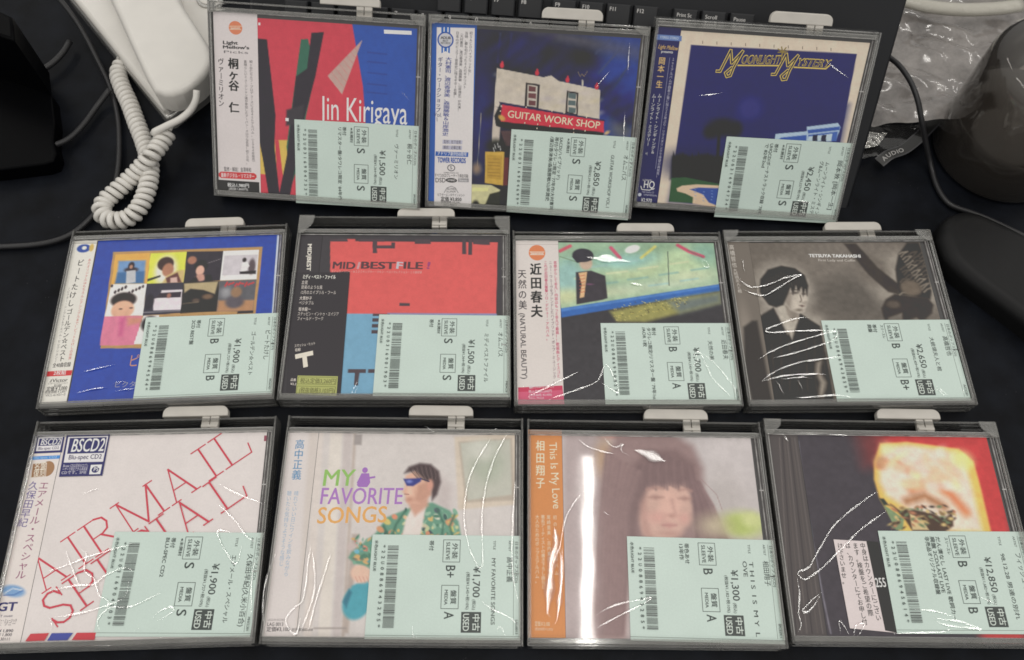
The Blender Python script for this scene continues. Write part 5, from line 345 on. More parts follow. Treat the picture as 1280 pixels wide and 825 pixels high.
8:{'cover_art': {'rect': (-56.8,69.5,4.2,127.8),'col': (218,210,208),'soft': [],'vec': [('p',(150,80,96),[67.9,124.2,70.8,124.1,70.8,120.4,68.0,120.4]),('l',(202,66,82),0.75,[-50.6,31.1,-46.1,34.4]),('l',(202,66,82),0.75,[-41.0,38.2,-36.4,41.5]),('l',(202,66,82),0.75,[-48.4,32.7,-57.6,51.8]),('l',(202,66,82),0.75,[-51.7,39.5,-45.6,44.0]),('l',(202,66,82),1.15,[-57.6,51.8,-38.4,40.1]),('l',(202,66,82),0.75,[-32.2,44.6,-24.9,50.0]),('l',(202,66,82),0.75,[-45.9,60.6,-38.6,66.2]),('l',(202,66,82),1.15,[-28.6,47.3,-42.3,63.4]),('l',(202,66,82),0.75,[-23.6,51.0,-17.0,55.8]),('l',(202,66,82),0.75,[-37.3,67.2,-29.2,73.3]),('l',(202,66,82),0.75,[-27.2,61.4,-21.6,65.6]),('l',(202,66,82),0.75,[-9.6,61.3,-8.6,63.1]),('l',(202,66,82),1.15,[-20.4,53.3,-34.0,69.6]),('l',(202,66,82),1.15,[-29.2,73.3,-24.6,74.6]),('l',(202,66,82),1.15,[-24.6,74.6,-21.2,72.5]),('l',(202,66,82),1.15,[-21.2,72.5,-20.0,68.4]),('l',(202,66,82),1.15,[-20.0,68.4,-21.9,65.4]),('l',(202,66,82),1.15,[-23.0,64.5,-9.1,61.6]),('l',(202,66,82),0.75,[-6.7,63.4,-1.5,67.3]),('l',(202,66,82),0.75,[9.2,75.1,15.4,79.7]),('l',(202,66,82),0.75,[-20.3,80.0,-15.8,83.4]),('l',(202,66,82),0.75,[-2.8,93.2,1.9,96.7]),('l',(202,66,82),0.75,[-4.0,65.4,-17.3,82.2]),('l',(202,66,82),1.15,[-17.3,82.2,4.2,71.4]),('l',(202,66,82),1.15,[4.2,71.4,-1.4,94.3]),('l',(202,66,82),1.15,[-1.4,94.3,12.4,77.5]),('l',(202,66,82),0.75,[16.8,80.7,21.7,84.3]),('l',(202,66,82),0.75,[27.4,88.5,32.4,92.2]),('l',(202,66,82),0.75,[19.2,82.5,10.8,103.4]),('l',(202,66,82),0.75,[16.1,89.9,22.9,94.9]),('l',(202,66,82),1.15,[10.8,103.4,30.2,90.6]),('l',(202,66,82),0.75,[37.0,95.6,45.1,101.5]),('l',(202,66,82),0.75,[23.6,113.2,31.7,119.2]),('l',(202,66,82),1.15,[41.0,98.6,27.6,116.2]),('l',(202,66,82),0.75,[46.5,102.6,61.2,113.4]),('l',(202,66,82),0.75,[33.1,120.3,41.0,126.3]),('l',(202,66,82),0.75,[61.2,113.4,58.2,119.5]),('l',(202,66,82),1.15,[50.1,105.2,36.7,123.0]),('l',(202,66,82),0.75,[-37.8,12.4,-42.0,17.1]),('l',(202,66,82),0.75,[-39.0,30.0,-43.1,34.6]),('l',(202,66,82),1.15,[-40.4,31.0,-44.1,32.3]),('l',(202,66,82),1.15,[-44.1,32.3,-47.3,30.9]),('l',(202,66,82),1.15,[-47.3,30.9,-49.2,27.4]),('l',(202,66,82),1.15,[-49.2,27.4,-47.8,24.1]),('l',(202,66,82),1.15,[-47.8,24.1,-44.4,22.9]),('l',(202,66,82),1.15,[-44.4,22.9,-37.2,24.5]),('l',(202,66,82),1.15,[-37.2,24.5,-32.8,24.0]),('l',(202,66,82),1.15,[-32.8,24.0,-30.9,20.9]),('l',(202,66,82),1.15,[-30.9,20.9,-31.9,17.2]),('l',(202,66,82),1.15,[-31.9,17.2,-34.9,14.9]),('l',(202,66,82),1.15,[-34.9,14.9,-38.5,14.8]),('l',(202,66,82),1.15,[-38.5,14.8,-41.2,16.2]),('l',(202,66,82),0.75,[-26.6,21.0,-20.2,25.8]),('l',(202,66,82),0.75,[-40.1,36.3,-32.2,42.2]),('l',(202,66,82),0.75,[-29.7,30.3,-24.2,34.4]),('l',(202,66,82),1.15,[-23.5,23.3,-37.0,38.7]),('l',(202,66,82),1.15,[-32.2,42.2,-27.5,43.7]),('l',(202,66,82),1.15,[-27.5,43.7,-23.8,41.6]),('l',(202,66,82),1.15,[-23.8,41.6,-22.6,37.4]),('l',(202,66,82),1.15,[-22.6,37.4,-24.5,34.2]),('l',(202,66,82),0.75,[-12.2,31.7,-0.5,40.3]),('l',(202,66,82),0.75,[-25.6,47.3,-14.2,55.9]),('l',(202,66,82),0.75,[-15.9,42.1,-10.3,46.3]),('l',(202,66,82),0.75,[-0.5,40.3,-3.2,44.7]),('l',(202,66,82),0.75,[-14.2,55.9,-10.9,52.6]),('l',(202,66,82),0.75,[-9.0,44.7,-11.7,47.9]),('l',(202,66,82),1.15,[-9.0,34.1,-22.4,49.7]),('l',(202,66,82),0.75,[14.4,53.9,12.3,57.4]),('l',(202,66,82),0.75,[2.4,68.4,6.5,63.5]),('l',(202,66,82),1.15,[5.1,65.2,0.7,66.1]),('l',(202,66,82),1.15,[0.7,66.1,-3.6,63.9]),('l',(202,66,82),1.15,[-3.6,63.9,-6.5,58.6]),('l',(202,66,82),1.15,[-6.5,58.6,-5.2,52.2]),('l',(202,66,82),1.15,[-5.2,52.2,-0.9,47.6]),('l',(202,66,82),1.15,[-0.9,47.6,5.2,46.1]),('l',(202,66,82),1.15,[5.2,46.1,9.8,47.8]),('l',(202,66,82),1.15,[9.8,47.8,12.8,51.4]),('l',(202,66,82),1.15,[12.8,51.4,13.3,55.6]),('l',(202,66,82),0.75,[17.9,53.8,25.5,59.4]),('l',(202,66,82),0.75,[4.6,70.0,12.2,75.8]),('l',(202,66,82),1.15,[21.7,56.6,8.4,72.9]),('l',(202,66,82),0.75,[26.9,60.4,31.8,64.1]),('l',(202,66,82),0.75,[37.3,68.2,42.3,71.8]),('l',(202,66,82),0.75,[29.3,62.2,21.0,82.4]),('l',(202,66,82),0.75,[26.3,69.4,32.9,74.3]),('l',(202,66,82),1.15,[21.0,82.4,40.1,70.2]),('l',(202,66,82),0.75,[46.9,75.2,61.2,85.7]),('l',(202,66,82),0.75,[33.7,92.0,41.3,97.8]),('l',(202,66,82),0.75,[61.2,85.7,58.3,91.6]),('l',(202,66,82),1.15,[50.4,77.8,37.2,94.7]),('p',(200,62,72),[-52.1,9.0,-41.8,9.1,-43.6,5.1,-54.2,5.0]),('p',(70,80,160),[-40.2,9.0,-28.3,8.8,-30.8,5.0,-42.0,5.0]),('p',(200,62,72),[-26.2,8.8,-15.4,8.6,-15.6,4.6,-28.3,5.0])],'grain': 0.012},'obi_strip': {'rect': (-74.4,-57,4.2,127.8),'col': (222,212,208),'soft': [('E',(120,160,205),1,-67.2,32.9,6.9,3.2,12),('L',(220,225,235),0.5,0.3,[-71.8,32.0,-67.9,34.4,-62.2,33.2]),('L',(60,100,170),0.5,0.3,[-72.4,30.6,-66.2,30.8,-61.8,33.1])],'vec': [('p',(54,52,106),[-74.7,127.7,-56.7,127.9,-56.2,116.1,-73.9,115.7]),('p',(222,218,222),[-72.7,126.2,-57.7,126.2,-57.7,117.6,-72.5,117.3]),('p',(54,52,106),[-71.9,125.5,-58.2,125.6,-58.2,120.9,-71.7,120.6]),('t','BSCD2',-70.8,121.2,-58.5,121.3,4.07,(230,226,230),1,0.15),('t','Blu-spec CD2',-71.3,118.1,-58.6,118.4,1.72,(60,56,96),1,0),('p',(70,140,212),[-74.1,113.9,-56.8,114.3,-57.0,112.1,-74.2,111.7]),('t','Blu-spec CD2',-72.8,112.3,-58.6,112.7,1.27,(170,200,235),0,0),('o',(160,120,84),-63.0,105.8,4.25,4.91,0),('p',(150,108,74),[-72.5,109.2,-64.2,109.6,-63.1,101.0,-71.8,100.4]),('l',(214,200,186),0.4,[-72.5,109.2,-64.2,109.6,-63.1,101.0,-71.8,100.4,-72.5,109.2]),('t','名盤',-71.1,105.4,-63.9,105.8,3.79,(226,212,196),1,0),('t','復刻',-70.8,101.2,-63.6,101.6,3.76,(226,212,196),1,0),('v','エアメール・スペシャル',-62.8,97.8,-65.0,39.3,6.1,(150,78,116),0),('v','久保田早紀',-68.9,98.0,-70.7,69.8,6.09,(104,90,150),0),('t','GT',-74.3,22.0,-63.3,22.0,4.7,(52,50,110),2,0),('t','GT music',-73.1,18.5,-64.3,18.6,1.26,(70,66,100),0,0),('t','発売元：ソニー・ミュージック',-77.8,15.9,-61.5,15.6,1.61,(80,74,84),0,0),('t','販売元：ソニー',-77.4,14.2,-61.7,13.9,1.6,(80,74,84),0,0),('t','定価￥1,890',-76.5,10.4,-62.3,10.2,1.59,(80,74,84),1,0),('t','税抜￥1,800',-76.0,8.4,-62.5,8.1,1.58,(80,74,84),0,0),('t','MHCL-30111',-75.4,6.0,-62.9,5.8,1.58,(80,74,84),0,0)],'grain': 0.0},'format_sticker': {'rect': [-55.4,127.6,-28.5,127.6,-28.5,100.5,-54.8,100.4],'col': (54,52,106),'soft': [],'vec': [('p',(224,218,222),[-54.2,126.1,-29.4,126.2,-29.7,109.4,-53.7,109.4]),('p',(54,52,106),[-53.0,125.3,-30.2,125.4,-30.1,115.1,-52.7,115.0]),('t','BSCD2',-51.2,116.2,-30.7,116.3,8.49,(232,228,232),1,0.15),('t','Blu-spec CD2',-51.4,111.3,-31.0,111.4,2.95,(60,56,96),1,0),('t','Blu-spec CD2は従来のCDプレ',-53.6,106.5,-38.2,106.3,1.67,(205,202,215),0,0),('t','ーヤーで再生できる高音質',-53.7,104.3,-38.3,104.1,1.66,(205,202,215),0,0),('t','CDです。SME',-53.8,102.1,-38.5,102.0,1.66,(205,202,215),0,0),('p',(228,224,228),[-36.7,107.5,-29.9,107.6,-30.0,101.5,-36.7,101.5]),('o',(54,52,106),-33.4,104.4,2.31,2.03,0),('t','PS',-34.6,103.5,-31.5,103.4,2.46,(228,224,228),1,0)],'grain': 0.0}},
9:{'cover_art': {'rect': (-54.5,70.2,4.2,127.6),'col': (206,199,196),'soft': [('P',(214,204,198),1.2,[-56.9,129.2,-51.9,129.3,-45.9,2.9,-50.3,2.9]),('P',(216,208,200),1.2,[-47.5,129.3,-39.9,129.4,-35.2,3.0,-42.0,2.9]),('P',(196,186,184),1.2,[-38.7,129.4,-33.6,129.5,-29.5,3.0,-34.1,3.0]),('P',(186,172,164),1.2,[-32.8,129.5,-31.0,129.5,-27.1,3.1,-28.8,3.0]),('P',(178,164,156),1.2,[-28.0,62.8,-23.9,62.9,-25.1,6.5,-28.4,6.4]),('L',(160,150,146),0.8,0.5,[-44.8,9.0,-26.8,9.2]),('P',(160,152,150),0.8,[-32.0,125.3,-27.2,125.6,-27.1,118.7,-31.8,118.7]),('P',(206,192,176),1.2,[31.2,124.9,69.7,127.8,73.4,82.1,35.0,78.2]),('P',(180,168,154),1.0,[33.9,121.5,67.7,124.5,69.5,84.4,39.4,82.7]),('P',(186,186,174),1,[35.1,120.7,66.5,123.6,67.9,87.9,40.5,84.1]),('E',(170,176,160),5,52.5,107.8,9.8,12.2,0),('E',(200,200,190),5,48.3,115.9,8.0,6.1,0),('P',(192,180,178),6,[23.3,99.3,31.4,91.5,30.1,75.8,22.2,81.5]),('P',(104,152,130),1.0,[-15.1,61.7,-8.0,73.1,4.1,78.4,10.6,81.4,19.2,82.5,30.0,77.7,35.6,71.1,37.8,60.7,4.4,58.5,-15.7,60.1]),('P',(104,152,130),1.0,[-15.1,62.4,-7.1,60.2,-15.1,48.1,-16.0,42.6,-24.6,45.3,-29.0,48.9,-27.1,52.6]),('E',(206,190,110),0.5,-7.8,70.6,2.7,1.7,30),('E',(214,140,110),0.5,-3.2,73.5,1.9,1.5,30),('E',(206,150,110),0.5,-11.2,65.8,2.6,1.7,30),('E',(196,190,160),0.5,15.2,68.0,3.0,1.5,30),('E',(226,220,200),0.5,22.5,73.8,2.3,1.5,30),('E',(206,150,110),0.5,30.3,70.1,3.0,1.9,30),('E',(206,196,110),0.5,32.3,66.3,2.3,1.5,30),('E',(70,80,90),0.5,17.2,65.2,3.4,1.1,30),('E',(206,170,100),0.5,8.5,67.9,1.9,2.3,30),('E',(206,170,110),0.5,-23.0,48.9,2.6,1.5,30),('E',(214,140,120),0.5,-19.8,54.5,2.3,1.5,30),('E',(110,180,200),0.5,-24.3,52.6,1.7,1.3,30),('E',(90,100,110),0.5,22.3,77.7,1.9,1.5,30),('E',(110,180,170),0.5,-9.1,61.7,2.3,1.3,30),('E',(214,180,140),0.5,3.4,73.2,1.9,1.1,30),('E',(190,196,150),0.4,16.8,66.1,1.9,1.2,117.36570541574432),('E',(190,196,150),0.4,12.2,64.4,2.4,1.0,162.1620885151121),('E',(124,170,146),0.4,13.7,78.3,1.5,0.6,156.1426369684233),('E',(84,128,108),0.4,4.9,65.6,1.0,1.0,22.805861859048548),('E',(206,176,110),0.4,35.3,64.1,1.3,0.6,157.70140798396977),('E',(150,186,160),0.4,16.5,75.5,1.1,1.3,68.98022840754687),('E',(206,176,110),0.4,32.5,74.3,1.3,1.0,0.6089614873842164),('E',(206,176,110),0.4,19.3,72.9,1.4,0.7,125.35556537540822),('E',(206,176,110),0.4,33.1,62.8,2.2,0.4,141.79289471647814),('E',(84,128,108),0.4,3.5,68.7,1.5,1.1,112.26834559390231),('E',(124,170,146),0.4,33.4,76.7,2.4,1.3,61.988726349542155),('E',(190,196,150),0.4,2.9,69.6,1.5,0.9,140.57768690214158),('E',(124,170,146),0.4,7.3,62.0,1.3,0.9,165.2556933959962),('E',(70,100,96),0.4,2.5,62.9,0.9,1.0,55.11079230864344),('E',(150,186,160),0.4,25.7,68.1,1.9,1.3,29.075303596430924),('E',(70,100,96),0.4,-12.2,61.7,2.3,0.4,133.30052902484564),('E',(150,186,160),0.4,17.8,76.1,0.8,0.9,150.91727061026378),('E',(190,196,150),0.4,33.5,68.1,1.5,0.5,67.13957299935937),('E',(70,100,96),0.4,-7.6,62.8,2.2,1.3,81.6371981264922),('E',(206,140,110),0.4,9.9,66.2,1.2,0.8,162.33488445260483),('E',(206,140,110),0.4,11.6,75.5,2.3,0.6,88.53516421478854),('E',(70,100,96),0.4,11.1,69.3,1.4,1.1,139.4816565813555),('E',(190,196,150),0.4,20.4,67.4,1.3,0.9,120.29535808081455),('E',(150,186,160),0.4,27.4,74.2,2.0,1.3,61.21321005332907),('E',(206,140,110),0.4,-5.8,64.0,1.7,0.6,120.89572630273787),('E',(150,186,160),0.4,8.7,64.7,1.9,0.7,49.29761719652528),('E',(206,140,110),0.4,2.8,62.7,1.4,1.2,156.584025443009),('E',(206,176,110),0.4,20.3,62.2,1.6,0.9,29.911071179491092),('E',(206,140,110),0.4,27.9,62.9,1.2,0.4,120.75449385839414),('E',(70,100,96),0.4,6.1,68.0,1.6,1.3,54.479897113685865),('E',(206,176,110),0.4,13.4,63.9,2.0,0.4,28.804152202313226),('E',(124,170,146),0.4,7.4,67.5,2.1,0.5,129.32322001110842),('E',(124,170,146),0.4,35.6,62.3,0.8,0.5,57.123151527617054),('E',(70,100,96),0.4,4.3,68.1,1.1,1.1,67.32196569531344),('E',(190,196,150),0.4,3.1,62.4,1.5,0.5,149.64661075550129),('E',(70,100,96),0.4,3.3,77.8,1.3,0.7,92.27658570622798),('E',(206,176,110),0.4,33.4,73.8,2.2,0.8,146.3381730132224),('E',(124,170,146),0.4,17.5,72.3,1.0,0.7,85.86563492043514),('E',(206,176,110),0.4,18.5,72.1,1.7,1.0,25.326087166213714),('E',(206,140,110),0.4,17.3,63.6,1.5,1.3,88.81383636943269),('E',(206,140,110),0.4,9.5,66.6,2.4,1.2,107.24579607629097),('E',(206,140,110),0.4,-1.5,61.9,1.2,0.4,170.13169167317278),('E',(124,170,146),0.4,0.9,62.8,1.6,0.5,111.9035919975457),('E',(190,196,150),0.4,7.2,73.5,1.0,0.8,86.45338681237128),('E',(206,140,110),0.4,13.2,74.4,2.1,0.6,48.18393209505465),('E',(206,176,110),0.4,-6.8,61.7,1.6,1.3,93.2794305389955),('E',(84,128,108),0.4,29.2,63.9,0.8,0.5,50.82254004500527),('E',(150,186,160),0.4,21.1,68.3,1.7,0.8,64.98708890912728),('E',(84,128,108),0.4,23.0,68.7,0.8,0.9,123.43191940324886),('E',(150,186,160),0.4,26.2,68.6,2.0,1.0,86.73823114160237),('E',(206,140,110),0.4,31.4,72.2,1.9,1.1,161.80149118125993),('E',(206,176,110),0.4,8.8,65.7,2.2,1.0,77.90761817082962),('E',(206,176,110),0.4,-0.4,65.2,1.0,0.8,98.83716106388125),('E',(124,170,146),0.4,10.0,72.9,1.5,0.9,8.739734085764553),('E',(84,128,108),0.4,22.1,74.1,2.1,1.0,4.599601327995111),('E',(206,140,110),0.4,22.1,62.2,1.9,0.4,151.57127486187346),('E',(124,170,146),0.4,33.7,66.7,2.4,1.0,78.8346721749857),('E',(124,170,146),0.4,25.5,77.5,0.8,0.5,68.25583006586649),('E',(70,100,96),0.4,14.4,66.0,1.0,0.8,56.62253158826946),('E',(150,186,160),0.4,15.4,70.3,1.4,0.4,125.51333019919964),('E',(70,100,96),0.4,11.0,63.2,1.7,0.6,11.373504395049455),('E',(206,176,110),0.4,-2.9,64.4,1.6,0.5,42.195656414557035),('E',(124,170,146),0.4,3.9,66.0,1.0,0.4,61.48876469838471),('E',(190,196,150),0.4,13.7,77.9,1.0,1.0,42.94531710575058),('E',(206,176,110),0.4,29.7,70.6,0.9,0.9,97.57815204934178),('E',(206,140,110),0.4,4.7,64.2,1.9,0.6,20.89399930149228),('E',(190,196,150),0.4,34.7,67.5,1.1,1.0,67.65648189018432),('E',(70,100,96),0.4,27.4,73.8,2.0,1.1,68.06499946532078),('E',(206,166,110),0.4,-19.1,47.6,1.1,1.0,93.14841856467056),('E',(90,150,160),0.4,-16.3,57.5,0.8,0.4,6.678397401942357),('E',(124,170,146),0.4,-24.7,60.3,1.7,0.7,136.8625264073399),('E',(84,128,108),0.4,-22.1,56.0,1.8,1.1,58.186526028835985),('E',(190,120,110),0.4,-25.6,58.4,0.8,0.7,69.41834655705813),('E',(190,120,110),0.4,-25.0,56.7,0.9,0.5,51.66953355787309),('E',(124,170,146),0.4,-25.2,46.0,1.0,0.9,56.891680872660636),('E',(84,128,108),0.4,-18.9,49.8,1.2,1.1,21.224392066620364),('E',(206,166,110),0.4,-22.9,49.7,1.5,0.5,36.18403858442048),('E',(84,128,108),0.4,-20.0,50.1,1.4,1.0,127.20823560331434),('E',(206,166,110),0.4,-24.5,54.9,0.7,1.1,84.24683890792411),('E',(124,170,146),0.4,-24.8,57.5,0.6,0.8,130.75600635690765),('E',(206,166,110),0.4,-26.7,59.9,1.6,0.7,8.090698465619504),('E',(90,150,160),0.4,-17.1,47.1,1.3,1.0,128.97648418560107),('E',(124,170,146),0.4,-16.9,52.8,1.8,0.4,43.82345122072269),('E',(84,128,108),0.4,-20.7,48.0,0.6,1.0,80.25784846448003),('E',(84,128,108),0.4,-16.6,45.2,0.8,0.9,115.29968360382581),('E',(124,170,146),0.4,-21.3,59.6,1.0,0.5,97.5486749211682),('E',(124,170,146),0.4,-19.5,46.7,0.8,0.4,97.13395494498687),('E',(190,120,110),0.4,-21.4,48.2,1.2,0.5,2.2235739554447065),('E',(206,166,110),0.4,-18.6,46.2,1.9,0.8,24.968975157358923),('E',(190,120,110),0.4,-24.9,48.1,1.6,0.6,23.36643469793127),('E',(84,128,108),0.4,-21.0,49.4,1.6,1.1,119.9337895525214),('E',(206,166,110),0.4,-25.2,49.3,0.6,0.5,51.483295998563925),('E',(206,166,110),0.4,-17.6,59.8,1.6,0.7,138.46716091107686),('E',(84,128,108),0.4,-16.7,50.1,1.5,0.8,79.59286828208619),('E',(84,128,108),0.4,-18.4,49.3,0.9,1.0,68.83295536896247),('E',(124,170,146),0.4,-23.1,55.9,0.7,0.7,58.17848050142687),('E',(84,128,108),0.4,-25.1,48.2,1.3,0.4,9.113502461583408),('E',(124,170,146),0.4,-17.8,53.7,0.9,1.1,2.9922431826404017),('E',(90,150,160),0.4,-21.9,54.9,1.0,0.4,105.19550078703278),('E',(124,170,146),0.4,-19.2,59.4,1.3,0.5,127.69817967657704),('E',(190,120,110),0.4,-18.4,53.8,1.1,0.6,80.24940434618654),('E',(124,170,146),0.4,-21.5,53.7,1.1,0.9,168.53332868893136),('E',(90,150,160),0.4,-21.3,52.8,0.6,0.5,153.09137564526728),('E',(84,128,108),0.4,-24.8,61.0,1.8,0.6,126.91022141815763),('E',(206,166,110),0.4,-22.5,57.4,0.9,0.5,101.2378556493548),('E',(206,166,110),0.4,-17.9,47.9,1.0,1.0,146.56165522959608),('E',(84,128,108),0.4,-19.9,54.3,0.7,1.0,88.22034141930286),('E',(84,128,108),0.4,-25.3,54.3,1.5,0.6,165.75734969881967),('L',(70,112,96),1.2,1,[3.2,77.5,-2.0,68.8,-4.3,60.6]),('L',(70,112,96),1.2,1,[22.3,78.6,26.5,70.0,25.9,62.4]),('L',(70,112,96),1.2,1,[33.0,74.9,30.4,68.2,32.5,61.6]),('L',(70,112,96),1.2,1,[-9.5,67.8,-6.3,62.1]),('P',(222,210,204),1.0,[1.6,60.3,3.5,71.7,6.9,79.4,15.5,79.9,12.7,60.4]),('P',(204,156,136),1.6,[3.8,83.3,16.0,89.3,16.8,80.5,9.1,74.1,6.0,78.5]),('P',(216,170,148),1.4,[1.9,99.1,7.5,102.8,16.5,99.3,18.0,87.4,12.1,81.8,3.9,82.1,2.0,87.2,0.5,89.1,1.9,92.1]),('P',(84,70,72),1.4,[1.0,100.7,3.5,104.8,10.2,107.3,17.1,106.7,22.4,102.3,23.9,95.3,21.9,87.4,19.0,83.8,17.8,92.3,15.7,94.9,13.7,97.2,7.5,102.2]),('P',(196,148,128),1.6,[10.0,93.2,17.6,96.3,18.0,87.4,12.1,81.8,8.6,83.7]),('P',(230,186,164),1.5,[2.5,94.7,6.0,94.8,7.2,87.2,3.8,86.2]),('E',(190,138,120),1.6,5.1,84.1,1.9,1.0,0),('L',(64,54,56),0.35,0.35,[4.5,103.2,5.6,101.6,9.8,97.2]),('L',(108,92,92),0.35,0.35,[5.9,103.6,7.0,101.4,10.7,97.2]),('L',(64,54,56),0.35,0.35,[7.2,104.0,8.4,101.2,11.7,97.2]),('L',(108,92,92),0.35,0.35,[8.6,104.4,9.8,101.0,12.7,97.2]),('L',(64,54,56),0.35,0.35,[9.9,104.8,11.1,100.8,13.7,97.2]),('L',(108,92,92),0.35,0.35,[11.3,105.3,12.5,100.6,14.6,97.2]),('L',(64,54,56),0.35,0.35,[12.6,105.7,13.9,100.4,15.6,97.3]),('L',(108,92,92),0.35,0.35,[14.0,105.3,15.3,100.3,16.6,97.3]),('L',(64,54,56),0.35,0.35,[15.4,104.9,16.6,100.1,17.6,97.3]),('L',(108,92,92),0.35,0.35,[16.8,104.5,18.0,99.9,18.5,97.3]),('L',(64,54,56),0.35,0.35,[18.2,104.1,19.4,99.7,19.5,97.3]),('L',(108,92,92),0.35,0.35,[19.6,103.7,20.8,99.5,20.5,97.3]),('E',(206,150,132),1.2,17.4,93.3,1.9,3.4,0),('P',(60,66,136),0.6,[0.6,97.1,11.7,97.8,11.4,95.6,6.9,92.6,3.0,92.7]),('L',(50,50,80),0.7,0.3,[11.7,97.2,16.5,95.7]),('E',(120,130,200),0.8,4.4,95.5,1.8,1.0,0),('L',(150,100,95),0.5,0.4,[2.0,87.6,4.5,87.4]),('E',(78,160,176),1.2,-21.6,23.8,8.2,10.2,20),('P',(60,120,140),1.0,[-30.0,23.7,-27.0,30.8,-25.0,29.1,-27.5,20.2]),('P',(78,160,176),1.0,[-25.3,32.6,-16.4,36.3,-11.8,23.9,-20.4,18.6]),('E',(226,184,164),1.2,-20.7,39.5,6.2,5.0,25),('L',(200,150,135),0.4,0.4,[-23.9,38.0,-22.2,34.8]),('L',(200,150,135),0.4,0.4,[-21.7,38.0,-20.0,34.8]),('L',(200,150,135),0.4,0.4,[-19.5,38.0,-17.8,34.8]),('L',(200,150,135),0.4,0.4,[-17.3,38.1,-15.6,34.8]),('E',(196,180,176),1.5,-27.3,55.4,3.0,2.2,0)],'vec': [('t','MY',-49.6,92.1,-29.5,92.4,10.47,(140,186,96),1,0.05),('t','FAVORITE',-49.9,80.8,1.0,81.3,10.2,(168,120,190),1,0.05),('t','SONGS',-50.2,68.9,-7.8,70.1,9.99,(228,164,92),1,0.05),('o',(160,112,186),-23.5,102.4,1.75,1.8,0),('p',(160,112,186),[-25.5,100.4,-20.8,100.4,-19.6,94.5,-21.3,91.7,-26.3,91.6,-27.9,94.4]),('l',(160,112,186),1.2,[-21.8,97.2,-17.2,98.1]),('l',(160,112,186),2,[-26.8,92.8,-22.9,96.4])],'grain': 0.025},'obi_strip': {'rect': (-74,-54.7,4.2,127.4),'col': (214,206,204),'soft': [('P',(206,196,190),2,[-60.8,129.2,-54.9,129.2,-47.7,2.9,-54.8,2.8])],'vec': [('v','高中正義',-65.8,121.8,-65.4,95.5,5.95,(96,144,184),1),('v','晴れていい日にワインを飲みながら',-64.2,88.8,-64.5,37.6,2.87,(150,176,200),0),('v','聴いたら気持ちよさそうな感じ',-68.5,88.8,-68.1,43.4,2.89,(150,176,200),0),('t','LAGOON RECORDS',-71.8,12.8,-61.8,12.8,1.22,(130,122,124),0,0),('t','LAG 0013',-71.8,10.0,-62.5,10.1,1.92,(76,70,74),1,0),('t','定価¥3,100',-71.8,7.1,-58.6,7.4,2.08,(66,60,64),1,0),('t','税抜価格¥2,818',-57.5,7.4,-45.5,7.5,1.38,(110,104,104),0,0)],'grain': 0.0}},
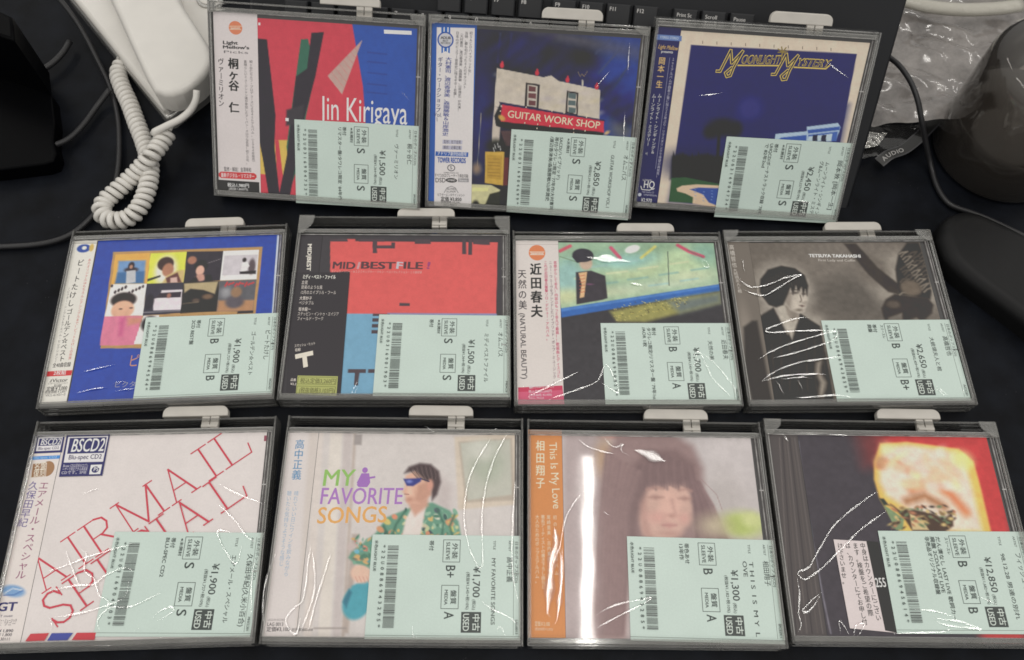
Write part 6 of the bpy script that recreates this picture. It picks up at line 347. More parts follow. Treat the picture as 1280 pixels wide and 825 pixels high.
10:{'cover_art': {'rect': (-52.3,68,4.8,127.4),'col': (192,184,184),'soft': [('E',(198,190,190),10,55.1,113.8,17.9,24.7,0),('E',(182,174,172),12,48.1,85.5,11.7,15.6,0),('P',(176,160,160),3,[-51.1,130.1,-23.9,130.5,-32.1,61.4,-36.1,2.4,-53.5,2.3]),('E',(182,150,122),5,-24.7,110.7,6.7,12.3,0),('E',(196,138,128),3,-18.0,126.9,6.8,2.1,0),('P',(148,123,122),4,[-18.0,126.9,-3.8,129.7,20.3,127.9,30.7,120.7,35.8,106.4,35.0,91.3,41.3,75.7,50.2,60.2,37.5,56.6,-11.8,56.1,-17.8,28.7,-22.9,2.6,-36.8,2.4,-34.2,53.9,-30.2,92.4,-24.5,114.8]),('P',(170,142,140),4,[-34.2,53.9,-13.4,56.0,-17.3,2.6,-36.8,2.4]),('P',(204,166,153),3,[-5.4,88.8,0.1,95.2,22.8,96.7,27.4,89.2,26.9,79.0,23.5,70.5,18.2,64.3,12.2,60.8,1.7,60.3,-4.6,65.6,-7.3,75.1]),('P',(186,146,136),2.5,[-6.5,88.8,-1.2,90.8,-0.9,73.3,1.7,60.7,-4.7,64.6]),('E',(214,172,158),3,12.9,83.1,6.6,9.7,0),('E',(208,158,148),4,5.0,74.9,5.0,3.1,0),('E',(208,158,148),4,21.5,74.3,3.1,2.7,0),('P',(128,104,104),3,[-15.5,88.7,-10.8,104.7,0.5,116.8,19.5,118.5,30.6,108.4,31.5,91.2,27.4,84.9,26.6,94.0,24.1,96.7,19.6,94.7,14.9,96.6,9.8,94.1,4.4,95.7,-0.5,91.6,-4.9,82.9,-7.7,69.3,-7.1,59.9,-17.0,59.4]),('L',(130,106,107),0.9,1.4,[-10.8,104.2,-12.8,103.7,-14.0,95.0]),('L',(122,99,100),0.9,1.4,[-9.2,104.9,-11.1,103.7,-12.3,94.1]),('L',(122,99,100),0.9,1.4,[-7.5,105.6,-9.4,103.7,-10.6,93.1]),('L',(130,106,107),0.9,1.4,[-5.9,106.3,-7.8,103.8,-8.9,92.1]),('L',(122,99,100),0.9,1.4,[-4.3,107.1,-6.1,103.8,-7.0,95.1]),('L',(122,99,100),0.9,1.4,[-2.7,107.8,-4.4,103.8,-5.3,94.1]),('L',(130,106,107),0.9,1.4,[-1.1,108.5,-2.7,103.8,-3.6,93.2]),('L',(122,99,100),0.9,1.4,[0.6,109.2,-1.0,103.8,-1.9,92.2]),('L',(122,99,100),0.9,1.4,[2.2,109.9,0.6,103.9,0.1,95.2]),('L',(130,106,107),0.9,1.4,[3.8,110.6,2.3,103.9,1.8,94.2]),('L',(122,99,100),0.9,1.4,[5.5,111.4,4.0,103.9,3.5,93.3]),('L',(122,99,100),0.9,1.4,[7.1,112.1,5.7,103.9,5.2,92.3]),('L',(130,106,107),0.9,1.4,[8.8,112.8,7.4,104.0,7.2,95.3]),('L',(122,99,100),0.9,1.4,[10.4,113.5,9.0,104.0,8.8,94.3]),('L',(122,99,100),0.9,1.4,[12.0,114.2,10.7,104.0,10.5,93.4]),('L',(130,106,107),0.9,1.4,[13.6,113.6,12.4,104.0,12.2,92.4]),('L',(122,99,100),0.9,1.4,[15.1,112.9,14.1,104.1,14.2,95.4]),('L',(122,99,100),0.9,1.4,[16.7,112.2,15.8,104.1,15.9,94.4]),('L',(130,106,107),0.9,1.4,[18.2,111.5,17.4,104.1,17.6,93.5]),('L',(122,99,100),0.9,1.4,[19.7,110.9,19.1,104.1,19.3,92.5]),('L',(122,99,100),0.9,1.4,[21.3,110.2,20.8,104.1,21.3,95.5]),('L',(130,106,107),0.9,1.4,[22.8,109.5,22.5,104.2,23.0,94.5]),('L',(122,99,100),0.9,1.4,[24.3,108.8,24.2,104.2,24.6,93.5]),('L',(122,99,100),0.9,1.4,[25.9,108.2,25.8,104.2,26.3,92.6]),('L',(130,106,107),0.9,1.4,[27.4,107.5,27.5,104.2,28.3,95.6]),('L',(122,99,100),0.9,1.4,[28.9,106.8,29.2,104.3,30.0,94.6]),('L',(134,110,110),1.6,2,[-24.5,114.8,-28.9,78.7,-31.7,55.8,-34.8,7.5]),('L',(145,119,118),1.6,2,[-22.2,114.2,-28.2,78.7,-30.9,55.8,-34.1,7.6]),('L',(145,119,118),1.6,2,[-21.6,113.6,-27.4,78.7,-30.0,55.8,-33.3,7.6]),('L',(134,110,110),1.6,2,[-21.0,113.0,-26.6,78.7,-29.2,55.9,-32.6,7.6]),('L',(145,119,118),1.6,2,[-20.5,112.4,-25.8,78.7,-28.3,55.9,-31.9,7.6]),('L',(145,119,118),1.6,2,[-18.1,111.8,-25.1,78.7,-27.5,55.9,-31.2,7.6]),('L',(134,110,110),1.6,2,[-17.6,111.2,-24.3,78.8,-26.6,55.9,-30.4,7.6]),('L',(145,119,118),1.6,2,[-17.0,110.6,-23.5,78.8,-25.8,55.9,-29.7,7.6]),('L',(145,119,118),1.6,2,[-16.4,110.0,-22.8,78.8,-24.9,55.9,-29.0,7.6]),('L',(134,110,110),1.6,2,[-15.9,109.3,-22.0,78.8,-24.1,55.9,-28.3,7.6]),('L',(145,119,118),1.6,2,[-13.5,108.8,-21.2,78.8,-23.2,55.9,-27.5,7.6]),('L',(145,119,118),1.6,2,[-12.9,108.2,-20.4,78.8,-22.4,55.9,-26.8,7.6]),('L',(134,110,110),1.6,2,[-12.4,107.6,-19.7,78.8,-21.5,55.9,-26.1,7.6]),('L',(145,119,118),1.6,2,[-11.8,107.0,-18.9,78.8,-20.6,56.0,-25.4,7.6]),('L',(145,119,118),1.6,2,[-9.5,106.4,-18.1,78.8,-19.8,56.0,-24.6,7.6]),('L',(134,110,110),1.6,2,[-8.9,105.8,-17.4,78.8,-18.9,56.0,-23.9,7.7]),('L',(145,119,118),1.6,2,[-8.4,105.2,-16.6,78.9,-18.1,56.0,-23.2,7.7]),('L',(145,119,118),1.6,2,[-7.8,104.6,-15.8,78.9,-17.2,56.0,-22.5,7.7]),('L',(134,110,110),1.6,2,[-7.2,104.0,-15.0,78.9,-16.4,56.0,-21.7,7.7]),('L',(145,119,118),1.6,2,[-4.9,103.4,-14.3,78.9,-15.5,56.0,-21.0,7.7]),('L',(145,119,118),1.6,2,[-4.4,102.8,-13.5,78.9,-14.7,56.0,-20.3,7.7]),('L',(134,110,110),1.6,2,[-3.8,102.2,-12.7,78.9,-13.8,56.0,-19.6,7.7]),('P',(128,104,106),1.6,[27.1,99.2,33.1,91.3,39.9,71.8,47.4,60.1,27.3,59.9,27.5,79.4]),('L',(123,100,101),1.2,1.4,[28.1,96.8,29.1,81.4,28.3,60.3]),('L',(133,108,109),1.2,1.4,[28.7,96.8,30.4,81.4,30.6,60.3]),('L',(133,108,109),1.2,1.4,[29.2,96.8,31.8,81.4,32.9,60.3]),('L',(123,100,101),1.2,1.4,[29.8,96.8,33.1,81.4,35.2,60.4]),('L',(133,108,109),1.2,1.4,[30.4,96.8,34.5,81.4,37.5,60.4]),('L',(133,108,109),1.2,1.4,[31.0,96.8,35.8,81.5,39.8,60.4]),('L',(123,100,101),1.2,1.4,[31.6,96.8,37.2,81.5,42.1,60.5]),('L',(133,108,109),1.2,1.4,[32.2,96.8,38.6,81.5,44.3,60.5]),('L',(133,108,109),1.2,1.4,[32.8,96.9,39.9,81.5,46.6,60.5]),('L',(156,126,126),0.3,0.3,[34.4,93.3,40.1,83.5,41.6,75.3,38.6,68.0]),('L',(156,126,126),0.3,0.3,[33.8,99.3,42.7,89.4,45.2,79.6]),('P',(166,128,120),1.8,[-0.0,87.3,4.5,88.5,9.7,87.4,4.6,86.0]),('P',(166,128,120),1.8,[18.6,86.7,22.6,88.0,26.8,86.8,22.6,85.6]),('L',(172,134,126),1,1.5,[-0.5,92.0,4.3,93.5,9.7,92.8]),('L',(172,134,126),1,1.5,[19.4,91.9,23.8,92.7,27.2,91.6]),('L',(192,150,140),1.6,2,[14.6,85.5,16.0,78.1,13.5,76.1]),('E',(182,138,128),1.8,14.3,75.9,1.7,0.6,0),('P',(194,142,136),2,[7.7,70.3,11.7,71.5,16.2,70.4,11.8,68.4]),('L',(182,136,130),0.6,1.2,[7.7,70.1,16.2,70.2]),('E',(190,148,138),2,11.6,65.0,4.6,1.3,0),('E',(184,196,120),5,57.2,71.1,13.9,7.7,0),('E',(174,188,104),3,53.3,71.0,7.7,5.3,0),('E',(200,206,140),3,62.3,74.0,5.8,4.2,0),('E',(190,176,150),8,38.8,69.9,7.7,5.7,0)],'vec': [],'grain': 0.03},'obi_strip': {'rect': (-74,-52.5,4.8,130),'col': (208,134,72),'soft': [],'vec': [('t','This Is My Love',-60.6,121.7,-58.6,79.1,4.8,(238,214,186),0,0),('v','相田翔子',-66.2,123.3,-66.4,91.2,5.8,(238,214,186),1),('v','大人のためのポップスアルバム。',-68.4,75.5,-68.7,34.9,2.48,(236,206,176),0),('v','著名アーティストの書き下ろし曲など',-65.0,75.5,-65.0,31.7,2.5,(236,206,176),0),('v','尾崎亜美、古内東子、谷村有美',-61.5,75.6,-61.3,31.8,2.3,(236,206,176),0),('v','初のソロ・アルバム',-57.7,76.0,-57.1,39.0,2.31,(236,206,176),0),('t','定価￥3,100',-70.2,11.3,-61.5,11.2,2.09,(236,206,176),0,0),('t','(税抜価格￥2,952)',-70.2,8.9,-59.7,8.8,1.21,(230,196,166),0,0)],'grain': 0.0}},
11:{'cover_art': {'rect': (-53.6,68,4.4,126.4),'col': (72,67,74),'soft': [('P',(200,62,64),5,[-5.9,128.7,77.1,129.9,61.1,1.5,37.1,1.3,8.5,89.4,-7.2,106.8]),('P',(120,60,62),9,[-15.7,128.5,2.1,128.8,-6.4,106.8,-14.2,106.7]),('P',(238,190,92),1.2,[-1.5,121.4,16.0,122.7,30.6,120.9,48.6,118.4,56.0,110.4,56.6,94.4,56.4,65.3,0.2,64.6,-8.5,85.7,-9.7,97.9,-7.6,109.5]),('P',(232,212,194),3,[0.2,118.7,15.6,120.7,30.2,118.6,45.5,116.1,50.5,107.6,51.2,91.7,51.1,66.1,10.5,65.6,8.1,79.1,-3.9,87.5,-6.6,96.2,-4.6,106.8]),('E',(240,226,170),5,2.5,116.9,3.5,3.7,0),('E',(240,230,150),5,48.7,111.2,6.2,5.6,0),('E',(232,190,150),6,11.6,105.3,5.3,4.5,0),('L',(224,130,84),5,4,[13.3,92.1,25.5,96.6,37.4,88.0,43.6,77.8]),('L',(216,110,74),3,3,[-4.6,106.8,5.0,111.5,11.5,104.4]),('P',(84,66,56),1,[-2.3,82.4,4.4,77.3,11.5,79.1,23.0,76.7,29.0,73.4,35.1,77.7,34.0,69.2,27.2,65.0,8.6,64.7,5.1,72.2]),('P',(128,150,110),0.7,[-6.6,81.4,-3.7,79.8,4.4,73.1,2.2,66.3,-2.0,66.3]),('P',(58,66,60),0.8,[-8.5,85.7,-5.8,85.7,-3.3,81.5,-6.6,81.4]),('L',(170,110,70),4,4,[8.3,84.2,20.2,87.8,30.7,81.1]),('P',(214,190,140),0.8,[8.5,76.5,15.4,73.2,18.3,66.5,8.1,66.4]),('E',(214,180,120),4,32.6,113.7,6.2,2.0,-12),('E',(200,150,110),4,-3.4,108.7,3.5,3.7,0),('E',(62,52,50),0.8,3.2,67.7,1.0,0.4,-32.6841288635903),('E',(110,130,96),0.8,28.4,74.6,1.7,0.7,-4.218081197567145),('E',(110,130,96),0.8,16.4,78.9,0.8,0.5,-43.20078243982373),('E',(110,130,96),0.8,6.4,75.7,1.8,0.8,-36.254949202804156),('E',(110,130,96),0.8,28.9,76.3,0.8,0.4,-23.90227249103001),('E',(180,120,90),0.8,-2.3,68.5,2.0,0.7,-32.20758188810582),('E',(110,130,96),0.8,-3.3,67.9,1.7,0.4,32.428129331071375),('E',(110,130,96),0.8,13.7,73.2,1.1,0.6,34.02688539289531),('E',(150,120,80),0.8,0.0,70.5,1.5,0.6,-12.867254052311367),('E',(180,120,90),0.8,21.6,74.6,1.0,0.4,2.584817525684109),('E',(180,120,90),0.8,17.4,80.7,2.1,0.7,-14.021781221406425),('E',(62,52,50),0.8,33.0,77.7,1.1,0.6,-11.076655336828672),('E',(62,52,50),0.8,28.1,69.0,1.7,0.4,38.92894573275318),('E',(62,52,50),0.8,31.6,81.6,1.1,0.4,23.786834957009148),('E',(110,130,96),0.8,10.2,79.2,2.1,0.4,5.759756491667048),('E',(150,120,80),0.8,13.1,80.5,1.1,0.4,-37.326971369317505),('E',(206,180,120),0.8,-0.4,74.0,0.9,1.0,-1.0584649165275621),('E',(62,52,50),0.8,1.0,72.8,0.7,0.4,-10.230033924887664),('E',(206,180,120),0.8,18.0,71.0,1.2,0.6,13.126183638059047),('E',(180,120,90),0.8,17.0,80.9,0.7,1.0,23.344011252863595),('E',(62,52,50),0.8,35.5,73.6,1.2,0.6,-34.114386755958705),('E',(110,130,96),0.8,4.2,78.3,1.9,0.6,-35.238606838388115),('E',(110,130,96),0.8,24.3,72.5,1.5,0.4,38.56744619024418),('E',(110,130,96),0.8,17.3,70.0,1.0,0.5,-4.840074926424101),('E',(180,120,90),0.8,-0.9,71.0,1.6,0.4,-12.231168935940829),('E',(180,120,90),0.8,14.1,80.3,1.5,0.8,-26.93913068519816),('E',(180,120,90),0.8,4.6,74.0,1.7,0.4,10.185192724193932),('E',(110,130,96),0.8,31.6,71.2,1.0,0.5,4.260473383616549),('E',(206,180,120),0.8,35.6,76.6,1.5,0.8,41.13469028560958),('E',(150,120,80),0.8,27.9,77.6,1.0,0.6,41.27251977210676),('E',(206,180,120),0.8,30.5,77.4,1.3,0.6,37.70699971609197),('E',(206,180,120),0.8,16.1,71.8,1.9,0.8,-12.403517733675884),('E',(180,120,90),0.8,12.8,74.6,1.4,0.4,-30.289743794676177),('E',(110,130,96),0.8,14.5,69.2,1.9,0.8,29.246562530509607),('E',(180,120,90),0.8,36.3,78.0,1.1,1.0,11.895605303810996),('E',(62,52,50),0.8,6.0,78.0,1.9,0.9,-22.509091190392027),('E',(62,52,50),0.8,28.2,73.3,1.2,0.9,26.40940353308892),('E',(180,120,90),0.8,10.7,72.2,2.2,1.0,25.76245525412469),('E',(206,180,120),0.8,0.6,72.7,0.8,0.7,33.18408049813978),('E',(150,120,80),0.8,30.9,68.6,0.9,0.6,43.26462461608506),('E',(150,120,80),0.8,-2.8,70.1,2.0,0.8,-12.03752607446279),('E',(150,120,80),0.8,28.1,70.1,1.6,0.6,-18.30645488973781),('E',(180,120,90),0.8,10.4,76.9,2.1,1.0,9.857845912308967),('E',(110,130,96),0.8,14.0,79.4,0.9,0.9,-39.13839959368222),('E',(62,52,50),0.8,18.4,80.6,1.2,0.5,40.0967972321731),('E',(62,52,50),0.8,-3.2,70.1,1.9,0.7,-15.591437395019174),('E',(110,130,96),0.8,30.5,71.3,0.9,0.8,-37.53238476990081),('E',(62,52,50),0.8,0.2,70.7,1.2,0.6,-29.793490155395546),('E',(110,130,96),0.8,27.8,81.0,1.6,0.8,-7.665009846580375),('E',(206,180,120),0.8,33.3,73.6,1.7,1.0,-0.9334101664274783),('E',(180,120,90),0.8,9.2,69.5,1.0,0.5,40.10596798977706),('E',(206,180,120),0.8,28.2,69.8,1.5,1.0,3.0295207425519664),('E',(62,52,50),0.8,34.2,77.8,1.6,0.6,-32.86919218124062),('E',(206,180,120),0.8,15.3,74.8,1.3,0.4,-11.56627904180889),('E',(150,120,80),0.8,34.4,76.9,1.6,0.4,16.955916220714244),('E',(180,120,90),0.8,-0.6,78.8,2.1,0.9,30.749361427854126),('E',(150,120,80),0.8,18.1,73.4,1.2,0.7,43.910145790219374),('E',(206,180,120),0.8,24.9,76.5,0.8,0.6,-35.808609180901804),('E',(110,130,96),0.8,29.3,72.6,1.2,0.6,-11.54301875975861),('E',(150,120,80),0.8,28.7,76.5,1.8,1.0,14.670353532971859),('E',(62,52,50),0.8,23.2,80.9,1.5,0.7,-2.1601770033334233),('E',(206,180,120),0.8,3.4,79.5,1.9,0.9,21.72909308897944),('E',(206,180,120),0.8,19.9,78.0,1.1,1.0,-4.758255115980894),('E',(110,130,96),0.8,21.0,74.6,1.2,0.8,21.290436459587525),('E',(110,130,96),0.8,9.7,73.0,1.2,0.7,-26.71215542259387),('E',(62,52,50),0.8,16.4,73.2,1.4,0.4,4.337855364217212),('E',(62,52,50),0.8,23.0,77.3,1.7,0.5,34.34908600095453),('E',(150,120,80),0.8,4.4,79.9,1.4,0.9,-16.523129505762675),('E',(150,120,80),0.8,-2.2,81.4,1.8,0.7,12.653661206021624),('E',(206,180,120),0.8,-5.1,69.7,1.2,0.4,-23.893738224987533),('E',(240,222,170),3,36.1,96.4,3.5,1.3,37.442273935437825),('E',(232,196,160),3,32.4,97.5,4.9,1.7,-31.701417217335518),('E',(238,216,200),3,6.4,99.4,5.0,1.7,-40.51445586405241),('E',(240,222,170),3,18.1,100.6,2.7,2.3,-16.642987112381856),('E',(238,216,200),3,9.8,113.5,2.7,1.9,9.260962321913269),('E',(226,200,184),3,19.9,110.3,2.4,2.4,13.973665901855313),('E',(232,196,160),3,37.4,98.3,2.3,2.4,-23.500598975888217),('E',(232,196,160),3,40.8,105.7,4.9,2.5,42.36620376132193),('E',(232,196,160),3,27.3,101.7,2.1,1.9,-14.686141349876262),('E',(226,200,184),3,41.9,103.2,3.3,2.1,37.75319373672474),('E',(238,216,200),3,17.3,112.0,2.0,1.5,6.426094119911717),('E',(232,196,160),3,28.7,99.5,4.7,2.6,-9.074950203220347),('E',(232,196,160),3,36.3,112.5,4.1,2.6,32.22009711114613),('E',(238,216,200),3,21.0,114.6,3.7,2.5,42.80816109659942),('E',(238,216,200),3,8.6,98.5,3.0,1.8,7.260072002518726),('E',(232,196,160),3,29.4,112.5,2.7,1.9,-27.15421116089983),('E',(238,216,200),3,30.4,113.4,3.0,2.2,38.23084103949823),('E',(238,216,200),3,25.2,94.3,3.9,2.6,40.5099345394803),('E',(226,200,184),3,21.9,104.8,4.8,1.9,15.056208003295893),('E',(232,196,160),3,31.0,103.9,5.0,1.9,33.882052393640066),('E',(226,200,184),3,27.9,93.9,4.9,2.2,5.98360433552552),('E',(232,196,160),3,41.9,101.7,3.7,1.4,22.354402179368975),('E',(238,216,200),3,37.3,94.0,3.5,2.1,9.608379423773677),('E',(232,196,160),3,11.2,95.2,3.2,2.1,-27.90939366126339),('E',(238,216,200),3,24.1,100.9,2.0,1.6,4.2380163903667665),('E',(238,216,200),3,7.9,99.3,3.7,2.2,-5.580843966533138),('E',(238,216,200),3,36.6,114.4,2.9,1.9,-0.8052262550361675),('E',(238,216,200),3,4.3,112.6,2.7,2.6,-35.5241423294205),('E',(232,196,160),3,39.3,106.0,2.1,2.5,-42.50356590957456),('E',(238,216,200),3,6.6,105.0,4.1,2.6,-6.8256844317812195),('E',(232,196,160),3,6.2,106.4,4.7,2.3,19.693688648742068),('E',(226,200,184),3,12.5,110.4,2.5,1.9,28.358926773367955),('E',(240,222,170),3,13.6,95.1,4.5,1.8,5.581578274722645),('E',(238,216,200),3,36.2,94.9,2.2,1.6,-43.83923677149207),('E',(240,222,170),3,7.0,111.3,4.8,1.2,-31.792764257671323),('E',(232,196,160),3,11.7,94.9,2.0,2.2,41.17135522310002),('E',(232,196,160),3,15.9,95.1,2.9,2.2,-17.11900464297983),('E',(240,222,170),3,41.7,95.7,1.8,2.6,-12.407298993282986),('E',(238,216,200),3,33.9,114.8,5.3,2.2,-41.3039611388596),('E',(232,196,160),3,27.7,101.5,5.1,1.0,-43.454882616308076),('P',(96,130,136),1.6,[-54.3,124.2,-55.9,99.4,-54.1,62.2,-57.0,62.2,-58.0,95.4]),('L',(150,146,160),0.5,0.8,[-53.8,122.1,-54.7,77.6,-52.8,27.2,-51.5,6.2])],'vec': [],'grain': 0.06},'tray_hinge': {'rect': (-73.4,-54,4.4,126.4),'col': (84,78,78),'soft': [('L',(110,102,100),0.5,0.4,[-65.7,124.1,-74.7,6.0]),('L',(60,55,58),0.5,0.4,[-64.0,124.1,-71.6,6.0]),('L',(96,88,86),0.5,0.4,[-62.4,124.1,-68.5,6.0]),('L',(110,102,100),0.5,0.4,[-60.8,124.1,-65.4,6.1]),('L',(60,55,58),0.5,0.4,[-59.2,124.2,-62.3,6.1]),('L',(96,88,86),0.5,0.4,[-57.6,124.2,-59.2,6.1]),('L',(110,102,100),0.5,0.4,[-55.9,124.2,-56.1,6.2])],'vec': [],'grain': 0.0},'notice_sticker': {'rect': [-41.4,60.0,-14.4,58.8,-12.8,6.7,-40.0,9.0],'col': (216,204,204),'soft': [],'vec': [('p',(52,46,52),[-21.6,59.3,-14.4,58.8,-12.8,6.7,-19.7,8.0]),('v','中身はカウンターにござい',-24.3,58.2,-22.3,13.1,3.2,(52,46,54),1),('v','ます。検盤をご希望の際',-28.8,58.2,-26.4,15.7,3.22,(52,46,54),1),('v','は、カウンターにてお申し付',-33.4,58.1,-30.8,10.6,3.24,(52,46,54),1),('v','け下さいませ。',-37.9,58.0,-38.8,33.5,3.2,(52,46,54),1),('t','255',-20.6,32.3,-14.1,32.5,5.24,(228,222,220),1,0)],'grain': 0.0}}}
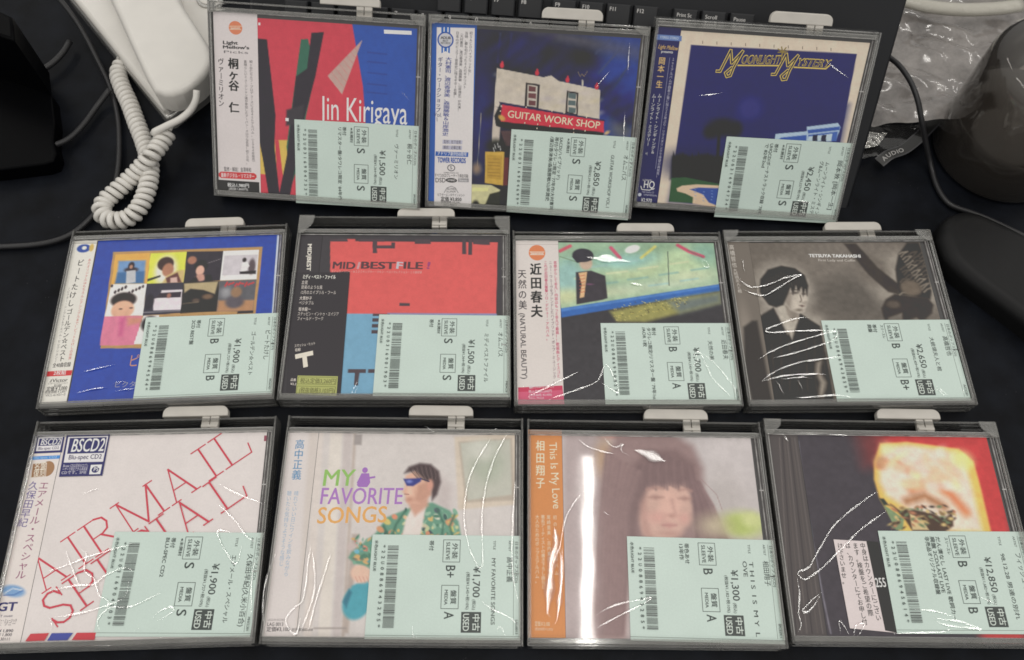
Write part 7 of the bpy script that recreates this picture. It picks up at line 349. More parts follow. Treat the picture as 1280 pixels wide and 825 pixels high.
CRE={
1:[[1.0,59.5,81.7,0.167,0.201,61.5,79.8,0.165,0.203,63.3,78.1,0.163,0.204,64.4,77.0,0.162,0.205,65.2,76.1,0.161,0.206]],
2:[[1.0,63.0,75.7,-0.005,0.27,63.2,73.3,-0.005,0.272,63.3,70.9,-0.006,0.275,63.5,68.5,-0.006,0.277,63.6,66.1,-0.006,0.279,63.8,63.7,-0.006,0.282,64.0,61.2,-0.006,0.284,64.1,58.8,-0.007,0.287,64.3,56.4,-0.007,0.289,64.4,54.0,-0.007,0.291,64.6,51.6,-0.007,0.294],[1.0,61.8,121.2,-0.004,0.224,61.9,119.0,-0.004,0.226,61.9,116.7,-0.004,0.228,62.0,114.5,-0.004,0.231,62.1,112.3,-0.004,0.233,62.1,110.0,-0.004,0.235,62.2,107.8,-0.004,0.237,62.3,105.6,-0.004,0.24,62.3,103.3,-0.005,0.242,62.4,101.1,-0.005,0.244],[1.0,41.7,90.6,0.018,0.254,43.1,92.5,0.016,0.253,44.6,94.5,0.015,0.251,46.0,96.4,0.013,0.249,47.4,98.4,0.012,0.247,48.9,100.3,0.01,0.245,50.3,102.3,0.008,0.243]],
3:[[2.2,43.2,13.1,-0.134,0.414,44.7,13.0,-0.135,0.414,46.3,12.9,-0.137,0.414,47.9,12.7,-0.138,0.414,49.5,12.4,-0.14,0.414,51.1,11.9,-0.141,0.415,52.8,11.4,-0.143,0.415],[1.0,-38.9,82.5,-0.053,0.352,-36.4,82.9,-0.056,0.361,-34.0,83.3,-0.059,0.361,-31.4,83.7,-0.061,0.351,-28.6,84.3,-0.064,0.35,-25.7,84.9,-0.067,0.349,-22.8,85.5,-0.07,0.349],[1.0,42.5,110.7,-0.138,0.325,44.7,109.4,-0.14,0.326,46.9,108.1,-0.143,0.328,49.0,106.8,-0.145,0.329,51.2,105.5,-0.147,0.33,53.4,104.3,-0.149,0.331,55.5,103.2,-0.151,0.332,57.7,102.0,-0.153,0.333,59.8,100.9,-0.155,0.334]],
4:[[1.0,-29.9,15.6,0.306,-0.32,-28.6,16.3,0.305,-0.321,-26.9,16.9,0.303,-0.322,-24.1,17.2,0.301,-0.323,-20.9,17.5,0.297,-0.323],[1.0,-27.5,10.4,0.305,-0.316,-24.9,10.9,0.302,-0.316,-22.1,11.4,0.299,-0.317,-19.8,11.6,0.297,-0.318,-17.2,11.8,0.295,-0.318,-14.6,12.0,0.292,-0.319],[1.0,-51.4,10.1,0.327,-0.313,-49.0,10.9,0.325,-0.314,-46.6,11.7,0.322,-0.315,-43.8,12.4,0.32,-0.316,-41.8,12.7,0.318,-0.316,-39.6,13.0,0.316,-0.317,-37.4,13.2,0.314,-0.317,-35.1,13.5,0.311,-0.318,-32.8,13.7,0.309,-0.318],[1.0,-50.7,25.1,0.324,-0.327,-48.4,25.6,0.322,-0.327,-46.2,26.1,0.32,-0.328,-43.9,26.6,0.318,-0.329,-41.7,27.1,0.316,-0.33,-39.4,27.6,0.314,-0.33,-37.2,28.1,0.312,-0.331,-34.9,28.6,0.309,-0.332,-32.7,29.1,0.307,-0.333,-30.4,29.6,0.305,-0.333]],
5:[[1.0,-28.4,3.5,0.182,-0.07,-27.5,5.9,0.181,-0.072,-26.7,8.2,0.181,-0.064,-25.9,10.4,0.18,-0.066,-25.0,13.2,0.179,-0.069,-24.3,15.9,0.178,-0.072],[1.0,-26.4,3.8,0.18,-0.07,-25.6,6.0,0.179,-0.072,-24.7,8.2,0.179,-0.064,-23.9,10.4,0.178,-0.066]],
6:[[1.0,-66.8,5.8,0.047,-0.081,-64.5,7.2,0.045,-0.071,-62.2,8.6,0.042,-0.073,-59.4,10.2,0.039,-0.074,-57.8,11.1,0.037,-0.064,-56.0,12.0,0.035,-0.065,-54.1,13.0,0.033,-0.066,-52.1,14.1,0.031,-0.067,-50.0,15.2,0.028,-0.069,-47.7,16.4,0.025,-0.07,-45.8,17.4,0.023,-0.071,-43.8,18.5,0.021,-0.072,-41.7,19.6,0.018,-0.073,-39.6,20.7,0.016,-0.074,-37.4,21.9,0.013,-0.075,-35.1,23.1,0.011,-0.076,-32.9,24.3,0.008,-0.078,-30.8,25.4,0.005,-0.079],[1.0,-52.1,5.3,0.03,-0.08,-49.8,6.1,0.027,-0.081,-47.6,6.9,0.025,-0.07,-45.3,7.7,0.022,-0.06,-43.0,8.5,0.019,-0.061,-40.5,9.4,0.016,-0.062,-38.2,10.2,0.014,-0.063,-35.7,11.1,0.011,-0.064,-33.1,12.0,0.008,-0.065,-30.6,13.0,0.005,-0.065,-28.3,13.9,0.002,-0.066,-26.3,14.7,-0.0,-0.067,-23.2,16.0,-0.004,-0.068,-20.8,17.2,-0.007,-0.07,-18.7,19.1,-0.009,-0.072,-17.4,21.2,-0.011,-0.074,-16.3,24.0,-0.012,-0.077,-15.2,26.9,-0.013,-0.08,-14.2,29.1,-0.014,-0.082,-13.1,30.0,-0.015,-0.083,-12.0,29.2,-0.017,-0.082,-10.8,27.1,-0.018,-0.08,-9.7,24.4,-0.02,-0.077,-8.7,21.5,-0.021,-0.074,-7.9,19.1,-0.022,-0.071,-7.1,16.5,-0.023,-0.068,-6.4,13.9,-0.024,-0.065,-6.0,11.7,-0.025,-0.063,-6.0,10.3,-0.025,-0.061,-7.4,10.2,-0.023,-0.061,-10.0,12.0,-0.02,-0.064,-11.8,13.2,-0.018,-0.065,-13.8,14.8,-0.015,-0.067,-16.1,16.5,-0.013,-0.069,-18.2,18.2,-0.01,-0.071],[1.0,45.6,34.6,-0.084,-0.084,46.0,36.3,-0.084,-0.086,46.7,37.8,-0.085,-0.087,48.2,39.3,-0.087,-0.088,49.9,39.2,-0.089,-0.145,50.7,37.7,-0.09,-0.087,51.6,35.3,-0.091,-0.084,52.4,32.6,-0.092,-0.081,53.2,30.1,-0.093,-0.078,53.9,27.8,-0.094,-0.076,54.6,25.5,-0.095,-0.073,55.3,23.3,-0.096,-0.071,56.3,21.0,-0.097,-0.069,57.4,19.2,-0.099,-0.066,58.7,17.3,-0.1,-0.076,60.1,15.5,-0.102,-0.085,61.5,13.7,-0.104,-0.083,62.8,12.1,-0.105,-0.081,64.6,9.8,-0.108,-0.09,66.2,7.9,-0.11,-0.087,67.8,5.9,-0.112,-0.096],[1.0,52.4,38.3,-0.091,-0.087,53.9,36.6,-0.093,-0.085,55.5,34.9,-0.095,-0.083,57.1,33.2,-0.097,-0.092,58.7,31.5,-0.099,-0.091,60.1,29.8,-0.101,-0.089,61.4,28.2,-0.103,-0.076,63.1,25.8,-0.105,-0.073,64.5,23.5,-0.106,-0.07,65.8,21.3,-0.108,-0.068,67.0,19.2,-0.11,-0.066,68.4,16.7,-0.111,-0.063,69.6,14.3,-0.113,-0.06,70.4,12.1,-0.114,-0.058,70.4,8.9,-0.114,-0.054,70.0,5.9,-0.114,-0.051],[1.0,58.6,110.1,-0.092,-0.158,60.3,110.2,-0.101,-0.41,61.8,109.7,-0.096,-0.157,63.0,107.2,-0.097,-0.155,63.4,104.9,-0.098,-0.153,62.2,104.6,-0.103,-0.405,60.5,105.5,-0.095,-0.153,59.5,107.3,-0.094,-0.155,58.6,109.6,-0.092,-0.158],[1.0,-68.3,17.3,0.05,-0.071,-67.9,14.7,0.05,-0.068,-67.6,12.0,0.049,-0.065],[1.0,47.4,39.2,-0.086,-0.088,47.6,36.6,-0.086,-0.086,47.8,34.1,-0.086,-0.083,47.5,31.9,-0.086,-0.081,45.8,29.8,-0.085,-0.079,43.7,28.2,-0.082,-0.077],[4,-21.8,112.4,-0.001,-0.166,-19.6,112.3,-0.003,-0.166,-17.5,112.1,-0.006,-0.166,-15.2,112.0,-0.008,-0.165,-12.9,111.8,-0.011,-0.165,-10.4,111.6,-0.021,-0.343,-7.7,111.5,-0.026,-0.375,-5.0,111.3,-0.023,-0.254,-2.3,111.0,-0.024,-0.175,0.4,110.6,-0.026,-0.163,3.0,110.1,-0.029,-0.162,5.7,109.5,-0.033,-0.162,8.3,109.0,-0.036,-0.183],[3,7.1,91.6,-0.038,-0.257,9.8,91.2,-0.042,-0.268,12.3,90.8,-0.044,-0.245,14.3,90.4,-0.045,-0.21,16.1,90.0,-0.047,-0.21]],
7:[[1.0,-69.0,96.6,-0.122,-0.141,-67.8,94.9,-0.123,-0.14,-66.3,93.1,-0.125,-0.138,-64.2,90.9,-0.127,-0.158,-61.5,89.1,-0.134,-0.315,-59.3,88.8,-0.134,-0.259,-56.9,89.0,-0.135,-0.133,-54.4,89.4,-0.138,-0.133,-51.8,90.0,-0.141,-0.133,-49.1,90.8,-0.144,-0.133,-46.1,91.8,-0.147,-0.134,-44.2,92.6,-0.149,-0.135,-42.1,93.6,-0.151,-0.135,-40.0,94.6,-0.153,-0.136,-37.8,95.6,-0.155,-0.137,-35.6,96.4,-0.158,-0.137,-33.0,97.1,-0.16,-0.138,-30.0,97.8,-0.163,-0.138,-27.2,98.4,-0.166,-0.138,-24.9,98.7,-0.169,-0.138,-23.7,98.8,-0.17,-0.138,-24.5,98.2,-0.169,-0.138,-27.5,96.9,-0.166,-0.137,-30.5,95.4,-0.163,-0.136,-32.3,94.3,-0.161,-0.135,-34.0,93.2,-0.16,-0.134,-36.0,91.9,-0.158,-0.133,-38.4,90.4,-0.155,-0.132,-40.1,89.3,-0.154,-0.131,-42.0,88.1,-0.152,-0.13,-44.1,86.7,-0.15,-0.129,-46.2,85.4,-0.148,-0.128,-48.2,84.2,-0.145,-0.127,-50.2,83.2,-0.143,-0.126,-51.9,82.5,-0.142,-0.126,-55.2,82.2,-0.144,-0.382,-58.0,82.9,-0.141,-0.383,-60.5,83.9,-0.136,-0.321,-62.7,84.9,-0.13,-0.232,-64.7,86.2,-0.128,-0.199,-66.7,87.5,-0.125,-0.189],[1.0,-24.9,65.3,-0.172,-0.105,-27.1,65.1,-0.17,-0.105,-29.2,64.9,-0.168,-0.106,-31.4,64.7,-0.165,-0.106,-33.8,64.2,-0.163,-0.105,-35.9,63.6,-0.161,-0.105,-38.1,62.9,-0.159,-0.105,-40.4,62.1,-0.156,-0.104,-42.6,61.2,-0.154,-0.103,-44.8,60.4,-0.152,-0.103,-47.7,59.3,-0.149,-0.102,-50.6,58.2,-0.145,-0.101,-53.2,57.1,-0.143,-0.101,-54.9,56.2,-0.141,-0.1,-55.7,54.7,-0.14,-0.098,-53.6,53.9,-0.149,-0.356,-51.8,53.9,-0.145,-0.097,-49.4,54.0,-0.147,-0.097,-46.6,54.2,-0.15,-0.097,-43.6,54.4,-0.153,-0.097,-40.5,54.6,-0.157,-0.097,-38.2,54.7,-0.159,-0.096,-35.8,54.8,-0.162,-0.096,-33.3,54.9,-0.164,-0.096,-30.7,55.0,-0.167,-0.096,-28.1,55.1,-0.17,-0.095,-25.6,55.1,-0.172,-0.107,-23.2,55.1,-0.175,-0.175,-20.9,55.1,-0.179,-0.268,-18.7,55.0,-0.183,-0.333,-16.5,54.9,-0.186,-0.353,-14.3,54.8,-0.188,-0.353,-12.1,54.6,-0.191,-0.353,-10.0,54.5,-0.193,-0.352,-7.8,54.4,-0.195,-0.352],[1.0,-63.9,33.6,-0.133,-0.078,-61.7,35.0,-0.135,-0.079,-59.6,36.5,-0.138,-0.08,-57.4,37.9,-0.14,-0.081,-54.9,39.3,-0.143,-0.083,-53.0,40.2,-0.145,-0.083,-51.1,41.1,-0.147,-0.084,-49.1,42.1,-0.149,-0.085,-46.9,43.0,-0.151,-0.085,-44.6,43.9,-0.153,-0.086,-42.1,44.8,-0.156,-0.087,-40.1,45.5,-0.158,-0.087,-37.9,46.2,-0.16,-0.088,-35.6,47.0,-0.163,-0.088,-33.3,47.7,-0.165,-0.089,-30.9,48.4,-0.168,-0.089,-28.5,49.1,-0.17,-0.09,-26.2,49.8,-0.173,-0.09,-24.0,50.4,-0.175,-0.09,-21.4,51.1,-0.177,-0.091,-18.6,52.0,-0.18,-0.091,-15.8,52.8,-0.183,-0.092,-13.1,53.5,-0.186,-0.092,-10.7,54.1,-0.188,-0.092,-8.8,54.4,-0.19,-0.092,-7.5,54.4,-0.192,-0.266,-6.8,53.0,-0.193,-0.091,-8.3,50.4,-0.191,-0.088,-10.7,48.0,-0.189,-0.086,-12.4,47.0,-0.187,-0.085,-14.4,46.2,-0.185,-0.085,-16.7,45.4,-0.183,-0.084,-19.2,44.6,-0.18,-0.084,-21.8,43.8,-0.178,-0.083,-24.0,43.1,-0.176,-0.083,-26.2,42.3,-0.173,-0.082,-28.6,41.5,-0.171,-0.082,-31.0,40.7,-0.168,-0.081,-33.6,40.0,-0.166,-0.081,-36.2,39.2,-0.163,-0.08,-38.3,38.6,-0.161,-0.08,-40.4,38.1,-0.158,-0.08,-42.6,37.5,-0.156,-0.079,-44.8,36.9,-0.154,-0.079,-47.1,36.4,-0.151,-0.079,-49.4,35.8,-0.149,-0.078,-51.7,35.3,-0.146,-0.078,-53.9,34.7,-0.144,-0.078],[1.0,-63.9,18.4,-0.134,-0.062,-61.9,19.7,-0.137,-0.063,-60.1,21.0,-0.138,-0.064,-58.2,22.4,-0.14,-0.065,-56.2,23.7,-0.143,-0.066,-54.1,24.9,-0.145,-0.067,-51.9,26.1,-0.147,-0.068,-49.8,27.1,-0.149,-0.069,-47.5,28.0,-0.152,-0.07,-45.0,28.9,-0.154,-0.071,-42.6,29.7,-0.157,-0.071,-40.2,30.5,-0.159,-0.072,-37.8,31.2,-0.162,-0.072,-35.7,31.8,-0.164,-0.073,-33.1,32.4,-0.167,-0.073,-30.8,32.8,-0.169,-0.073,-28.6,33.0,-0.172,-0.073,-26.3,33.3,-0.174,-0.073,-23.6,33.6,-0.177,-0.073,-21.7,33.9,-0.179,-0.073,-19.6,34.2,-0.181,-0.073,-17.4,34.5,-0.183,-0.073,-15.2,34.8,-0.186,-0.073,-12.9,35.1,-0.188,-0.073,-10.6,35.4,-0.19,-0.073,-8.3,35.7,-0.193,-0.073,-6.1,36.0,-0.195,-0.073],[1.0,-64.0,18.0,-0.134,-0.061,-61.5,18.7,-0.137,-0.062,-59.1,19.4,-0.14,-0.062,-56.6,20.1,-0.142,-0.063,-54.2,20.8,-0.145,-0.063,-51.7,21.4,-0.148,-0.064,-49.2,21.9,-0.15,-0.064,-47.0,22.2,-0.153,-0.064,-44.8,22.5,-0.155,-0.064,-42.5,22.6,-0.158,-0.064,-40.3,22.8,-0.16,-0.064,-38.1,22.9,-0.162,-0.064,-35.9,22.9,-0.165,-0.063,-33.8,23.0,-0.167,-0.063,-31.5,23.1,-0.169,-0.063,-29.2,23.1,-0.172,-0.131,-27.0,23.0,-0.175,-0.178,-24.8,23.0,-0.177,-0.201,-22.6,22.9,-0.179,-0.189,-20.4,22.9,-0.181,-0.166],[1.0,-53.9,18.3,-0.146,-0.06,-53.0,16.1,-0.147,-0.058,-52.1,13.8,-0.148,-0.056,-51.4,11.4,-0.149,-0.053,-50.8,9.0,-0.15,-0.05],[1.0,-39.9,19.1,-0.161,-0.071,-39.1,17.3,-0.162,-0.058,-38.5,15.5,-0.163,-0.056,-38.2,13.7,-0.163,-0.054,-38.1,11.9,-0.163,-0.052],[1.0,-30.2,19.9,-0.176,-0.321,-32.8,20.3,-0.174,-0.322,-35.4,20.8,-0.171,-0.322,-38.4,20.9,-0.162,-0.062,-40.6,20.7,-0.16,-0.062,-42.9,20.4,-0.157,-0.062,-45.4,20.0,-0.155,-0.061,-47.9,19.6,-0.152,-0.061,-50.4,19.2,-0.149,-0.061],[1.0,47.4,12.7,-0.253,-0.307,50.1,11.7,-0.256,-0.306,52.6,10.4,-0.258,-0.304,54.5,8.2,-0.258,-0.189,56.1,5.6,-0.259,-0.163],[1.0,50.9,13.8,-0.256,-0.297,53.4,11.6,-0.258,-0.284,55.7,9.5,-0.259,-0.237,57.2,7.5,-0.26,-0.177,58.4,5.5,-0.261,-0.163],[1.0,65.8,13.0,-0.27,-0.306,67.4,11.8,-0.271,-0.304,68.6,10.8,-0.27,-0.107,68.3,9.8,-0.271,-0.037,67.4,9.4,-0.272,-0.302,66.5,10.5,-0.268,-0.179,65.6,12.1,-0.267,-0.157],[1.0,-43.3,6.3,-0.158,-0.047,-40.7,6.5,-0.161,-0.047,-38.1,6.6,-0.164,-0.046,-35.4,6.8,-0.167,-0.046,-32.9,7.0,-0.169,-0.046,-30.4,7.2,-0.172,-0.046,-28.2,7.3,-0.174,-0.046,-25.4,7.5,-0.177,-0.046,-23.1,7.8,-0.18,-0.046,-20.8,7.9,-0.182,-0.046,-18.1,7.9,-0.189,-0.287,-16.0,7.7,-0.192,-0.308,-13.8,7.5,-0.194,-0.307,-11.4,7.1,-0.197,-0.307,-9.0,6.7,-0.199,-0.306,-6.6,6.3,-0.202,-0.306,-4.3,6.0,-0.204,-0.305],[1.0,-63.7,111.9,-0.126,-0.156,-63.8,109.4,-0.126,-0.153,-63.8,107.0,-0.126,-0.151,-63.9,104.5,-0.126,-0.149,-63.9,102.1,-0.127,-0.146,-64.0,99.6,-0.127,-0.144]],
8:[[1.0,-49.1,43.3,0.341,-0.192,-47.0,44.0,0.339,-0.193,-44.8,44.8,0.337,-0.194,-42.6,45.5,0.335,-0.195,-40.5,46.3,0.333,-0.196,-38.4,47.0,0.331,-0.197,-36.3,47.8,0.329,-0.198,-34.0,48.7,0.326,-0.199,-32.0,49.5,0.324,-0.2,-29.9,50.4,0.322,-0.201,-27.5,51.3,0.32,-0.202,-24.4,52.3,0.317,-0.203,-22.6,52.9,0.315,-0.204,-20.5,53.4,0.313,-0.205,-18.3,54.0,0.311,-0.206,-16.0,54.7,0.308,-0.206,-13.6,55.3,0.306,-0.207,-11.2,55.9,0.303,-0.208,-8.7,56.6,0.301,-0.209,-6.3,57.2,0.298,-0.21,-3.8,57.9,0.296,-0.211,-1.5,58.5,0.293,-0.212],[1.0,-45.9,32.5,0.339,-0.181,-43.5,32.9,0.337,-0.181,-41.1,33.3,0.334,-0.182,-38.8,33.8,0.332,-0.182,-36.4,34.2,0.33,-0.183,-34.1,34.5,0.328,-0.183,-32.0,34.8,0.325,-0.184,-29.0,35.0,0.323,-0.184,-26.1,35.0,0.32,-0.184,-23.5,35.0,0.317,-0.185,-21.3,35.4,0.315,-0.185,-19.0,37.3,0.313,-0.187,-16.6,39.7,0.31,-0.19,-14.6,40.7,0.308,-0.191,-12.0,41.9,0.305,-0.193,-9.3,43.1,0.302,-0.194,-6.8,43.9,0.3,-0.195,-4.7,44.4,0.32,0.058,-1.7,43.4,0.317,0.059,0.4,41.4,0.315,0.061],[1.0,-40.2,17.5,0.335,-0.165,-37.8,17.8,0.332,-0.165,-35.4,18.0,0.33,-0.165,-33.0,18.3,0.328,-0.166,-30.6,18.7,0.325,-0.166,-28.1,19.1,0.323,-0.167,-25.6,19.6,0.32,-0.168,-23.0,20.1,0.318,-0.168,-20.3,20.8,0.315,-0.169,-18.0,21.4,0.313,-0.17,-15.4,22.1,0.31,-0.171,-12.9,22.9,0.307,-0.172,-10.5,23.6,0.305,-0.173,-8.5,24.4,0.303,-0.174,-5.7,25.5,0.3,-0.175,-3.5,26.6,0.298,-0.176,-2.0,28.3,0.297,-0.168,-1.5,30.2,0.309,-0.035,-1.5,32.6,0.312,0.007,-1.6,35.1,0.313,0.016,-1.7,37.5,0.313,0.013],[1.0,-33.4,56.5,0.349,0.047,-30.9,54.9,0.347,0.048,-29.0,52.7,0.345,0.051,-28.8,50.7,0.34,-0.0,-29.0,48.3,0.339,-0.02,-29.1,45.7,0.342,0.027,-28.6,43.6,0.344,0.06,-27.3,42.1,0.343,0.062,-25.4,40.8,0.341,0.063,-23.4,39.6,0.339,0.064,-21.7,38.1,0.337,0.066,-20.5,36.0,0.336,0.068,-19.5,33.5,0.335,0.071,-18.5,31.1,0.334,0.074,-17.4,29.1,0.333,0.076,-15.3,27.7,0.331,0.077,-12.9,26.8,0.329,0.078,-11.4,25.4,0.327,0.08,-11.2,22.9,0.319,-0.026,-11.9,19.8,0.316,-0.068,-12.5,16.8,0.317,-0.064],[1.0,-13.0,9.6,0.328,0.097,-14.9,12.3,0.33,0.094,-15.7,15.1,0.325,0.005,-15.0,16.9,0.31,-0.165,-13.7,18.8,0.309,-0.167,-11.9,20.6,0.307,-0.169,-9.8,21.9,0.304,-0.171,-7.8,22.3,0.302,-0.171,-5.5,22.2,0.3,-0.171,-2.9,22.0,0.297,-0.171,-0.2,22.0,0.295,-0.171,2.6,22.4,0.292,-0.172,4.7,23.1,0.29,-0.173,6.9,24.0,0.287,-0.174,9.2,25.1,0.285,-0.175,11.5,26.3,0.282,-0.177,13.9,27.5,0.28,-0.178,16.2,28.7,0.277,-0.18,18.5,29.8,0.275,-0.181],[1.0,16.0,14.7,0.293,0.005,16.0,16.2,0.287,-0.076,16.8,17.7,0.277,-0.167,19.0,19.1,0.275,-0.169,21.9,20.6,0.272,-0.171,24.3,21.4,0.269,-0.172,26.2,20.8,0.288,0.083,26.7,19.4,0.275,-0.08,25.4,18.1,0.268,-0.168,23.2,16.6,0.271,-0.167,20.7,15.2,0.273,-0.165,17.9,13.7,0.276,-0.163],[1.0,44.0,81.0,0.269,0.015,46.0,79.3,0.267,0.017,48.0,77.7,0.265,0.019,50.0,76.0,0.262,0.021,51.9,74.3,0.26,0.022,53.8,72.6,0.258,0.024,55.5,71.0,0.256,0.026,57.2,69.0,0.254,0.028,58.7,67.0,0.253,0.03,60.1,65.0,0.251,0.033,61.6,63.1,0.25,0.035,63.2,61.4,0.248,0.036,65.0,60.0,0.246,0.038,67.0,58.8,0.244,0.039,69.0,57.7,0.241,0.04,71.1,56.6,0.239,0.041,73.1,55.5,0.237,0.043],[1.0,55.4,63.5,0.257,0.034,52.6,64.0,0.26,0.034,49.4,64.8,0.263,0.033,46.9,65.0,0.242,-0.222,46.1,63.7,0.261,-0.041,46.5,62.5,0.266,0.036,47.3,60.7,0.265,0.038,48.5,58.5,0.264,0.04,49.9,56.1,0.263,0.043,51.5,53.6,0.261,0.046,53.1,51.2,0.259,0.048,54.8,49.0,0.257,0.051,56.2,47.1,0.256,0.053,57.5,45.7,0.254,0.054,58.5,44.9,0.253,0.055,59.8,45.2,0.23,-0.2,60.5,47.1,0.243,-0.057,61.0,50.0,0.244,-0.038,61.4,53.1,0.243,-0.041,61.9,55.8,0.243,-0.044],[1.0,71.0,48.2,0.232,-0.047,70.6,46.2,0.232,-0.045,70.2,44.4,0.232,-0.054,69.8,42.5,0.233,-0.041,69.5,40.2,0.235,-0.015,69.4,37.3,0.236,-0.001,69.5,35.5,0.237,0.012,69.6,33.5,0.237,0.015,69.7,31.3,0.237,0.017,69.9,29.0,0.237,0.02,70.2,26.6,0.236,0.023,70.4,24.1,0.236,0.025,70.7,21.6,0.236,0.028,70.9,19.2,0.235,0.02,71.2,16.7,0.234,0.023,71.4,14.4,0.234,0.026],[1.0,5.8,8.5,0.289,-0.157,7.1,9.7,0.288,-0.158,8.2,10.2,0.307,0.096,9.0,8.8,0.306,0.097,9.6,6.7,0.305,0.09],[1.0,-43.7,17.7,0.359,0.089,-42.3,15.9,0.357,0.091,-41.2,14.2,0.356,0.093,-41.1,12.5,0.348,-0.024,-41.4,10.8,0.345,-0.056],[1.0,-38.7,88.9,0.327,-0.241,-36.2,89.9,0.325,-0.242,-33.7,90.9,0.322,-0.243,-31.6,91.7,0.32,-0.244,-29.5,92.1,0.318,-0.245,-27.9,92.2,0.316,-0.245],[1.0,42.4,93.7,0.271,0.002,44.4,92.7,0.268,0.003,46.4,91.6,0.266,0.004,48.4,90.6,0.264,0.005,50.4,89.5,0.262,0.006,52.4,88.5,0.26,0.007,54.5,87.5,0.257,0.008,56.6,86.5,0.255,0.009,58.8,85.6,0.253,0.01,61.0,84.6,0.25,0.011,63.3,83.7,0.248,0.011,65.6,82.9,0.245,0.012,67.9,82.0,0.243,0.013,70.2,81.1,0.24,0.014,72.5,80.2,0.237,0.015],[1.0,19.8,3.9,0.275,-0.152,22.2,5.1,0.272,-0.153,24.7,6.3,0.27,-0.155],[1.0,-41.4,54.9,0.357,0.049,-40.2,52.8,0.356,0.051,-38.9,50.5,0.354,0.053,-37.7,48.3,0.353,0.056,-36.4,46.1,0.352,0.058,-35.2,44.0,0.351,0.06,-34.1,42.0,0.35,0.062,-33.0,40.2,0.349,0.064,-31.4,37.5,0.347,0.067,-30.0,35.3,0.346,0.069,-28.7,33.2,0.344,0.072,-27.3,31.1,0.343,0.074]],
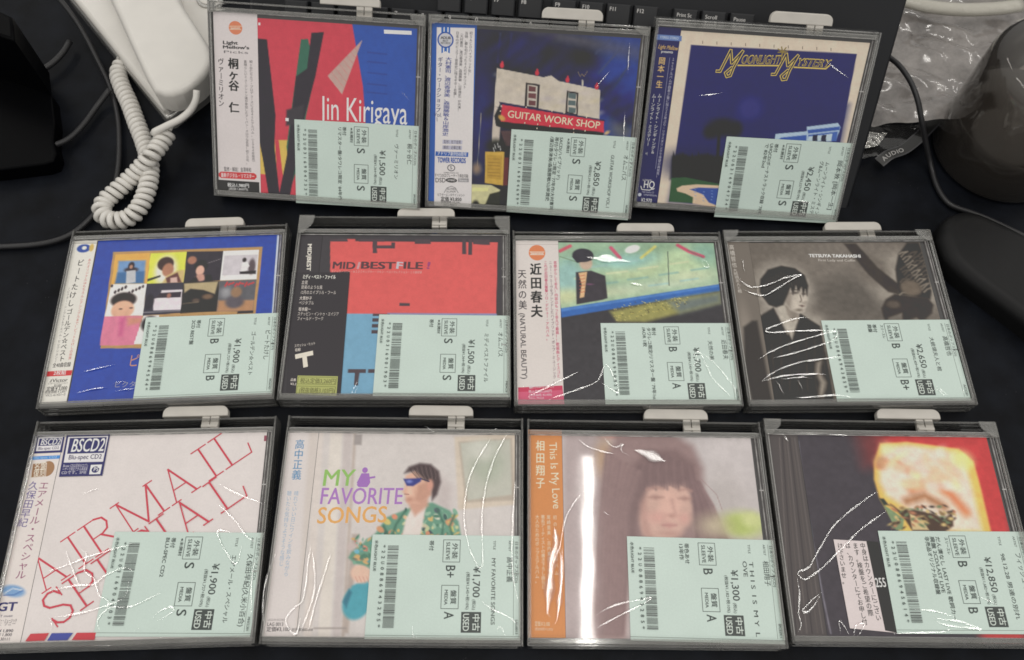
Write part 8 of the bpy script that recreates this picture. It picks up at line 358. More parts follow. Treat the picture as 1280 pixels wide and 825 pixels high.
9:[[1.0,55.1,125.4,0.074,-0.041,54.0,123.4,0.075,-0.039,52.8,121.5,0.076,-0.048,51.7,119.5,0.078,-0.045,50.5,117.5,0.079,-0.043,49.4,115.6,0.08,-0.041,48.4,113.7,0.081,-0.039,47.4,111.8,0.082,-0.048,46.3,109.7,0.084,-0.045,45.3,107.7,0.085,-0.043,44.3,105.7,0.086,-0.041,43.4,103.7,0.087,-0.038,42.6,101.7,0.088,-0.036,41.9,99.6,0.089,-0.023,41.3,97.4,0.09,-0.02,40.7,95.1,0.09,-0.018,40.3,92.8,0.091,-0.015,39.9,90.4,0.091,-0.012,39.6,88.0,0.092,-0.01,39.3,85.6,0.092,-0.007,39.1,83.5,0.092,-0.004,39.0,81.2,0.092,-0.002,38.9,79.0,0.092,0.001,38.9,76.7,0.092,0.004,38.9,74.5,0.092,0.006,39.0,72.3,0.092,0.009,39.2,70.2,0.092,0.011,39.5,67.8,0.092,0.014,39.9,65.6,0.091,0.017,40.3,63.3,0.09,0.019,40.9,61.2,0.09,0.022,41.5,59.1,0.089,0.024,42.1,57.0,0.088,0.027,43.0,54.5,0.087,0.03,44.0,52.0,0.086,0.033,45.1,49.6,0.084,0.035,46.2,47.5,0.083,0.049,47.1,45.9,0.082,0.061,49.0,43.6,0.08,0.064,50.3,44.1,0.075,-0.059,50.6,45.4,0.077,-0.004,50.7,47.4,0.077,-0.006,50.7,49.9,0.077,0.002,50.7,52.5,0.077,-0.001,50.6,55.2,0.077,0.007,50.5,57.4,0.077,0.004,50.3,59.8,0.078,0.001,50.1,62.2,0.078,0.01,49.9,64.8,0.079,0.007,49.7,67.5,0.079,0.003,49.7,70.3,0.079,0.0,49.7,72.5,0.079,-0.002,49.8,74.8,0.079,-0.005,49.9,77.2,0.079,-0.008,50.1,79.7,0.079,-0.011,50.3,82.2,0.079,-0.003,50.5,84.7,0.078,-0.006,50.8,87.2,0.078,-0.009,51.2,89.7,0.078,-0.011,51.6,91.9,0.077,-0.014,52.0,94.1,0.077,-0.016,52.5,96.3,0.076,-0.019,53.0,98.5,0.076,-0.022,53.6,100.8,0.075,-0.024,54.2,103.0,0.074,-0.027,54.9,105.3,0.074,-0.018,55.6,107.5,0.073,-0.021,56.4,109.8,0.072,-0.023,57.2,111.9,0.071,-0.026,58.1,113.9,0.07,-0.028,59.0,116.0,0.069,-0.03,60.0,118.1,0.068,-0.033,61.0,120.2,0.066,-0.035,62.0,122.4,0.065,-0.038,63.0,124.5,0.064,-0.029,64.1,126.6,0.063,-0.031,65.1,128.7,0.062,-0.034,66.1,130.8,0.061,-0.036],[1.0,-51.7,55.1,0.199,-0.014,-51.9,52.6,0.199,-0.011,-52.1,50.1,0.199,-0.019,-52.3,47.6,0.199,-0.016,-52.4,45.0,0.2,-0.002,-52.4,42.3,0.2,0.012,-52.2,39.6,0.2,0.004,-52.1,36.9,0.2,0.008,-52.1,34.2,0.199,-0.0,-52.2,31.3,0.199,-0.008,-52.5,28.3,0.199,-0.016,-52.8,25.6,0.199,-0.036,-53.3,23.5,0.196,-0.102,-54.7,22.0,0.194,-0.167,-56.6,20.9,0.196,-0.166,-58.0,19.3,0.198,-0.164,-59.6,17.3,0.201,-0.139,-60.9,15.1,0.205,-0.092,-61.4,13.0,0.21,0.025,-60.5,10.7,0.211,0.103,-58.7,8.1,0.209,0.106,-56.6,6.1,0.206,0.108,-55.1,5.4,0.195,-0.148,-54.3,6.6,0.198,-0.07,-53.8,9.0,0.199,-0.027,-53.4,12.1,0.199,-0.031,-53.0,14.8,0.198,-0.034],[1.0,-50.4,52.4,0.199,0.044,-49.9,49.9,0.199,0.047,-49.3,47.4,0.198,0.039,-48.8,44.9,0.197,0.042,-48.3,42.4,0.196,0.034,-47.8,40.0,0.196,0.037,-47.5,37.8,0.195,0.028,-47.1,34.9,0.194,0.021,-46.9,32.3,0.194,0.013,-46.9,29.8,0.193,-0.007,-47.1,27.1,0.192,-0.026,-47.5,24.7,0.192,-0.035,-48.0,22.1,0.193,-0.043,-48.6,19.6,0.193,-0.051,-49.3,17.1,0.194,-0.048,-49.9,14.8,0.194,-0.057,-50.6,12.3,0.195,-0.054,-51.2,10.1,0.195,-0.063,-51.9,8.0,0.196,-0.061,-52.5,5.9,0.197,-0.058],[1.0,-39.2,52.5,0.183,-0.045,-39.7,50.0,0.184,-0.042,-40.3,47.6,0.185,-0.039,-40.8,45.1,0.185,-0.036,-41.3,42.7,0.186,-0.045,-41.9,40.2,0.186,-0.042,-42.4,37.8,0.187,-0.039,-42.9,35.4,0.187,-0.036,-43.4,33.1,0.188,-0.045,-43.9,30.9,0.188,-0.042,-44.4,28.5,0.189,-0.039,-44.9,26.1,0.189,-0.036,-45.4,23.6,0.19,-0.033,-45.8,21.3,0.19,-0.031,-46.2,18.9,0.191,-0.028,-46.6,16.4,0.191,-0.025,-47.0,13.9,0.191,-0.033,-47.3,11.3,0.192,-0.03,-47.7,8.8,0.192,-0.027,-48.1,6.3,0.193,-0.024],[1.0,-71.3,6.1,0.223,0.087,-72.2,8.6,0.224,0.084,-73.2,11.0,0.225,0.082,-74.1,13.6,0.226,0.068,-74.8,16.4,0.226,0.054,-75.2,18.5,0.226,0.041,-75.5,20.8,0.226,0.027,-75.8,23.1,0.227,0.024,-75.9,25.6,0.227,0.01,-76.0,28.0,0.227,0.007,-76.0,30.4,0.226,-0.007,-75.8,32.9,0.226,-0.021,-75.5,35.4,0.225,-0.035,-75.1,38.0,0.224,-0.038,-74.6,40.5,0.224,-0.041,-74.1,42.8,0.223,-0.044,-73.7,44.8,0.223,-0.046,-73.0,47.8,0.221,-0.061,-72.2,50.0,0.22,-0.075,-71.5,52.2,0.219,-0.078],[1.0,47.9,26.7,0.081,0.084,49.8,25.2,0.078,0.085,51.7,23.8,0.076,0.087,53.7,22.3,0.073,0.089,55.9,20.9,0.071,0.091,58.0,19.8,0.068,0.092,60.3,18.8,0.065,0.093,62.8,17.8,0.062,0.094,65.0,16.8,0.059,0.096,66.9,15.8,0.057,0.086,69.3,13.9,0.054,0.056,71.1,12.0,0.051,0.048,72.4,10.3,0.049,0.027,73.4,8.3,0.048,0.019,73.8,6.4,0.047,0.009],[1.0,69.8,97.9,0.055,0.001,69.7,95.6,0.055,-0.007,69.6,93.3,0.055,-0.005,69.5,91.0,0.055,-0.002,69.3,88.6,0.056,0.001,69.2,86.3,0.055,-0.007,69.1,83.9,0.056,-0.005,69.0,81.6,0.056,-0.002,68.9,79.3,0.056,0.001,68.7,77.0,0.056,-0.008,68.6,74.8,0.056,-0.005,68.5,72.6,0.056,-0.002,68.5,70.5,0.056,-0.0,68.4,68.5,0.056,0.002,68.3,65.9,0.056,-0.006,68.2,63.5,0.056,-0.003,68.2,61.1,0.056,0.0,68.1,58.7,0.056,0.003,68.1,56.5,0.056,-0.006,68.0,54.3,0.056,-0.003,68.0,52.1,0.056,-0.001,68.1,50.1,0.056,0.002,68.1,48.1,0.055,0.004,68.2,46.1,0.055,0.007,68.4,43.4,0.055,0.01,68.7,40.8,0.054,0.002,69.0,38.2,0.054,0.005,69.3,35.9,0.054,0.008,69.7,33.7,0.053,0.01,70.1,31.7,0.053,0.013,70.5,29.9,0.052,0.015,71.4,26.9,0.051,0.019,72.3,24.8,0.05,0.021,73.3,22.8,0.048,0.023],[1.0,11.8,11.0,0.122,-0.019,11.5,9.3,0.123,-0.017,11.4,7.6,0.124,0.019,12.1,5.5,0.124,0.066,13.1,4.2,0.123,0.11,13.8,5.1,0.118,-0.058,14.4,6.8,0.118,-0.049],[1.0,59.8,4.6,0.064,-0.011,60.1,7.8,0.063,-0.004,60.6,10.2,0.062,-0.03,61.4,10.6,0.064,0.103,62.4,9.7,0.062,0.039,63.7,7.3,0.06,0.031,65.2,4.3,0.058,0.023],[1.0,11.9,132.2,0.126,-0.037,14.0,130.6,0.124,-0.036,16.1,129.1,0.121,-0.034,18.1,127.5,0.119,-0.032,20.2,126.0,0.116,-0.031],[1.0,58.0,130.7,0.069,-0.091,56.0,129.3,0.071,-0.101,54.1,127.8,0.074,-0.099,52.1,126.4,0.075,-0.109]],
10:[[1.0,-43.2,124.9,0.009,-0.029,-41.3,123.1,0.006,-0.027,-39.5,121.4,0.004,-0.025,-37.3,119.8,0.001,-0.023,-35.3,118.8,-0.001,-0.021,-33.1,117.9,-0.004,-0.02,-30.8,117.1,-0.007,-0.019,-28.5,116.4,-0.01,-0.029,-26.1,115.8,-0.013,-0.062,-23.6,115.3,-0.016,-0.084,-21.1,114.9,-0.019,-0.106,-18.6,114.4,-0.022,-0.117],[1.0,-26.5,126.2,-0.012,-0.029,-25.1,124.3,-0.013,-0.027,-23.7,122.5,-0.015,-0.025,-22.3,121.0,-0.017,-0.023,-20.4,119.5,-0.019,-0.033,-18.4,119.0,-0.022,-0.021,-15.8,120.2,-0.025,-0.022,-13.9,121.1,-0.027,-0.056,-14.7,119.6,-0.026,-0.021,-15.5,117.4,-0.025,-0.019,-13.7,115.6,-0.027,-0.039,-11.1,113.9,-0.031,-0.048],[1.0,-39.6,90.3,0.003,-0.0,-41.3,88.3,0.005,-0.009,-43.0,86.4,0.007,-0.007,-44.7,84.4,0.009,-0.004,-46.2,82.4,0.011,-0.002,-47.5,80.4,0.012,-0.011,-48.8,78.4,0.014,-0.009,-49.8,76.3,0.015,-0.006,-50.8,74.2,0.016,-0.004,-51.6,72.0,0.017,-0.001,-52.2,69.7,0.018,-0.01,-52.8,67.3,0.018,-0.007,-53.3,65.0,0.019,-0.004,-53.8,62.6,0.019,-0.001,-54.2,60.3,0.02,0.001,-54.7,57.9,0.02,-0.007,-55.3,55.5,0.021,-0.004,-56.2,53.3,0.022,-0.013,-57.2,51.1,0.023,-0.01,-58.2,48.8,0.024,-0.008,-59.2,46.3,0.025,-0.005,-59.9,44.0,0.026,-0.002,-60.6,41.5,0.027,-0.01,-61.2,38.9,0.027,-0.007,-61.8,36.2,0.028,-0.004,-62.2,33.5,0.029,-0.001,-62.5,31.1,0.029,0.002,-62.7,28.5,0.029,-0.006,-62.9,25.9,0.029,-0.003,-62.9,23.4,0.029,0.0,-63.0,21.2,0.029,0.003,-62.9,19.4,0.029,0.005,-62.2,17.0,0.028,0.019,-61.1,15.9,0.027,0.021],[1.0,-58.6,68.7,0.025,0.002,-57.9,66.3,0.025,0.005,-57.3,63.9,0.024,0.008,-57.1,61.1,0.023,0.0,-57.4,59.1,0.024,-0.008,-58.0,56.9,0.024,-0.006,-58.8,54.5,0.025,-0.003,-59.5,52.2,0.026,-0.012,-60.1,49.9,0.026,-0.009,-60.5,47.7,0.027,-0.006,-60.8,45.6,0.027,-0.004,-61.1,43.5,0.028,-0.001,-61.3,41.3,0.028,0.001,-61.6,38.9,0.028,-0.007,-61.8,36.6,0.028,-0.004,-62.0,34.1,0.028,-0.001,-62.3,31.5,0.029,0.002,-62.5,28.9,0.029,-0.006,-62.6,26.6,0.029,-0.004,-62.8,24.6,0.029,-0.001,-63.0,21.7,0.029,0.002,-63.2,19.7,0.029,-0.007,-63.3,17.6,0.029,-0.004],[1.0,-55.3,55.5,0.021,0.007,-55.0,52.9,0.02,-0.001,-54.7,50.3,0.02,0.002,-54.4,47.7,0.02,0.005,-54.2,45.1,0.019,-0.003,-54.1,42.7,0.019,-0.0,-54.1,39.8,0.019,0.003,-54.3,37.1,0.019,-0.005,-54.5,34.5,0.019,-0.002,-54.8,31.8,0.019,0.002,-55.1,29.0,0.02,-0.006,-55.5,26.3,0.02,-0.003,-55.9,23.6,0.021,0.0,-56.3,21.2,0.021,-0.008,-56.7,18.4,0.021,-0.005,-57.0,16.1,0.022,-0.002,-57.5,14.2,0.022,-0.012,-58.5,12.6,0.023,-0.021,-59.7,11.6,0.024,-0.032],[1.0,-60.0,63.0,0.027,0.031,-57.6,61.1,0.024,0.033,-55.3,59.3,0.021,0.025],[1.0,-34.4,17.9,-0.006,0.007,-32.1,19.0,-0.009,0.017,-29.8,20.2,-0.011,0.027,-27.5,21.3,-0.014,0.026,-25.2,22.4,-0.017,0.036,-22.8,23.3,-0.019,0.057,-20.7,23.9,-0.022,0.078,-18.4,24.5,-0.025,0.088,-16.1,25.0,-0.028,0.088,-13.8,25.4,-0.03,0.087,-11.7,25.8,-0.033,0.087,-9.8,26.1,-0.035,0.087,-6.4,26.8,-0.039,0.086,-3.5,27.3,-0.043,0.085,-2.0,27.4,-0.046,-0.038,-2.8,26.4,-0.044,0.065,-6.2,24.4,-0.04,0.067,-7.9,23.6,-0.038,0.079,-9.9,22.6,-0.035,0.069,-12.1,21.5,-0.032,0.071,-14.5,20.4,-0.03,0.061,-17.0,19.3,-0.027,0.051,-19.4,18.1,-0.024,0.053,-21.4,17.1,-0.021,0.043,-23.5,16.0,-0.019,0.033,-25.7,15.0,-0.016,0.034,-27.8,13.9,-0.014,0.024,-30.0,12.8,-0.011,0.025,-32.2,11.7,-0.009,0.015,-34.3,10.6,-0.006,0.016],[1.0,-28.0,77.7,-0.012,-0.007,-27.1,76.8,-0.013,-0.017,-26.2,75.8,-0.014,-0.016],[1.0,-65.2,4.7,0.032,0.11,-62.9,4.1,0.029,0.111,-60.5,3.4,0.027,0.112,-58.0,3.1,0.023,0.112,-55.9,3.2,0.014,-0.148,-53.6,3.5,0.014,-0.091,-51.3,3.9,0.012,-0.069,-49.0,4.3,0.01,-0.058],[4.5,-58.2,67.8,0.025,0.004,-57.8,65.0,0.024,0.007,-57.3,62.2,0.024,-0.001,-57.2,59.3,0.023,0.002,-57.5,57.0,0.024,-0.006,-58.0,54.7,0.024,-0.003,-58.7,52.4,0.025,-0.001,-59.2,49.9,0.025,-0.009,-59.6,47.8,0.026,-0.006,-59.9,45.6,0.026,-0.004,-60.2,43.4,0.026,-0.001,-60.5,41.2,0.027,0.002,-60.8,39.0,0.027,-0.007,-61.1,36.3,0.027,-0.004,-61.3,33.6,0.027,-0.001,-61.5,30.9,0.028,0.003,-61.7,28.2,0.028,-0.006,-62.0,25.5,0.028,-0.002,-62.3,22.9,0.028,0.001,-62.6,20.2,0.028,-0.007,-62.9,17.6,0.029,-0.004],[2.5,-53.5,55.6,0.019,-0.004,-53.6,53.0,0.019,-0.001,-53.7,50.5,0.019,0.002,-53.8,48.0,0.019,-0.006,-53.9,45.4,0.019,-0.003,-54.1,42.7,0.019,-0.0,-54.3,40.4,0.019,0.003,-54.5,37.9,0.019,-0.006,-54.7,35.5,0.019,-0.003,-54.9,33.0,0.02,0.0,-55.2,30.6,0.02,0.003,-55.4,28.3,0.02,-0.006,-55.7,25.7,0.02,-0.002,-56.1,23.2,0.021,0.001,-56.4,20.8,0.021,-0.008,-56.8,18.3,0.021,-0.005,-57.1,15.9,0.022,-0.002],[7,-6.5,117.1,-0.037,-0.143,-3.5,116.3,-0.041,-0.154,-0.6,115.5,-0.044,-0.13,2.2,114.4,-0.047,-0.117,5.2,113.1,-0.051,-0.115,7.4,112.1,-0.053,-0.114,9.6,111.1,-0.056,-0.124,11.9,110.1,-0.059,-0.135],[2.5,-28.0,78.3,-0.012,-0.008,-27.3,77.5,-0.013,-0.018,-26.5,76.8,-0.014,-0.017,-25.6,76.2,-0.015,-0.028,-24.6,75.7,-0.016,-0.027]],
11:[[1.0,-9.2,90.0,-0.207,0.021,-11.0,88.9,-0.205,0.022,-12.8,87.9,-0.203,0.023,-14.6,86.8,-0.202,0.023,-16.4,85.7,-0.2,0.025,-18.4,84.4,-0.198,0.026,-20.7,82.9,-0.195,0.027,-22.3,81.8,-0.194,0.028,-24.0,80.6,-0.192,0.029,-25.8,79.4,-0.19,0.031,-27.7,78.1,-0.188,0.032,-29.6,76.7,-0.186,0.033,-31.6,75.3,-0.184,0.035,-33.5,73.8,-0.182,0.036,-35.3,72.4,-0.18,0.038,-37.0,71.0,-0.178,0.039,-38.5,69.7,-0.177,0.04,-40.4,67.8,-0.175,0.042,-42.1,65.9,-0.173,0.044,-43.6,64.1,-0.171,0.046,-45.1,62.2,-0.17,0.048,-46.4,60.3,-0.169,0.05,-47.8,58.5,-0.167,0.052,-49.2,56.6,-0.166,0.054,-50.7,54.6,-0.164,0.056,-52.1,52.5,-0.163,0.059,-53.6,50.4,-0.161,0.061,-55.0,48.4,-0.16,0.063,-56.4,46.5,-0.158,0.065,-57.6,44.8,-0.157,0.067,-58.8,43.5,-0.156,0.069,-62.3,41.7,-0.152,0.07,-64.8,41.2,-0.149,0.071,-65.8,40.0,-0.147,0.05,-65.7,38.8,-0.147,-0.052,-64.7,37.1,-0.151,-0.167,-62.7,36.1,-0.154,-0.189,-60.6,36.8,-0.154,0.076,-58.1,38.3,-0.157,0.075,-55.6,39.8,-0.159,0.073,-53.6,41.1,-0.161,0.072,-51.7,42.5,-0.163,0.07,-49.2,44.5,-0.166,0.068,-47.8,45.7,-0.168,0.067,-46.2,47.0,-0.169,0.065,-44.5,48.5,-0.171,0.064,-42.7,50.1,-0.173,0.062,-40.8,51.7,-0.175,0.061,-39.0,53.3,-0.177,0.059,-37.1,54.9,-0.179,0.057,-35.5,56.3,-0.181,0.056,-33.9,57.7,-0.182,0.054,-32.3,59.1,-0.184,0.053,-30.7,60.6,-0.186,0.051,-29.0,62.0,-0.187,0.05,-27.3,63.5,-0.189,0.048,-25.5,65.0,-0.191,0.047,-23.6,66.4,-0.193,0.045,-21.8,67.7,-0.195,0.044,-20.0,68.9,-0.197,0.043,-18.0,70.2,-0.199,0.042,-16.1,71.5,-0.201,0.04,-14.0,72.7,-0.203,0.039,-12.0,74.0,-0.205,0.038,-10.0,75.3,-0.207,0.037,-8.0,76.5,-0.209,0.035,-6.0,77.8,-0.211,0.034],[1.0,-65.5,128.3,-0.142,-0.165,-64.1,127.1,-0.144,-0.152,-62.8,125.8,-0.146,-0.104,-61.4,123.5,-0.147,-0.078,-60.7,122.0,-0.149,-0.019,-61.9,123.4,-0.147,-0.124,-63.8,125.8,-0.144,-0.115],[1.0,-66.6,37.9,-0.146,-0.004,-66.6,35.2,-0.146,-0.001,-66.6,32.5,-0.146,0.002,-66.6,29.8,-0.147,0.005,-66.8,27.1,-0.146,0.02,-67.3,24.3,-0.146,0.023,-67.9,21.5,-0.145,0.038,-68.5,18.7,-0.145,0.03,-68.9,16.4,-0.144,-0.002,-68.6,13.0,-0.145,-0.01,-68.3,10.4,-0.145,0.028,-69.3,8.3,-0.144,0.087,-70.7,6.4,-0.143,0.111],[1.0,-54.1,28.7,-0.161,0.086,-56.2,27.3,-0.159,0.087,-58.7,25.4,-0.156,0.089,-60.6,23.8,-0.154,0.091,-62.9,21.8,-0.152,0.093,-65.0,20.0,-0.149,0.095,-66.2,18.6,-0.147,0.042,-65.6,17.6,-0.152,-0.167,-63.5,17.9,-0.151,0.098,-61.3,19.4,-0.153,0.096,-58.8,21.8,-0.156,0.093,-57.3,23.7,-0.158,0.091,-55.7,25.9,-0.159,0.089,-54.2,28.1,-0.161,0.086],[1.0,-46.1,5.9,-0.17,-0.001,-46.1,8.5,-0.17,-0.004,-46.1,11.2,-0.17,0.005,-45.9,12.8,-0.171,0.105,-44.8,12.5,-0.175,-0.161,-43.5,10.6,-0.174,-0.101,-42.3,8.2,-0.175,-0.075,-41.2,5.5,-0.176,-0.071],[1.0,-38.8,4.6,-0.178,0.07,-38.0,6.8,-0.179,0.068,-37.1,9.1,-0.18,0.088,-36.1,10.7,-0.181,0.107,-33.4,11.8,-0.184,0.106,-31.4,11.6,-0.187,-0.078,-32.4,9.4,-0.185,0.109,-34.4,6.7,-0.183,0.112,-35.8,5.3,-0.182,0.114,-37.2,4.3,-0.18,0.115],[1.0,-15.9,6.2,-0.203,0.114,-13.8,6.4,-0.205,0.114,-11.9,6.5,-0.207,0.114,-9.8,6.7,-0.209,0.113,-7.5,6.8,-0.212,0.113,-4.7,7.0,-0.215,0.113,-2.7,7.1,-0.217,0.113,-0.4,7.2,-0.219,0.113,2.1,7.2,-0.222,0.114,4.7,7.3,-0.224,0.114,7.4,7.4,-0.227,0.114,9.9,7.5,-0.23,0.114,12.2,7.6,-0.232,0.114,14.1,7.7,-0.234,0.114,15.6,7.8,-0.235,0.114,17.4,8.9,-0.237,0.113,16.9,9.5,-0.238,-0.133,17.6,8.5,-0.239,-0.144,18.4,6.9,-0.239,-0.119],[1.0,9.6,15.5,-0.231,-0.163,11.9,15.1,-0.234,-0.163,14.3,14.6,-0.236,-0.162,16.6,14.2,-0.238,-0.162,18.8,13.9,-0.241,-0.161,21.3,13.7,-0.243,-0.161,23.6,13.5,-0.245,-0.161,26.0,13.1,-0.248,-0.16,28.7,12.2,-0.25,-0.159,31.4,11.1,-0.253,-0.158,33.6,10.2,-0.255,-0.157,36.1,9.5,-0.258,-0.156,36.2,9.2,-0.256,0.113,34.4,9.3,-0.256,-0.156,31.6,9.5,-0.253,-0.156,28.3,9.8,-0.25,-0.156,25.3,10.1,-0.247,-0.157,22.5,10.4,-0.244,-0.157,19.6,10.7,-0.242,-0.158,16.9,11.1,-0.239,-0.158,14.6,11.7,-0.237,-0.159,11.7,13.3,-0.234,-0.161,9.5,15.2,-0.231,-0.163],[1.0,-0.3,19.8,-0.221,-0.168,2.3,19.6,-0.224,-0.168,4.9,19.5,-0.226,-0.168,7.6,19.3,-0.229,-0.168,10.1,19.0,-0.232,-0.167,12.5,18.7,-0.234,-0.167,15.3,18.1,-0.237,-0.166,17.9,17.3,-0.239,-0.165,20.4,16.5,-0.242,-0.164,22.9,15.7,-0.244,-0.163],[1.0,38.7,27.9,-0.259,-0.176,41.1,26.8,-0.261,-0.175,43.4,25.7,-0.264,-0.173,45.5,24.7,-0.266,-0.172,47.7,23.4,-0.268,-0.171,49.5,22.1,-0.27,-0.169],[1.0,-61.2,127.3,-0.147,-0.187,-58.8,127.3,-0.15,-0.187,-56.3,127.3,-0.153,-0.175,-53.8,127.2,-0.155,-0.175,-51.3,127.2,-0.158,-0.175,-48.8,127.2,-0.161,-0.186,-46.4,127.2,-0.163,-0.198,-44.0,127.2,-0.166,-0.22,-41.6,127.1,-0.169,-0.243,-39.4,127.1,-0.172,-0.276,-37.3,127.0,-0.175,-0.286,-34.5,126.9,-0.178,-0.286,-31.9,126.7,-0.18,-0.286,-29.5,126.5,-0.183,-0.285,-27.2,126.4,-0.185,-0.285,-25.0,126.2,-0.187,-0.285,-22.7,126.0,-0.19,-0.284,-20.3,125.8,-0.192,-0.284]]}

# ------------------------------------------------------------------ the printed price label (same form on every CD)
INK = (70, 78, 76); GREEN = (194, 211, 203)
def label_items(L):
    it = []
    def d(txt, x, y0, y1, h, wt=1, col=INK): it.append(('t', txt, x, y0, x, y1, h, col, wt, 0))
    def frame(x0, x1, y0, y1, w_=.3): it.append(('l', INK, w_, [x0, y0, x1, y0, x1, y1, x0, y1, x0, y0]))
    it.append(('l', (120, 130, 124), .28, [40.4, 26.8, 40.4, -26.8])); it.append(('l', (120, 130, 124), .28, [-44.3, -27.6, 44.3, -27.6]))
    d('日本のポップス(CD)', 41.3, 26.5, 2, 1.5); d('ARTIST', 37.4, 26.8, 20.3, 1.3); d('TITLE', 28.2, 26.6, 21.2, 1.4)
    a = L['artist']; d(a, 36.6, 17.2, max(17.2 - 3.7 * len(a), -24), 2.7)
    tl = L['title']; n = lambda t: sum(1.0 if ord(c) > 255 else .62 for c in t)
    if len(tl) == 1: d(tl[0], 27.4, 16.5, max(16.5 - 3.6 * n(tl[0]), -22), 2.3)
    elif len(tl[0]) > 14 and ord(tl[0][0]) < 256: d(tl[0], 28.0, 16.4, -26, 2.5); d(tl[1], 24.2, 16.8, 7.5, 2.5)
    else: d(tl[0], 28.2, 15.5, -24, 2.3); d(tl[1], 24.2, 16, -23.5, 2.3)
    p_ = L['price']; d(p_, 16.6, -6.4 + 2.95 * len(p_), -6.4, 4.1); d('(税込)', 16.6, -7.4, -13.4, 1.6); d('(税抜¥' + L['tax'] + '+税10%)', 12.8, 8.2, -13.2, 1.6)
    it.append(('p', (72, 78, 76), [10.3, -14.4, 10.3, -25.8, 21.8, -25.8, 21.8, -14.4]))
    d('中古', 17.2, -15.2, -25, 3.2, 1, (205, 216, 208)); d('USED', 11.4, -15.2, -25, 3.5, 1, (205, 216, 208))
    frame(-1.6, 8.4, 26.8, 13.8); d('外装', 4.0, 25, 15.6, 2.6, 1); d('SLEEVE', .2, 25.6, 15, 2.2)
    frame(-1.6, 8.4, .4, -12.7); d('盤質', 4.0, -2.2, -10.4, 2.6, 1); d('MEDIA', .2, -2, -10.6, 1.9)
    for g, y in ((L['gs'], 12.2), (L['gm'], -14.4)): d(g, .4, y, y - 3.7 * len(g) - .3, 5.6)
    if L['flag']: d(L['flag'], -4.4, 26, 15.5, 1.6)
    x = -9.8
    for t in L['notes']: d(t, x, 26.4, max(26.4 - 3.1 * n(t), -26), 2.1); x -= 3.3
    rr = random.Random(L['digits']); y = 23.1
    while y > -23.4:
        w_ = rr.choice((.33, .33, .33, .85)); it.append(('p', (112, 120, 117), [-34.6, y, -34.6, y - w_, -28.2, y - w_, -28.2, y])); y -= w_ + rr.choice((.3, .3, .3, .8))
    q = L['digits']
    for j, c in enumerate(q): y = 22.6 - j * 45.2 / (len(q) - 1); d(c, -38.0, y + .8, y - .8, 2.0)
    d('水色/LIGHT BLUE', -42.3, 26.2, 8, 1.5); d(L['serial'], 41.6, -18.5, -26.5, 1.3)
    return it
pairs = set()
for i in ART:
    for pn, sp in ART[i].items():
        for it in sp['vec']:
            if it[0] == 't': pairs |= {(c, it[8]) for c in it[1]}
            elif it[0] == 'v': pairs |= {(c, it[8]) for c in it[1]}
LI = {i: label_items(LT[i]) for i in LT}
for i in LI: pairs |= {(c, it[8]) for it in LI[i] if it[0] == 't' for c in it[1]}
KEYTXT = ['F5', 'F6', 'F7', 'F8', 'F9', 'F10', 'F11', 'F12', 'Print Sc', 'SysRq', 'Scroll', 'Lock', 'Pause', 'Break', '6', '7', '8', '9', '0', '-', '^']
pairs |= {(c, 1) for t in KEYTXT for c in t} | {(c, 1) for c in 'AUDIO-'}
need_glyphs(sorted(pairs))

# ------------------------------------------------------------------ desk
M_desk = principled('black_desk', (.0052, .0064, .0096), .5, .12, bump=(900, .15, .0003), vary=.5, vscale=45)
nt = M_desk.node_tree; vo = nt.nodes.new('ShaderNodeTexVoronoi'); vo.inputs['Scale'].default_value = 260; tq = nt.nodes.new('ShaderNodeTexCoord'); nt.links.new(tq.outputs['Object'], vo.inputs['Vector'])
mr = nt.nodes.new('ShaderNodeMapRange'); mr.inputs['From Min'].default_value = .10; mr.inputs['From Max'].default_value = .04; mr.inputs['To Max'].default_value = .35; nt.links.new(vo.outputs['Distance'], mr.inputs['Value'])
cn = nt.nodes.new('ShaderNodeTexNoise'); cn.inputs['Scale'].default_value = 35; nt.links.new(tq.outputs['Object'], cn.inputs['Vector']); cm = nt.nodes.new('ShaderNodeMapRange'); cm.inputs['From Min'].default_value = .55; cm.inputs['From Max'].default_value = .7; nt.links.new(cn.outputs['Fac'], cm.inputs['Value'])
mu = nt.nodes.new('ShaderNodeMath'); mu.operation = 'MULTIPLY'; nt.links.new(mr.outputs[0], mu.inputs[0]); nt.links.new(cm.outputs[0], mu.inputs[1])
mxd = nt.nodes.new('ShaderNodeMixRGB'); bs = nt.nodes['Principled BSDF']; src = bs.inputs['Base Color'].links[0].from_socket; nt.links.new(mu.outputs[0], mxd.inputs[0]); nt.links.new(src, mxd.inputs[1]); mxd.inputs[2].default_value = (.16, .16, .16, 1); nt.links.new(mxd.outputs[0], bs.inputs['Base Color'])
bm = bmesh.new(); bmesh.ops.create_grid(bm, x_segments=1, y_segments=1, size=1.6)
desk = link('desk_surface', bm_mesh('desk_surface', bm), None, [M_desk]); desk['kind'] = 'structure'; desk.location = (0, .35, 0)

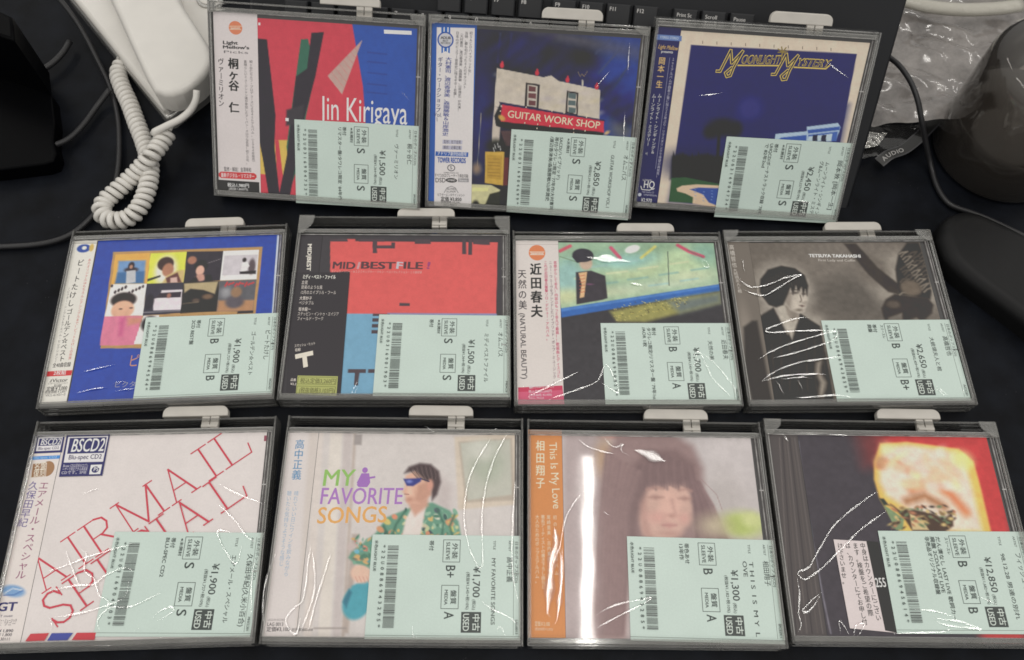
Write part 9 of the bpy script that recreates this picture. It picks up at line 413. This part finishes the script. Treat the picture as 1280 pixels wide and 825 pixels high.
# ------------------------------------------------------------------ the eleven CDs in their security cases
DESC = {1: 'red and blue cover with black V bars', 2: 'night scene cover of a shop with red sign', 3: 'navy poolside cover framed in cream',
        4: 'blue cover with a grid of small pictures', 5: 'red and light blue block cover on black', 6: 'cover showing a capped figure behind a blue rail',
        7: 'sepia cover of a man and winged animal', 8: 'white cover with huge slanted red lettering', 9: 'pale cover of a man in green patterned jacket',
        10: 'hazy cover of a woman with long brown hair', 11: 'cream shape on red and black cover plus notice sticker'}
LAB_GREEN = 'pale green price label'
M_print = [printed_mat('wrapped_print_%d' % k if False else 'wrapped_print', seed=.37 * k, crinkle=(.35, 1.6, 1.6, .5, .4, .9, 1.0, 1.2, 1.0, .12, .8)[k]) for k in range(11)]
def case_frame(W, H, gap):
    bm = bmesh.new(); h = W / 2; vt = gap
    box(bm, -h, -h + 1.4, 0, H, 0, T, .35)                                   # left wall
    box(bm, h - 1.4, h, 0, H, 0, T, .35)                                     # right wall
    box(bm, -h + 1.42, h - 1.42, 0, 1.4, 0, T, .35)                          # bottom wall
    box(bm, -h + 1.42, h - 1.42, H - 1.4, H, 0, T - 1.5, .35)                # top wall, a little lower
    box(bm, -h + 1.42, h - 1.42, 1.42, 4.3, T - 1.25, T - .1, .3)            # front lip, bottom
    box(bm, -h + 1.42, -h + 2.3, 4.32, vt - .02, T - 1.25, T - .1, .25)      # front lip, left
    box(bm, h - 2.6, h - 1.42, 4.32, vt - .02, T - 1.25, T - .1, .25)        # front lip, right
    box(bm, -h + 1.42, h - 1.42, vt, vt + 2.6, T - 1.25, T - .1, .3)         # front lip, top
    box(bm, -h + 1.42, h - 1.42, vt + 1.6, vt + 2.8, 1.2, T - 1.3, .2)       # inner wall behind the CD
    box(bm, -h + 1.42, h - 1.42, 1.42, gap - 1, .05, 1.1)                    # back plate
    for v in (4.15, vt - .05, vt + 2.35): box(bm, -h + 2.4, h - 2.7, v, v + .3, T - .08, T + .22, .08, 1)   # thin ridges added along the lips to read as bright lines
    for u in (-h + .25, h - .6): box(bm, u, u + .35, 6, H - 8, T + .01, T + .2, .08, 1)
    box(bm, -h + 3, h - 3, -.16, -.01, T - 5.2, T - 4.7, .05, 1); box(bm, -h + 3, h - 3, -.16, -.01, 2.2, 2.7, .05, 1)
    return bm_mesh('frame', bm)
def gusset(W, H, gap, sgn):
    bm = bmesh.new(); h = W / 2 - .3; a = 11; b = H - gap + 1
    pts = [(sgn * h, H - .4), (sgn * (h - a), H - .4), (sgn * (h - a * .92), H - b * .45), (sgn * (h - a * .35), H - b), (sgn * h, H - b)]
    prism(bm, pts if sgn < 0 else pts, T - .05, T + .75, .3, 2); return bm_mesh('corner_clip', bm)
def tab(H, du):
    bm = bmesh.new(); u0, u1, v0, v1 = 1.2 + du, 42.6 + du, H + 2.6, H + 9.6; r = 4.5
    pts = [(u0, v0), (u1, v0), (u1, v1 - r)]
    for k in range(1, 6): a = k * math.pi / 12; pts.append((u1 - r + r * math.cos(a), v1 - r + r * math.sin(a)))
    pts += [(u1 - r, v1), (u0 + r, v1)]
    for k in range(1, 6): a = math.pi / 2 + k * math.pi / 12; pts.append((u0 + r + r * math.cos(a), v1 - r + r * math.sin(a)))
    pts += [(u0, v1 - r)]
    prism(bm, pts, 5.0, 9.2, .5, 2); 
    s0, s1 = 26.4 + du, 37.2 + du
    box(bm, s0, s0 + 5.0, H - 6.6, H + 2.58, 5.6, 8.4, .3); box(bm, s0 + 5.5, s1, H - 6.6, H + 2.58, 5.6, 8.6, .3)
    box(bm, s0 + .2, s1 - .2, H - 5, H - 3.2, 8.65, 9.4, .2)
    return bm_mesh('hanging_tab', bm)
def jewel(rightline):
    bm = bmesh.new(); z = T - 2.55
    box(bm, -73.9, 72.9, 3.6, 127.0, 1.3, z, .5, mi=0)
    for u0, u1, mi in ((69.5, 70.1, 2), (70.3, 70.9, 1), (71.1, 71.9, 2), (72.1, 72.6, 1)): box(bm, u0, u1, 4.2, 126.4, z + .02, z + .5, .12, 1, mi)
    box(bm, -73.8, 72.6, 126.3, 126.9, z + .02, z + .6, .15, 1, 1); box(bm, -73.7, -73.3, 4.2, 126.2, z + .02, z + .5, .1, 1, 1)
    for v in (40, 92): box(bm, 69.4, 72.4, v, v + .7, z + .55, z + .75, 0, 1, 1)
    return bm_mesh('jewel_case', bm)
def crease_mesh(L, seed, dz=0):
    """raised folds of the shrink film: narrow ribbons with normals aimed so the ceiling tube glints off them"""
    V = []; F = []; N = []; rr = np.random.RandomState(seed)
    for q, l in enumerate(L):
        wm = l[0]; P = np.array(l[1:], float).reshape(-1, 4)
        if len(P) < 2: continue
        Q = catmull(P, .9)
        n = len(Q); e_ = np.gradient(Q[:, :2], axis=0); e_ /= np.linalg.norm(e_, axis=1)[:, None] + 1e-9; b = np.column_stack([-e_[:, 1], e_[:, 0]])
        arc = np.concatenate([[0], np.cumsum(np.hypot(*np.diff(Q[:, :2], axis=0).T))])
        ph = rr.rand() * 6; tp = np.clip(np.minimum(arc, arc[-1] - arc) / 9.0, .08, 1); hw = (.42 + .36 * np.sin(arc / 5.5 + ph) ** 2) * tp * wm
        wob = .006 * np.sin(arc / 3.1 + ph) + .005 * np.sin(arc / 1.3 + 2 * ph)
        k0 = len(V)
        for j in range(n):
            nz = math.sqrt(max(.05, 1 - Q[j, 2] ** 2 - Q[j, 3] ** 2))
            for s_ in (-1, -.45, 0, .45, 1):
                sp_ = .014 * s_ + .075 * s_ ** 3
                pt = Q[j, :2] + b[j] * hw[j] * s_; V.append((pt[0], pt[1], T - 1.62 + dz + .12 * (1 - s_ * s_)))
                nn = np.array([Q[j, 2] + b[j, 0] * (sp_ + wob[j]), Q[j, 3] + b[j, 1] * (sp_ + wob[j]), nz]); N.append(nn / np.linalg.norm(nn))
        for j in range(n - 1):
            for s_ in range(4): a = k0 + j * 5 + s_; F.append((a, a + 5, a + 6, a + 1))
    me = bpy.data.meshes.new('film_crease'); me.from_pydata([(x * S, y * S, z * S) for x, y, z in V], [], F)
    up = sum(p_.normal.z for p_ in me.polygons)
    if up < 0: me.flip_normals()
    for p_ in me.polygons: p_.use_smooth = True
    me.normals_split_custom_set_from_vertices([tuple(n_) for n_ in N]); return me  # normals set to mirror the tube, shaping a glint along each fold
for k, i in enumerate(sorted(CASES)):
    c = CASES[i]; loc = (c['x'], c['y'], 0); rot = (math.radians(c['t']), 0, math.radians(c['th'])); W, H = c['W'], c['H']
    gap = 126.6 if i != 5 else 127.2
    cs = thing('security_case', 'clear plastic security case around the ' + DESC[i], 'security case', loc, rot, 'clear security cases with white hanging tabs')
    link('frame', case_frame(W, H, gap), cs, [M_case]); link('hanging_tab', tab(H + (-1 if i in (2, 3) else 0), -7.3 if i == 5 else 0), cs, [M_tab])
    if i in (1, 2, 5, 7, 11):
        for sgn in (-1, 1): link('corner_clip', gusset(W, H, gap, sgn), cs, [M_case])
    cd = thing('cd_album', DESC[i] + ' CD with price label', 'CD', loc, rot, 'wrapped used CDs in security cases')
    mp = M_print[k]
    link('jewel_case', jewel(1), cd, [M_tray, M_lid, M_lidd])
    zz = {'cover_art': T - 2.35, 'obi_strip': T - 2.2, 'tray_hinge': T - 2.2, 'obi_flap': T - 2.0}
    names = {'obi_strip': 'spine_strip', 'obi_flap': 'front_flap', 'tray_hinge': 'hinge_strip'}
    for pn, sp in ART[i].items():
        nm = names.get(pn, pn)
        link(nm, sheet_from(sp, zz.get(pn, T - 1.93), 11 * i).mesh(nm), cd, [mp])
    L = LT[i]; s = Sheet(0); s.add([(-44.3, -29.6), (44.3, -29.6), (44.3, 29.6), (-44.3, 29.6)], [(0, 1, 2, 3)], GREEN, 0); s.ink(LI[i])
    lo = link('price_label', s.mesh('price_label'), cd, [mp]); lo.location = (L['c'][0] * S, L['c'][1] * S, (T - 1.80) * S); lo.rotation_euler = (0, 0, math.radians(L['rot']))
    for q, l in enumerate(CRE[i]):
        if len(l) >= 13: link('film_crease', crease_mesh([l], i * 40 + q, .01 * q), cd, [M_film])

# ------------------------------------------------------------------ keyboard the top row leans on
M_kb = principled('keyboard_black', (.011, .012, .015), .45, .3, bump=(2500, .2, .0002))
M_key = printed_mat('printed_key', coat=.0, rough=.4, crinkle=0)
kb = thing('keyboard', 'black computer keyboard propped up behind the top row of CDs', 'keyboard', (KBD['o'][0], KBD['o'][1], 0), (math.radians(KBD['t']), 0, math.radians(KBD['th'])))
ex, ey = KBD['edge']; ex2, ey2 = KBD['edge2']
bm = bmesh.new(); top = ey + 14; r = 8
pts = [(-205, 2), (ex2 + 3, 2), (ex + 1, top - r)]
for q in range(1, 6): a = q * math.pi / 12; pts.append((ex + 1 - r + r * math.cos(a), top - r + r * math.sin(a)))
pts += [(ex + 1 - r, top), (-205, top)]
prism(bm, pts, -22, -9, 2.5, 3); link('keyboard_body', bm_mesh('keyboard_body', bm), kb, [M_kb])
pit = KBD['f12'][0] - KBD['f11'][0]; kw = KBD['f11b'][0] - KBD['f11'][0]; y1 = KBD['f11'][1]
def key(u0, wd, v1, dp, legs):
    me_ = Sheet(0.0); s = me_; u1 = u0 + wd; v0 = v1 - dp; zt = 0.0; zb = -9.0; i_ = 1.3
    B = [(u0, v0, zb), (u1, v0, zb), (u1, v1, zb), (u0, v1, zb)]; M_ = [(u0 + .4, v0 + .4, zt - .8), (u1 - .4, v0 + .4, zt - .8), (u1 - .4, v1 - .4, zt - .8), (u0 + .4, v1 - .4, zt - .8)]
    Tt = [(u0 + i_, v0 + i_, zt), (u1 - i_, v0 + i_, zt), (u1 - i_, v1 - i_, zt), (u0 + i_, v1 - i_, zt)]
    V = np.array(B + M_ + Tt, float); s.V.append(V); n0 = s.n
    for a in (0, 4):
        for j in range(4): s.F.append((a + j, a + (j + 1) % 4, a + 4 + (j + 1) % 4, a + 4 + j))
    s.F.append((8, 9, 10, 11)); s.n += 12; dk = np.array([.016, .017, .020]); s.C += [dk] * 36
    for (tx, dx, dy, ww, hh) in legs: s.z = .02; s.text(tx, u0 + i_ + dx, v1 - dy, u0 + i_ + dx + ww, v1 - dy, hh, (200, 198, 196), 1)
    return link('key', s.mesh('key'), kb, [M_key])
kd = 15.0
for j, tx in enumerate(('F12', 'F11', 'F10', 'F9')): key(KBD['f12'][0] - j * pit, kw, y1, kd, [(tx, .9, 5.2, 5.0 if len(tx) > 2 else 3.6, 2.6)])
for j, tx in enumerate(('F8', 'F7', 'F6', 'F5')): key(KBD['f9'][0] - pit * (j + 1) - 3, kw, y1, kd, [(tx, .9, 5.2, 3.6, 2.6)])
pp = (KBD['pse'][0] - KBD['prt'][0] - kw) / 2
for j, (a_, b_) in enumerate((('Print Sc', 'SysRq'), ('Scroll', 'Lock'), ('Pause', 'Break'))): key(KBD['prt'][0] + j * pp, kw, y1, kd, [(a_, 1.2, 5.6, 10.5 if j == 0 else 8.5, 2.5), (b_, 1.2, 9.4, 9.0, 2.3)])
for j in range(12): key(KBD['num1'][0] + (j - 5) * pit, kw, KBD['num1'][1], kd, [('67890-^'[j - 3], 1.4, 5.4, 2.2, 3)] if 3 <= j < 10 else [])

# ------------------------------------------------------------------ white desk telephone
M_ph = principled('white_phone_plastic', (.76, .735, .69), .38, .4, coat=.3, coat_rough=.15, vary=.03, vscale=50)
M_phs = principled('phone_silver_trim', (.55, .54, .52), .25, .6, metallic=.6)
M_dk = principled('dark_rubber', (.02, .02, .022), .6, .3)
P2 = lambda n_: [(q[0], q[1]) for q in PX[n_]]
tp = thing('telephone', 'white desk telephone base at the top left corner', 'telephone', PX['phone_base'][3])
off = PX['phone_base'][3]
def rel(l, o=off): return [(x - o[0], y - o[1]) for x, y in l]
tp.location.z = 0
sh = lambda pts, k: [(sum(p_[0] for p_ in pts) / len(pts) + (x - sum(p_[0] for p_ in pts) / len(pts)) * k, sum(p_[1] for p_ in pts) / len(pts) + (y - sum(p_[1] for p_ in pts) / len(pts)) * k) for x, y in pts]
bm = bmesh.new(); prism(bm, sh(rel(P2('phone_base')), .97), 13.9, 22, 4, 5, taper=1.0); link('base_body', bm_mesh('base_body', bm), tp, [M_ph])
bm = bmesh.new(); prism(bm, rel(P2('phone_base')), 0, 13.8, 2.5, 3); link('base_trim', bm_mesh('base_trim', bm), tp, [M_phs])
bx, by, bz = PX['phone_button'][0]
bm = bmesh.new(); a = [(bx - off[0] + 11 * math.cos(t), by - off[1] + 11 * math.sin(t)) for t in np.linspace(0, 2 * math.pi, 33)[:-1]]
prism(bm, a, 22.1, 23.6, .8, 2); ring = link('round_button', bm_mesh('round_button', bm), tp, [M_phs])
bm = bmesh.new(); a = [(bx - off[0] + 8.4 * math.cos(t), by - off[1] + 8.4 * math.sin(t)) for t in np.linspace(0, 2 * math.pi, 33)[:-1]]
prism(bm, a, 23.7, 24.4, .5, 2); link('button_face', bm_mesh('button_face', bm), ring, [M_ph])
hs = thing('telephone_handset', 'white telephone handset lying on its base', 'handset', (PX['handset'][4][0], PX['handset'][4][1], 22.2))
hp = rel(P2('handset'), PX['handset'][4]); hp = catmull(np.array(hp + [hp[0]]), 6)[:-1].tolist()
bm = bmesh.new(); prism(bm, sh(hp, .985), 0.1, 22, 5, 6, taper=1.03); link('handset_body', bm_mesh('handset_body', bm), hs, [M_ph])
cp = catmull(np.array(PX['coil']), 1.0); seg = np.linalg.norm(np.diff(cp, axis=0), axis=1); arc = np.concatenate([[0], np.cumsum(seg)]); Ltot = arc[-1]
ss = np.arange(0, Ltot, .22); C_ = np.column_stack([np.interp(ss, arc, cp[:, k_]) for k_ in range(3)]); tan = np.gradient(C_, axis=0); tan /= np.linalg.norm(tan, axis=1)[:, None]
nn = np.column_stack([-tan[:, 1], tan[:, 0], np.zeros(len(tan))]); nn /= np.linalg.norm(nn, axis=1)[:, None] + 1e-9; bb = np.cross(tan, nn)
pitch_ = 4.9; ph = 2 * math.pi * ss / pitch_; R_ = 4.7
hel = C_ + R_ * (np.cos(ph)[:, None] * nn + np.sin(ph)[:, None] * bb); hel[:, 2] = np.maximum(hel[:, 2], 2.6)
cc = thing('coiled_cord', 'white coiled telephone cord looped on the desk', 'cord', (0, 0, 0))
M_cord = principled('white_cord', (.76, .735, .69), .35, .5, coat=.4, coat_rough=.1)
link('coil', tube_mesh('coil', hel, 2.2, 8), cc, [M_cord]); link('cord_end', tube_mesh('cord_end', catmull(np.array(PX['coil_tail']), 2), 2.6, 10), cc, [M_cord])

# ------------------------------------------------------------------ black cables, monitor foot
M_cab = principled('black_cable', (.022, .022, .024), .4, .5)
for nm, r_, lb in (('cable_a', 2.0, 'thin black cable running past the phone and curling under the coiled cord'), ('cable_b', 2.2, 'black cable crossing the monitor foot'), ('cable_c', 2.4, 'short black cable end at the far top left'), ('cable_r', 2.0, 'black cable hanging over the clear plastic bag')):
    o = link('black_cable', tube_mesh('black_cable', catmull(np.array(PX[nm]), 3), r_, 10), None, [M_cab]); tag(o, lb, 'cable', 'black cables on the desk')
M_st = principled('black_stand', (.0012, .0013, .0018), .4, .05)
st = thing('monitor_foot', 'black angular foot of a monitor at the left edge', 'stand', (PX['stand'][8][0], PX['stand'][8][1], 0)); so = PX['stand'][8]
bm = bmesh.new(); prism(bm, rel(P2('stand'), so), 0, 13, 1.5, 3); link('foot_plate', bm_mesh('foot_plate', bm), st, [M_st])
bm = bmesh.new(); q = rel([(PX['stand'][2][0], PX['stand'][2][1]), (PX['stand'][2][0] - 8, PX['stand'][2][1] + 22), (PX['stand'][0][0], PX['stand'][0][1] + 34), (PX['stand'][0][0] - 10, PX['stand'][0][1] + 8)], so)
prism(bm, q, 13.1, 70, 2, 2); nk = link('neck', bm_mesh('neck', bm), st, [M_st])

# ------------------------------------------------------------------ clear bag, label strip, foil
rng = np.random.RandomState(5)
M_bag = clear_mat('crumpled_bag', .62, (.86, .85, .84), .12, (.44, .41, .39), 1.6, bump=(9, .3, .003))
def drape(name, quad, nu, nv, amp, z0, mat, seed, tilt=0, folds=()):
    Q = np.array([(p_[0], p_[1]) for p_ in quad], float); V = []; F = []
    for b in range(nv + 1):
        for a in range(nu + 1):
            s_, t_ = a / nu, b / nv; p_ = (Q[0] * (1 - s_) + Q[1] * s_) * (1 - t_) + (Q[3] * (1 - s_) + Q[2] * s_) * t_
            x, y = p_; n1 = vnoise(np.array([x * .018 + 30]), np.array([y * .022 + 30]), seed)[0]; n2 = vnoise(np.array([(x - y) * .016 + 10]), np.array([(y + x * .5) * .06 + 10]), seed + 3)[0]; n3 = vnoise(np.array([x * .2]) + 40, np.array([y * .2]) + 40, seed + 7)[0]
            z = z0 + tilt * t_ + amp * (n1 * .9 + abs(n2 - .5) * 1.3 + n3 * .05)
            V.append((x * S, y * S, max(z, .6) * S))
    for b in range(nv):
        for a in range(nu): k_ = b * (nu + 1) + a; F.append((k_, k_ + 1, k_ + nu + 2, k_ + nu + 1))
    me = bpy.data.meshes.new(name); me.from_pydata(V, [], F)
    for p_ in me.polygons: p_.use_smooth = True
    return me
bag = thing('plastic_bag', 'crumpled clear plastic bag at the top right', 'bag', (0, 0, 0))
link('bag_film', drape('bag_film', [PX['bag'][0], PX['bag'][1], PX['bag'][2], PX['bag'][3]], 90, 70, 16, 2, M_bag, 4, 22), bag, [M_bag])
link('bag_rim', tube_mesh('bag_rim', catmull(np.array(PX['bagrim']), 4), 6, 10, .7), bag, [principled('milky_bag_rim', (.5, .48, .42), .25, .6, bump=(120, .6, .002))])
M_flap = clear_mat('bag_flap', .06, (.94, .94, .94), .1, (.4, .39, .38), 1.5, bump=(50, .5, .002))
fl = PX['flap']; link('bag_flap', drape('bag_flap', [fl[5], fl[3], fl[1], fl[0]], 40, 24, 5, 1.5, M_flap, 9), bag, [M_flap])
M_foil = principled('silver_foil', (.85, .84, .80), .12, .8, metallic=1, bump=(260, 1.0, .006))
fo = PX['foil']; o = link('foil_piece', drape('foil_piece', [fo[3], fo[2], fo[1], fo[0]], 60, 30, 4, 7.5, M_foil, 21), None, [M_foil]); tag(o, 'crinkled silver foil piece under the bag edge', 'foil')
sp = np.array(PX['strip']); cl = catmull(sp, 1.0); s = Sheet(0.0); V = []; tn = np.gradient(cl, axis=0); tn /= np.linalg.norm(tn[:, :2], axis=1)[:, None]
M_strip = printed_mat('strip_print', coat=.6, rough=.35, crinkle=0)
hw = 3.6
for side, ww, colr, zo in ((0, hw + 1.0, (70, 70, 72), 0), (1, hw, (24, 23, 25), .06)):
    A_ = np.column_stack([cl[:, 0] - tn[:, 1] * ww, cl[:, 1] + tn[:, 0] * ww, cl[:, 2] + zo]); B_ = np.column_stack([cl[:, 0] + tn[:, 1] * ww, cl[:, 1] - tn[:, 0] * ww, cl[:, 2] + zo])
    n_ = len(cl); s.V.append(np.vstack([A_, B_])); F_ = [(s.n + n_ + j, s.n + n_ + j + 1, s.n + j + 1, s.n + j) for j in range(n_ - 1)]; s.F += F_; s.C += [alb(colr)] * (4 * len(F_)); s.n += 2 * n_
arc = np.concatenate([[0], np.cumsum(np.linalg.norm(np.diff(cl[:, :2], axis=0), axis=1))]); x = 3.0
for ch in 'AUDIO':
    V, F, a, zi = GL[(ch, 1)]; px = x + V[:, 0] * 5.0; py = V[:, 1] * 5.0 - 1.8
    cxx = np.interp(px, arc, cl[:, 0]); cyy = np.interp(px, arc, cl[:, 1]); czz = np.interp(px, arc, cl[:, 2]); tx = np.interp(px, arc, tn[:, 0]); ty = np.interp(px, arc, tn[:, 1])
    s.V.append(np.column_stack([cxx - ty * py, cyy + tx * py, czz + .15 + zi])); s.F += [tuple(i_ + s.n for i_ in f) for f in F]; s.C += [alb((170, 168, 166))] * sum(len(f) for f in F); s.n += len(V); x += a * 5.6
o = link('label_strip', s.mesh('label_strip'), None, [M_strip]); tag(o, 'narrow black strip with white letters lying beside the bag', 'label strip')

# ------------------------------------------------------------------ smoky drink container with dark drink
A3 = [np.array(q[:2]) for q in PX['cup']]
ax, ay = A3[0]; bx, by = A3[1]; cx_, cy2 = A3[2]
d_ = 2 * (ax * (by - cy2) + bx * (cy2 - ay) + cx_ * (ay - by))
ux = ((ax * ax + ay * ay) * (by - cy2) + (bx * bx + by * by) * (cy2 - ay) + (cx_ * cx_ + cy2 * cy2) * (ay - by)) / d_
uy = ((ax * ax + ay * ay) * (cx_ - bx) + (bx * bx + by * by) * (ax - cx_) + (cx_ * cx_ + cy2 * cy2) * (bx - ax)) / d_
RC = 50.0; ux = PX['cup'][0][0] + RC * .985; uy = PX['cup'][2][1] + RC * .93
cup = thing('drink_cup', 'smoky plastic cup half full of dark drink', 'cup', (ux, uy, 0))
def lathe(name, prof, n=64):
    V = []; F = []
    for r_, z_ in prof:
        for j in range(n): a = 2 * math.pi * j / n; V.append((r_ * math.cos(a) * S, r_ * math.sin(a) * S, z_ * S))
    for k_ in range(len(prof) - 1):
        for j in range(n): F.append((k_ * n + j, k_ * n + (j + 1) % n, (k_ + 1) * n + (j + 1) % n, (k_ + 1) * n + j))
    F.append(tuple(range(n))[::-1]); F.append(tuple((len(prof) - 1) * n + j for j in range(n)))
    me = bpy.data.meshes.new(name); me.from_pydata(V, [], F)
    for p_ in me.polygons: p_.use_smooth = True
    return me
M_cup = clear_mat('smoky_cup', .085, (.90, .87, .83), .05, (.40, .36, .32), 1.5, bump=(26, .35, .001))
link('cup_wall', lathe('cup_wall', [(RC - 5, 0), (RC - 1.5, .8), (RC, 4), (RC, 84), (RC - 2, 93), (RC - 7, 99), (RC - 14, 102)]), cup, [M_cup])
M_cof = principled('dark_drink', (.010, .007, .005), .12, .5)
link('drink', lathe('drink', [(RC - 6, 1.2), (RC - 1.6, 4), (RC - 1.4, 40), (RC - 2.2, 40.6)]), cup, [M_cof])
# ------------------------------------------------------------------ soft black pouch at the right edge
M_pouch = principled('black_pouch', (.006, .006, .0065), .5, .3, bump=(140, .25, .001))
po = PX['pouch'][0]; pp_ = catmull(np.array(rel(P2('pouch'), po) + [rel(P2('pouch'), po)[0]]), 5)[:-1].tolist()
bm = bmesh.new(); prism(bm, pp_, 0, 20, 9, 7); o = link('black_pouch', bm_mesh('black_pouch', bm), None, [M_pouch]); o.location = (po[0] * S, po[1] * S, 0); tag(o, 'rounded black pouch at the right edge of the desk', 'pouch')
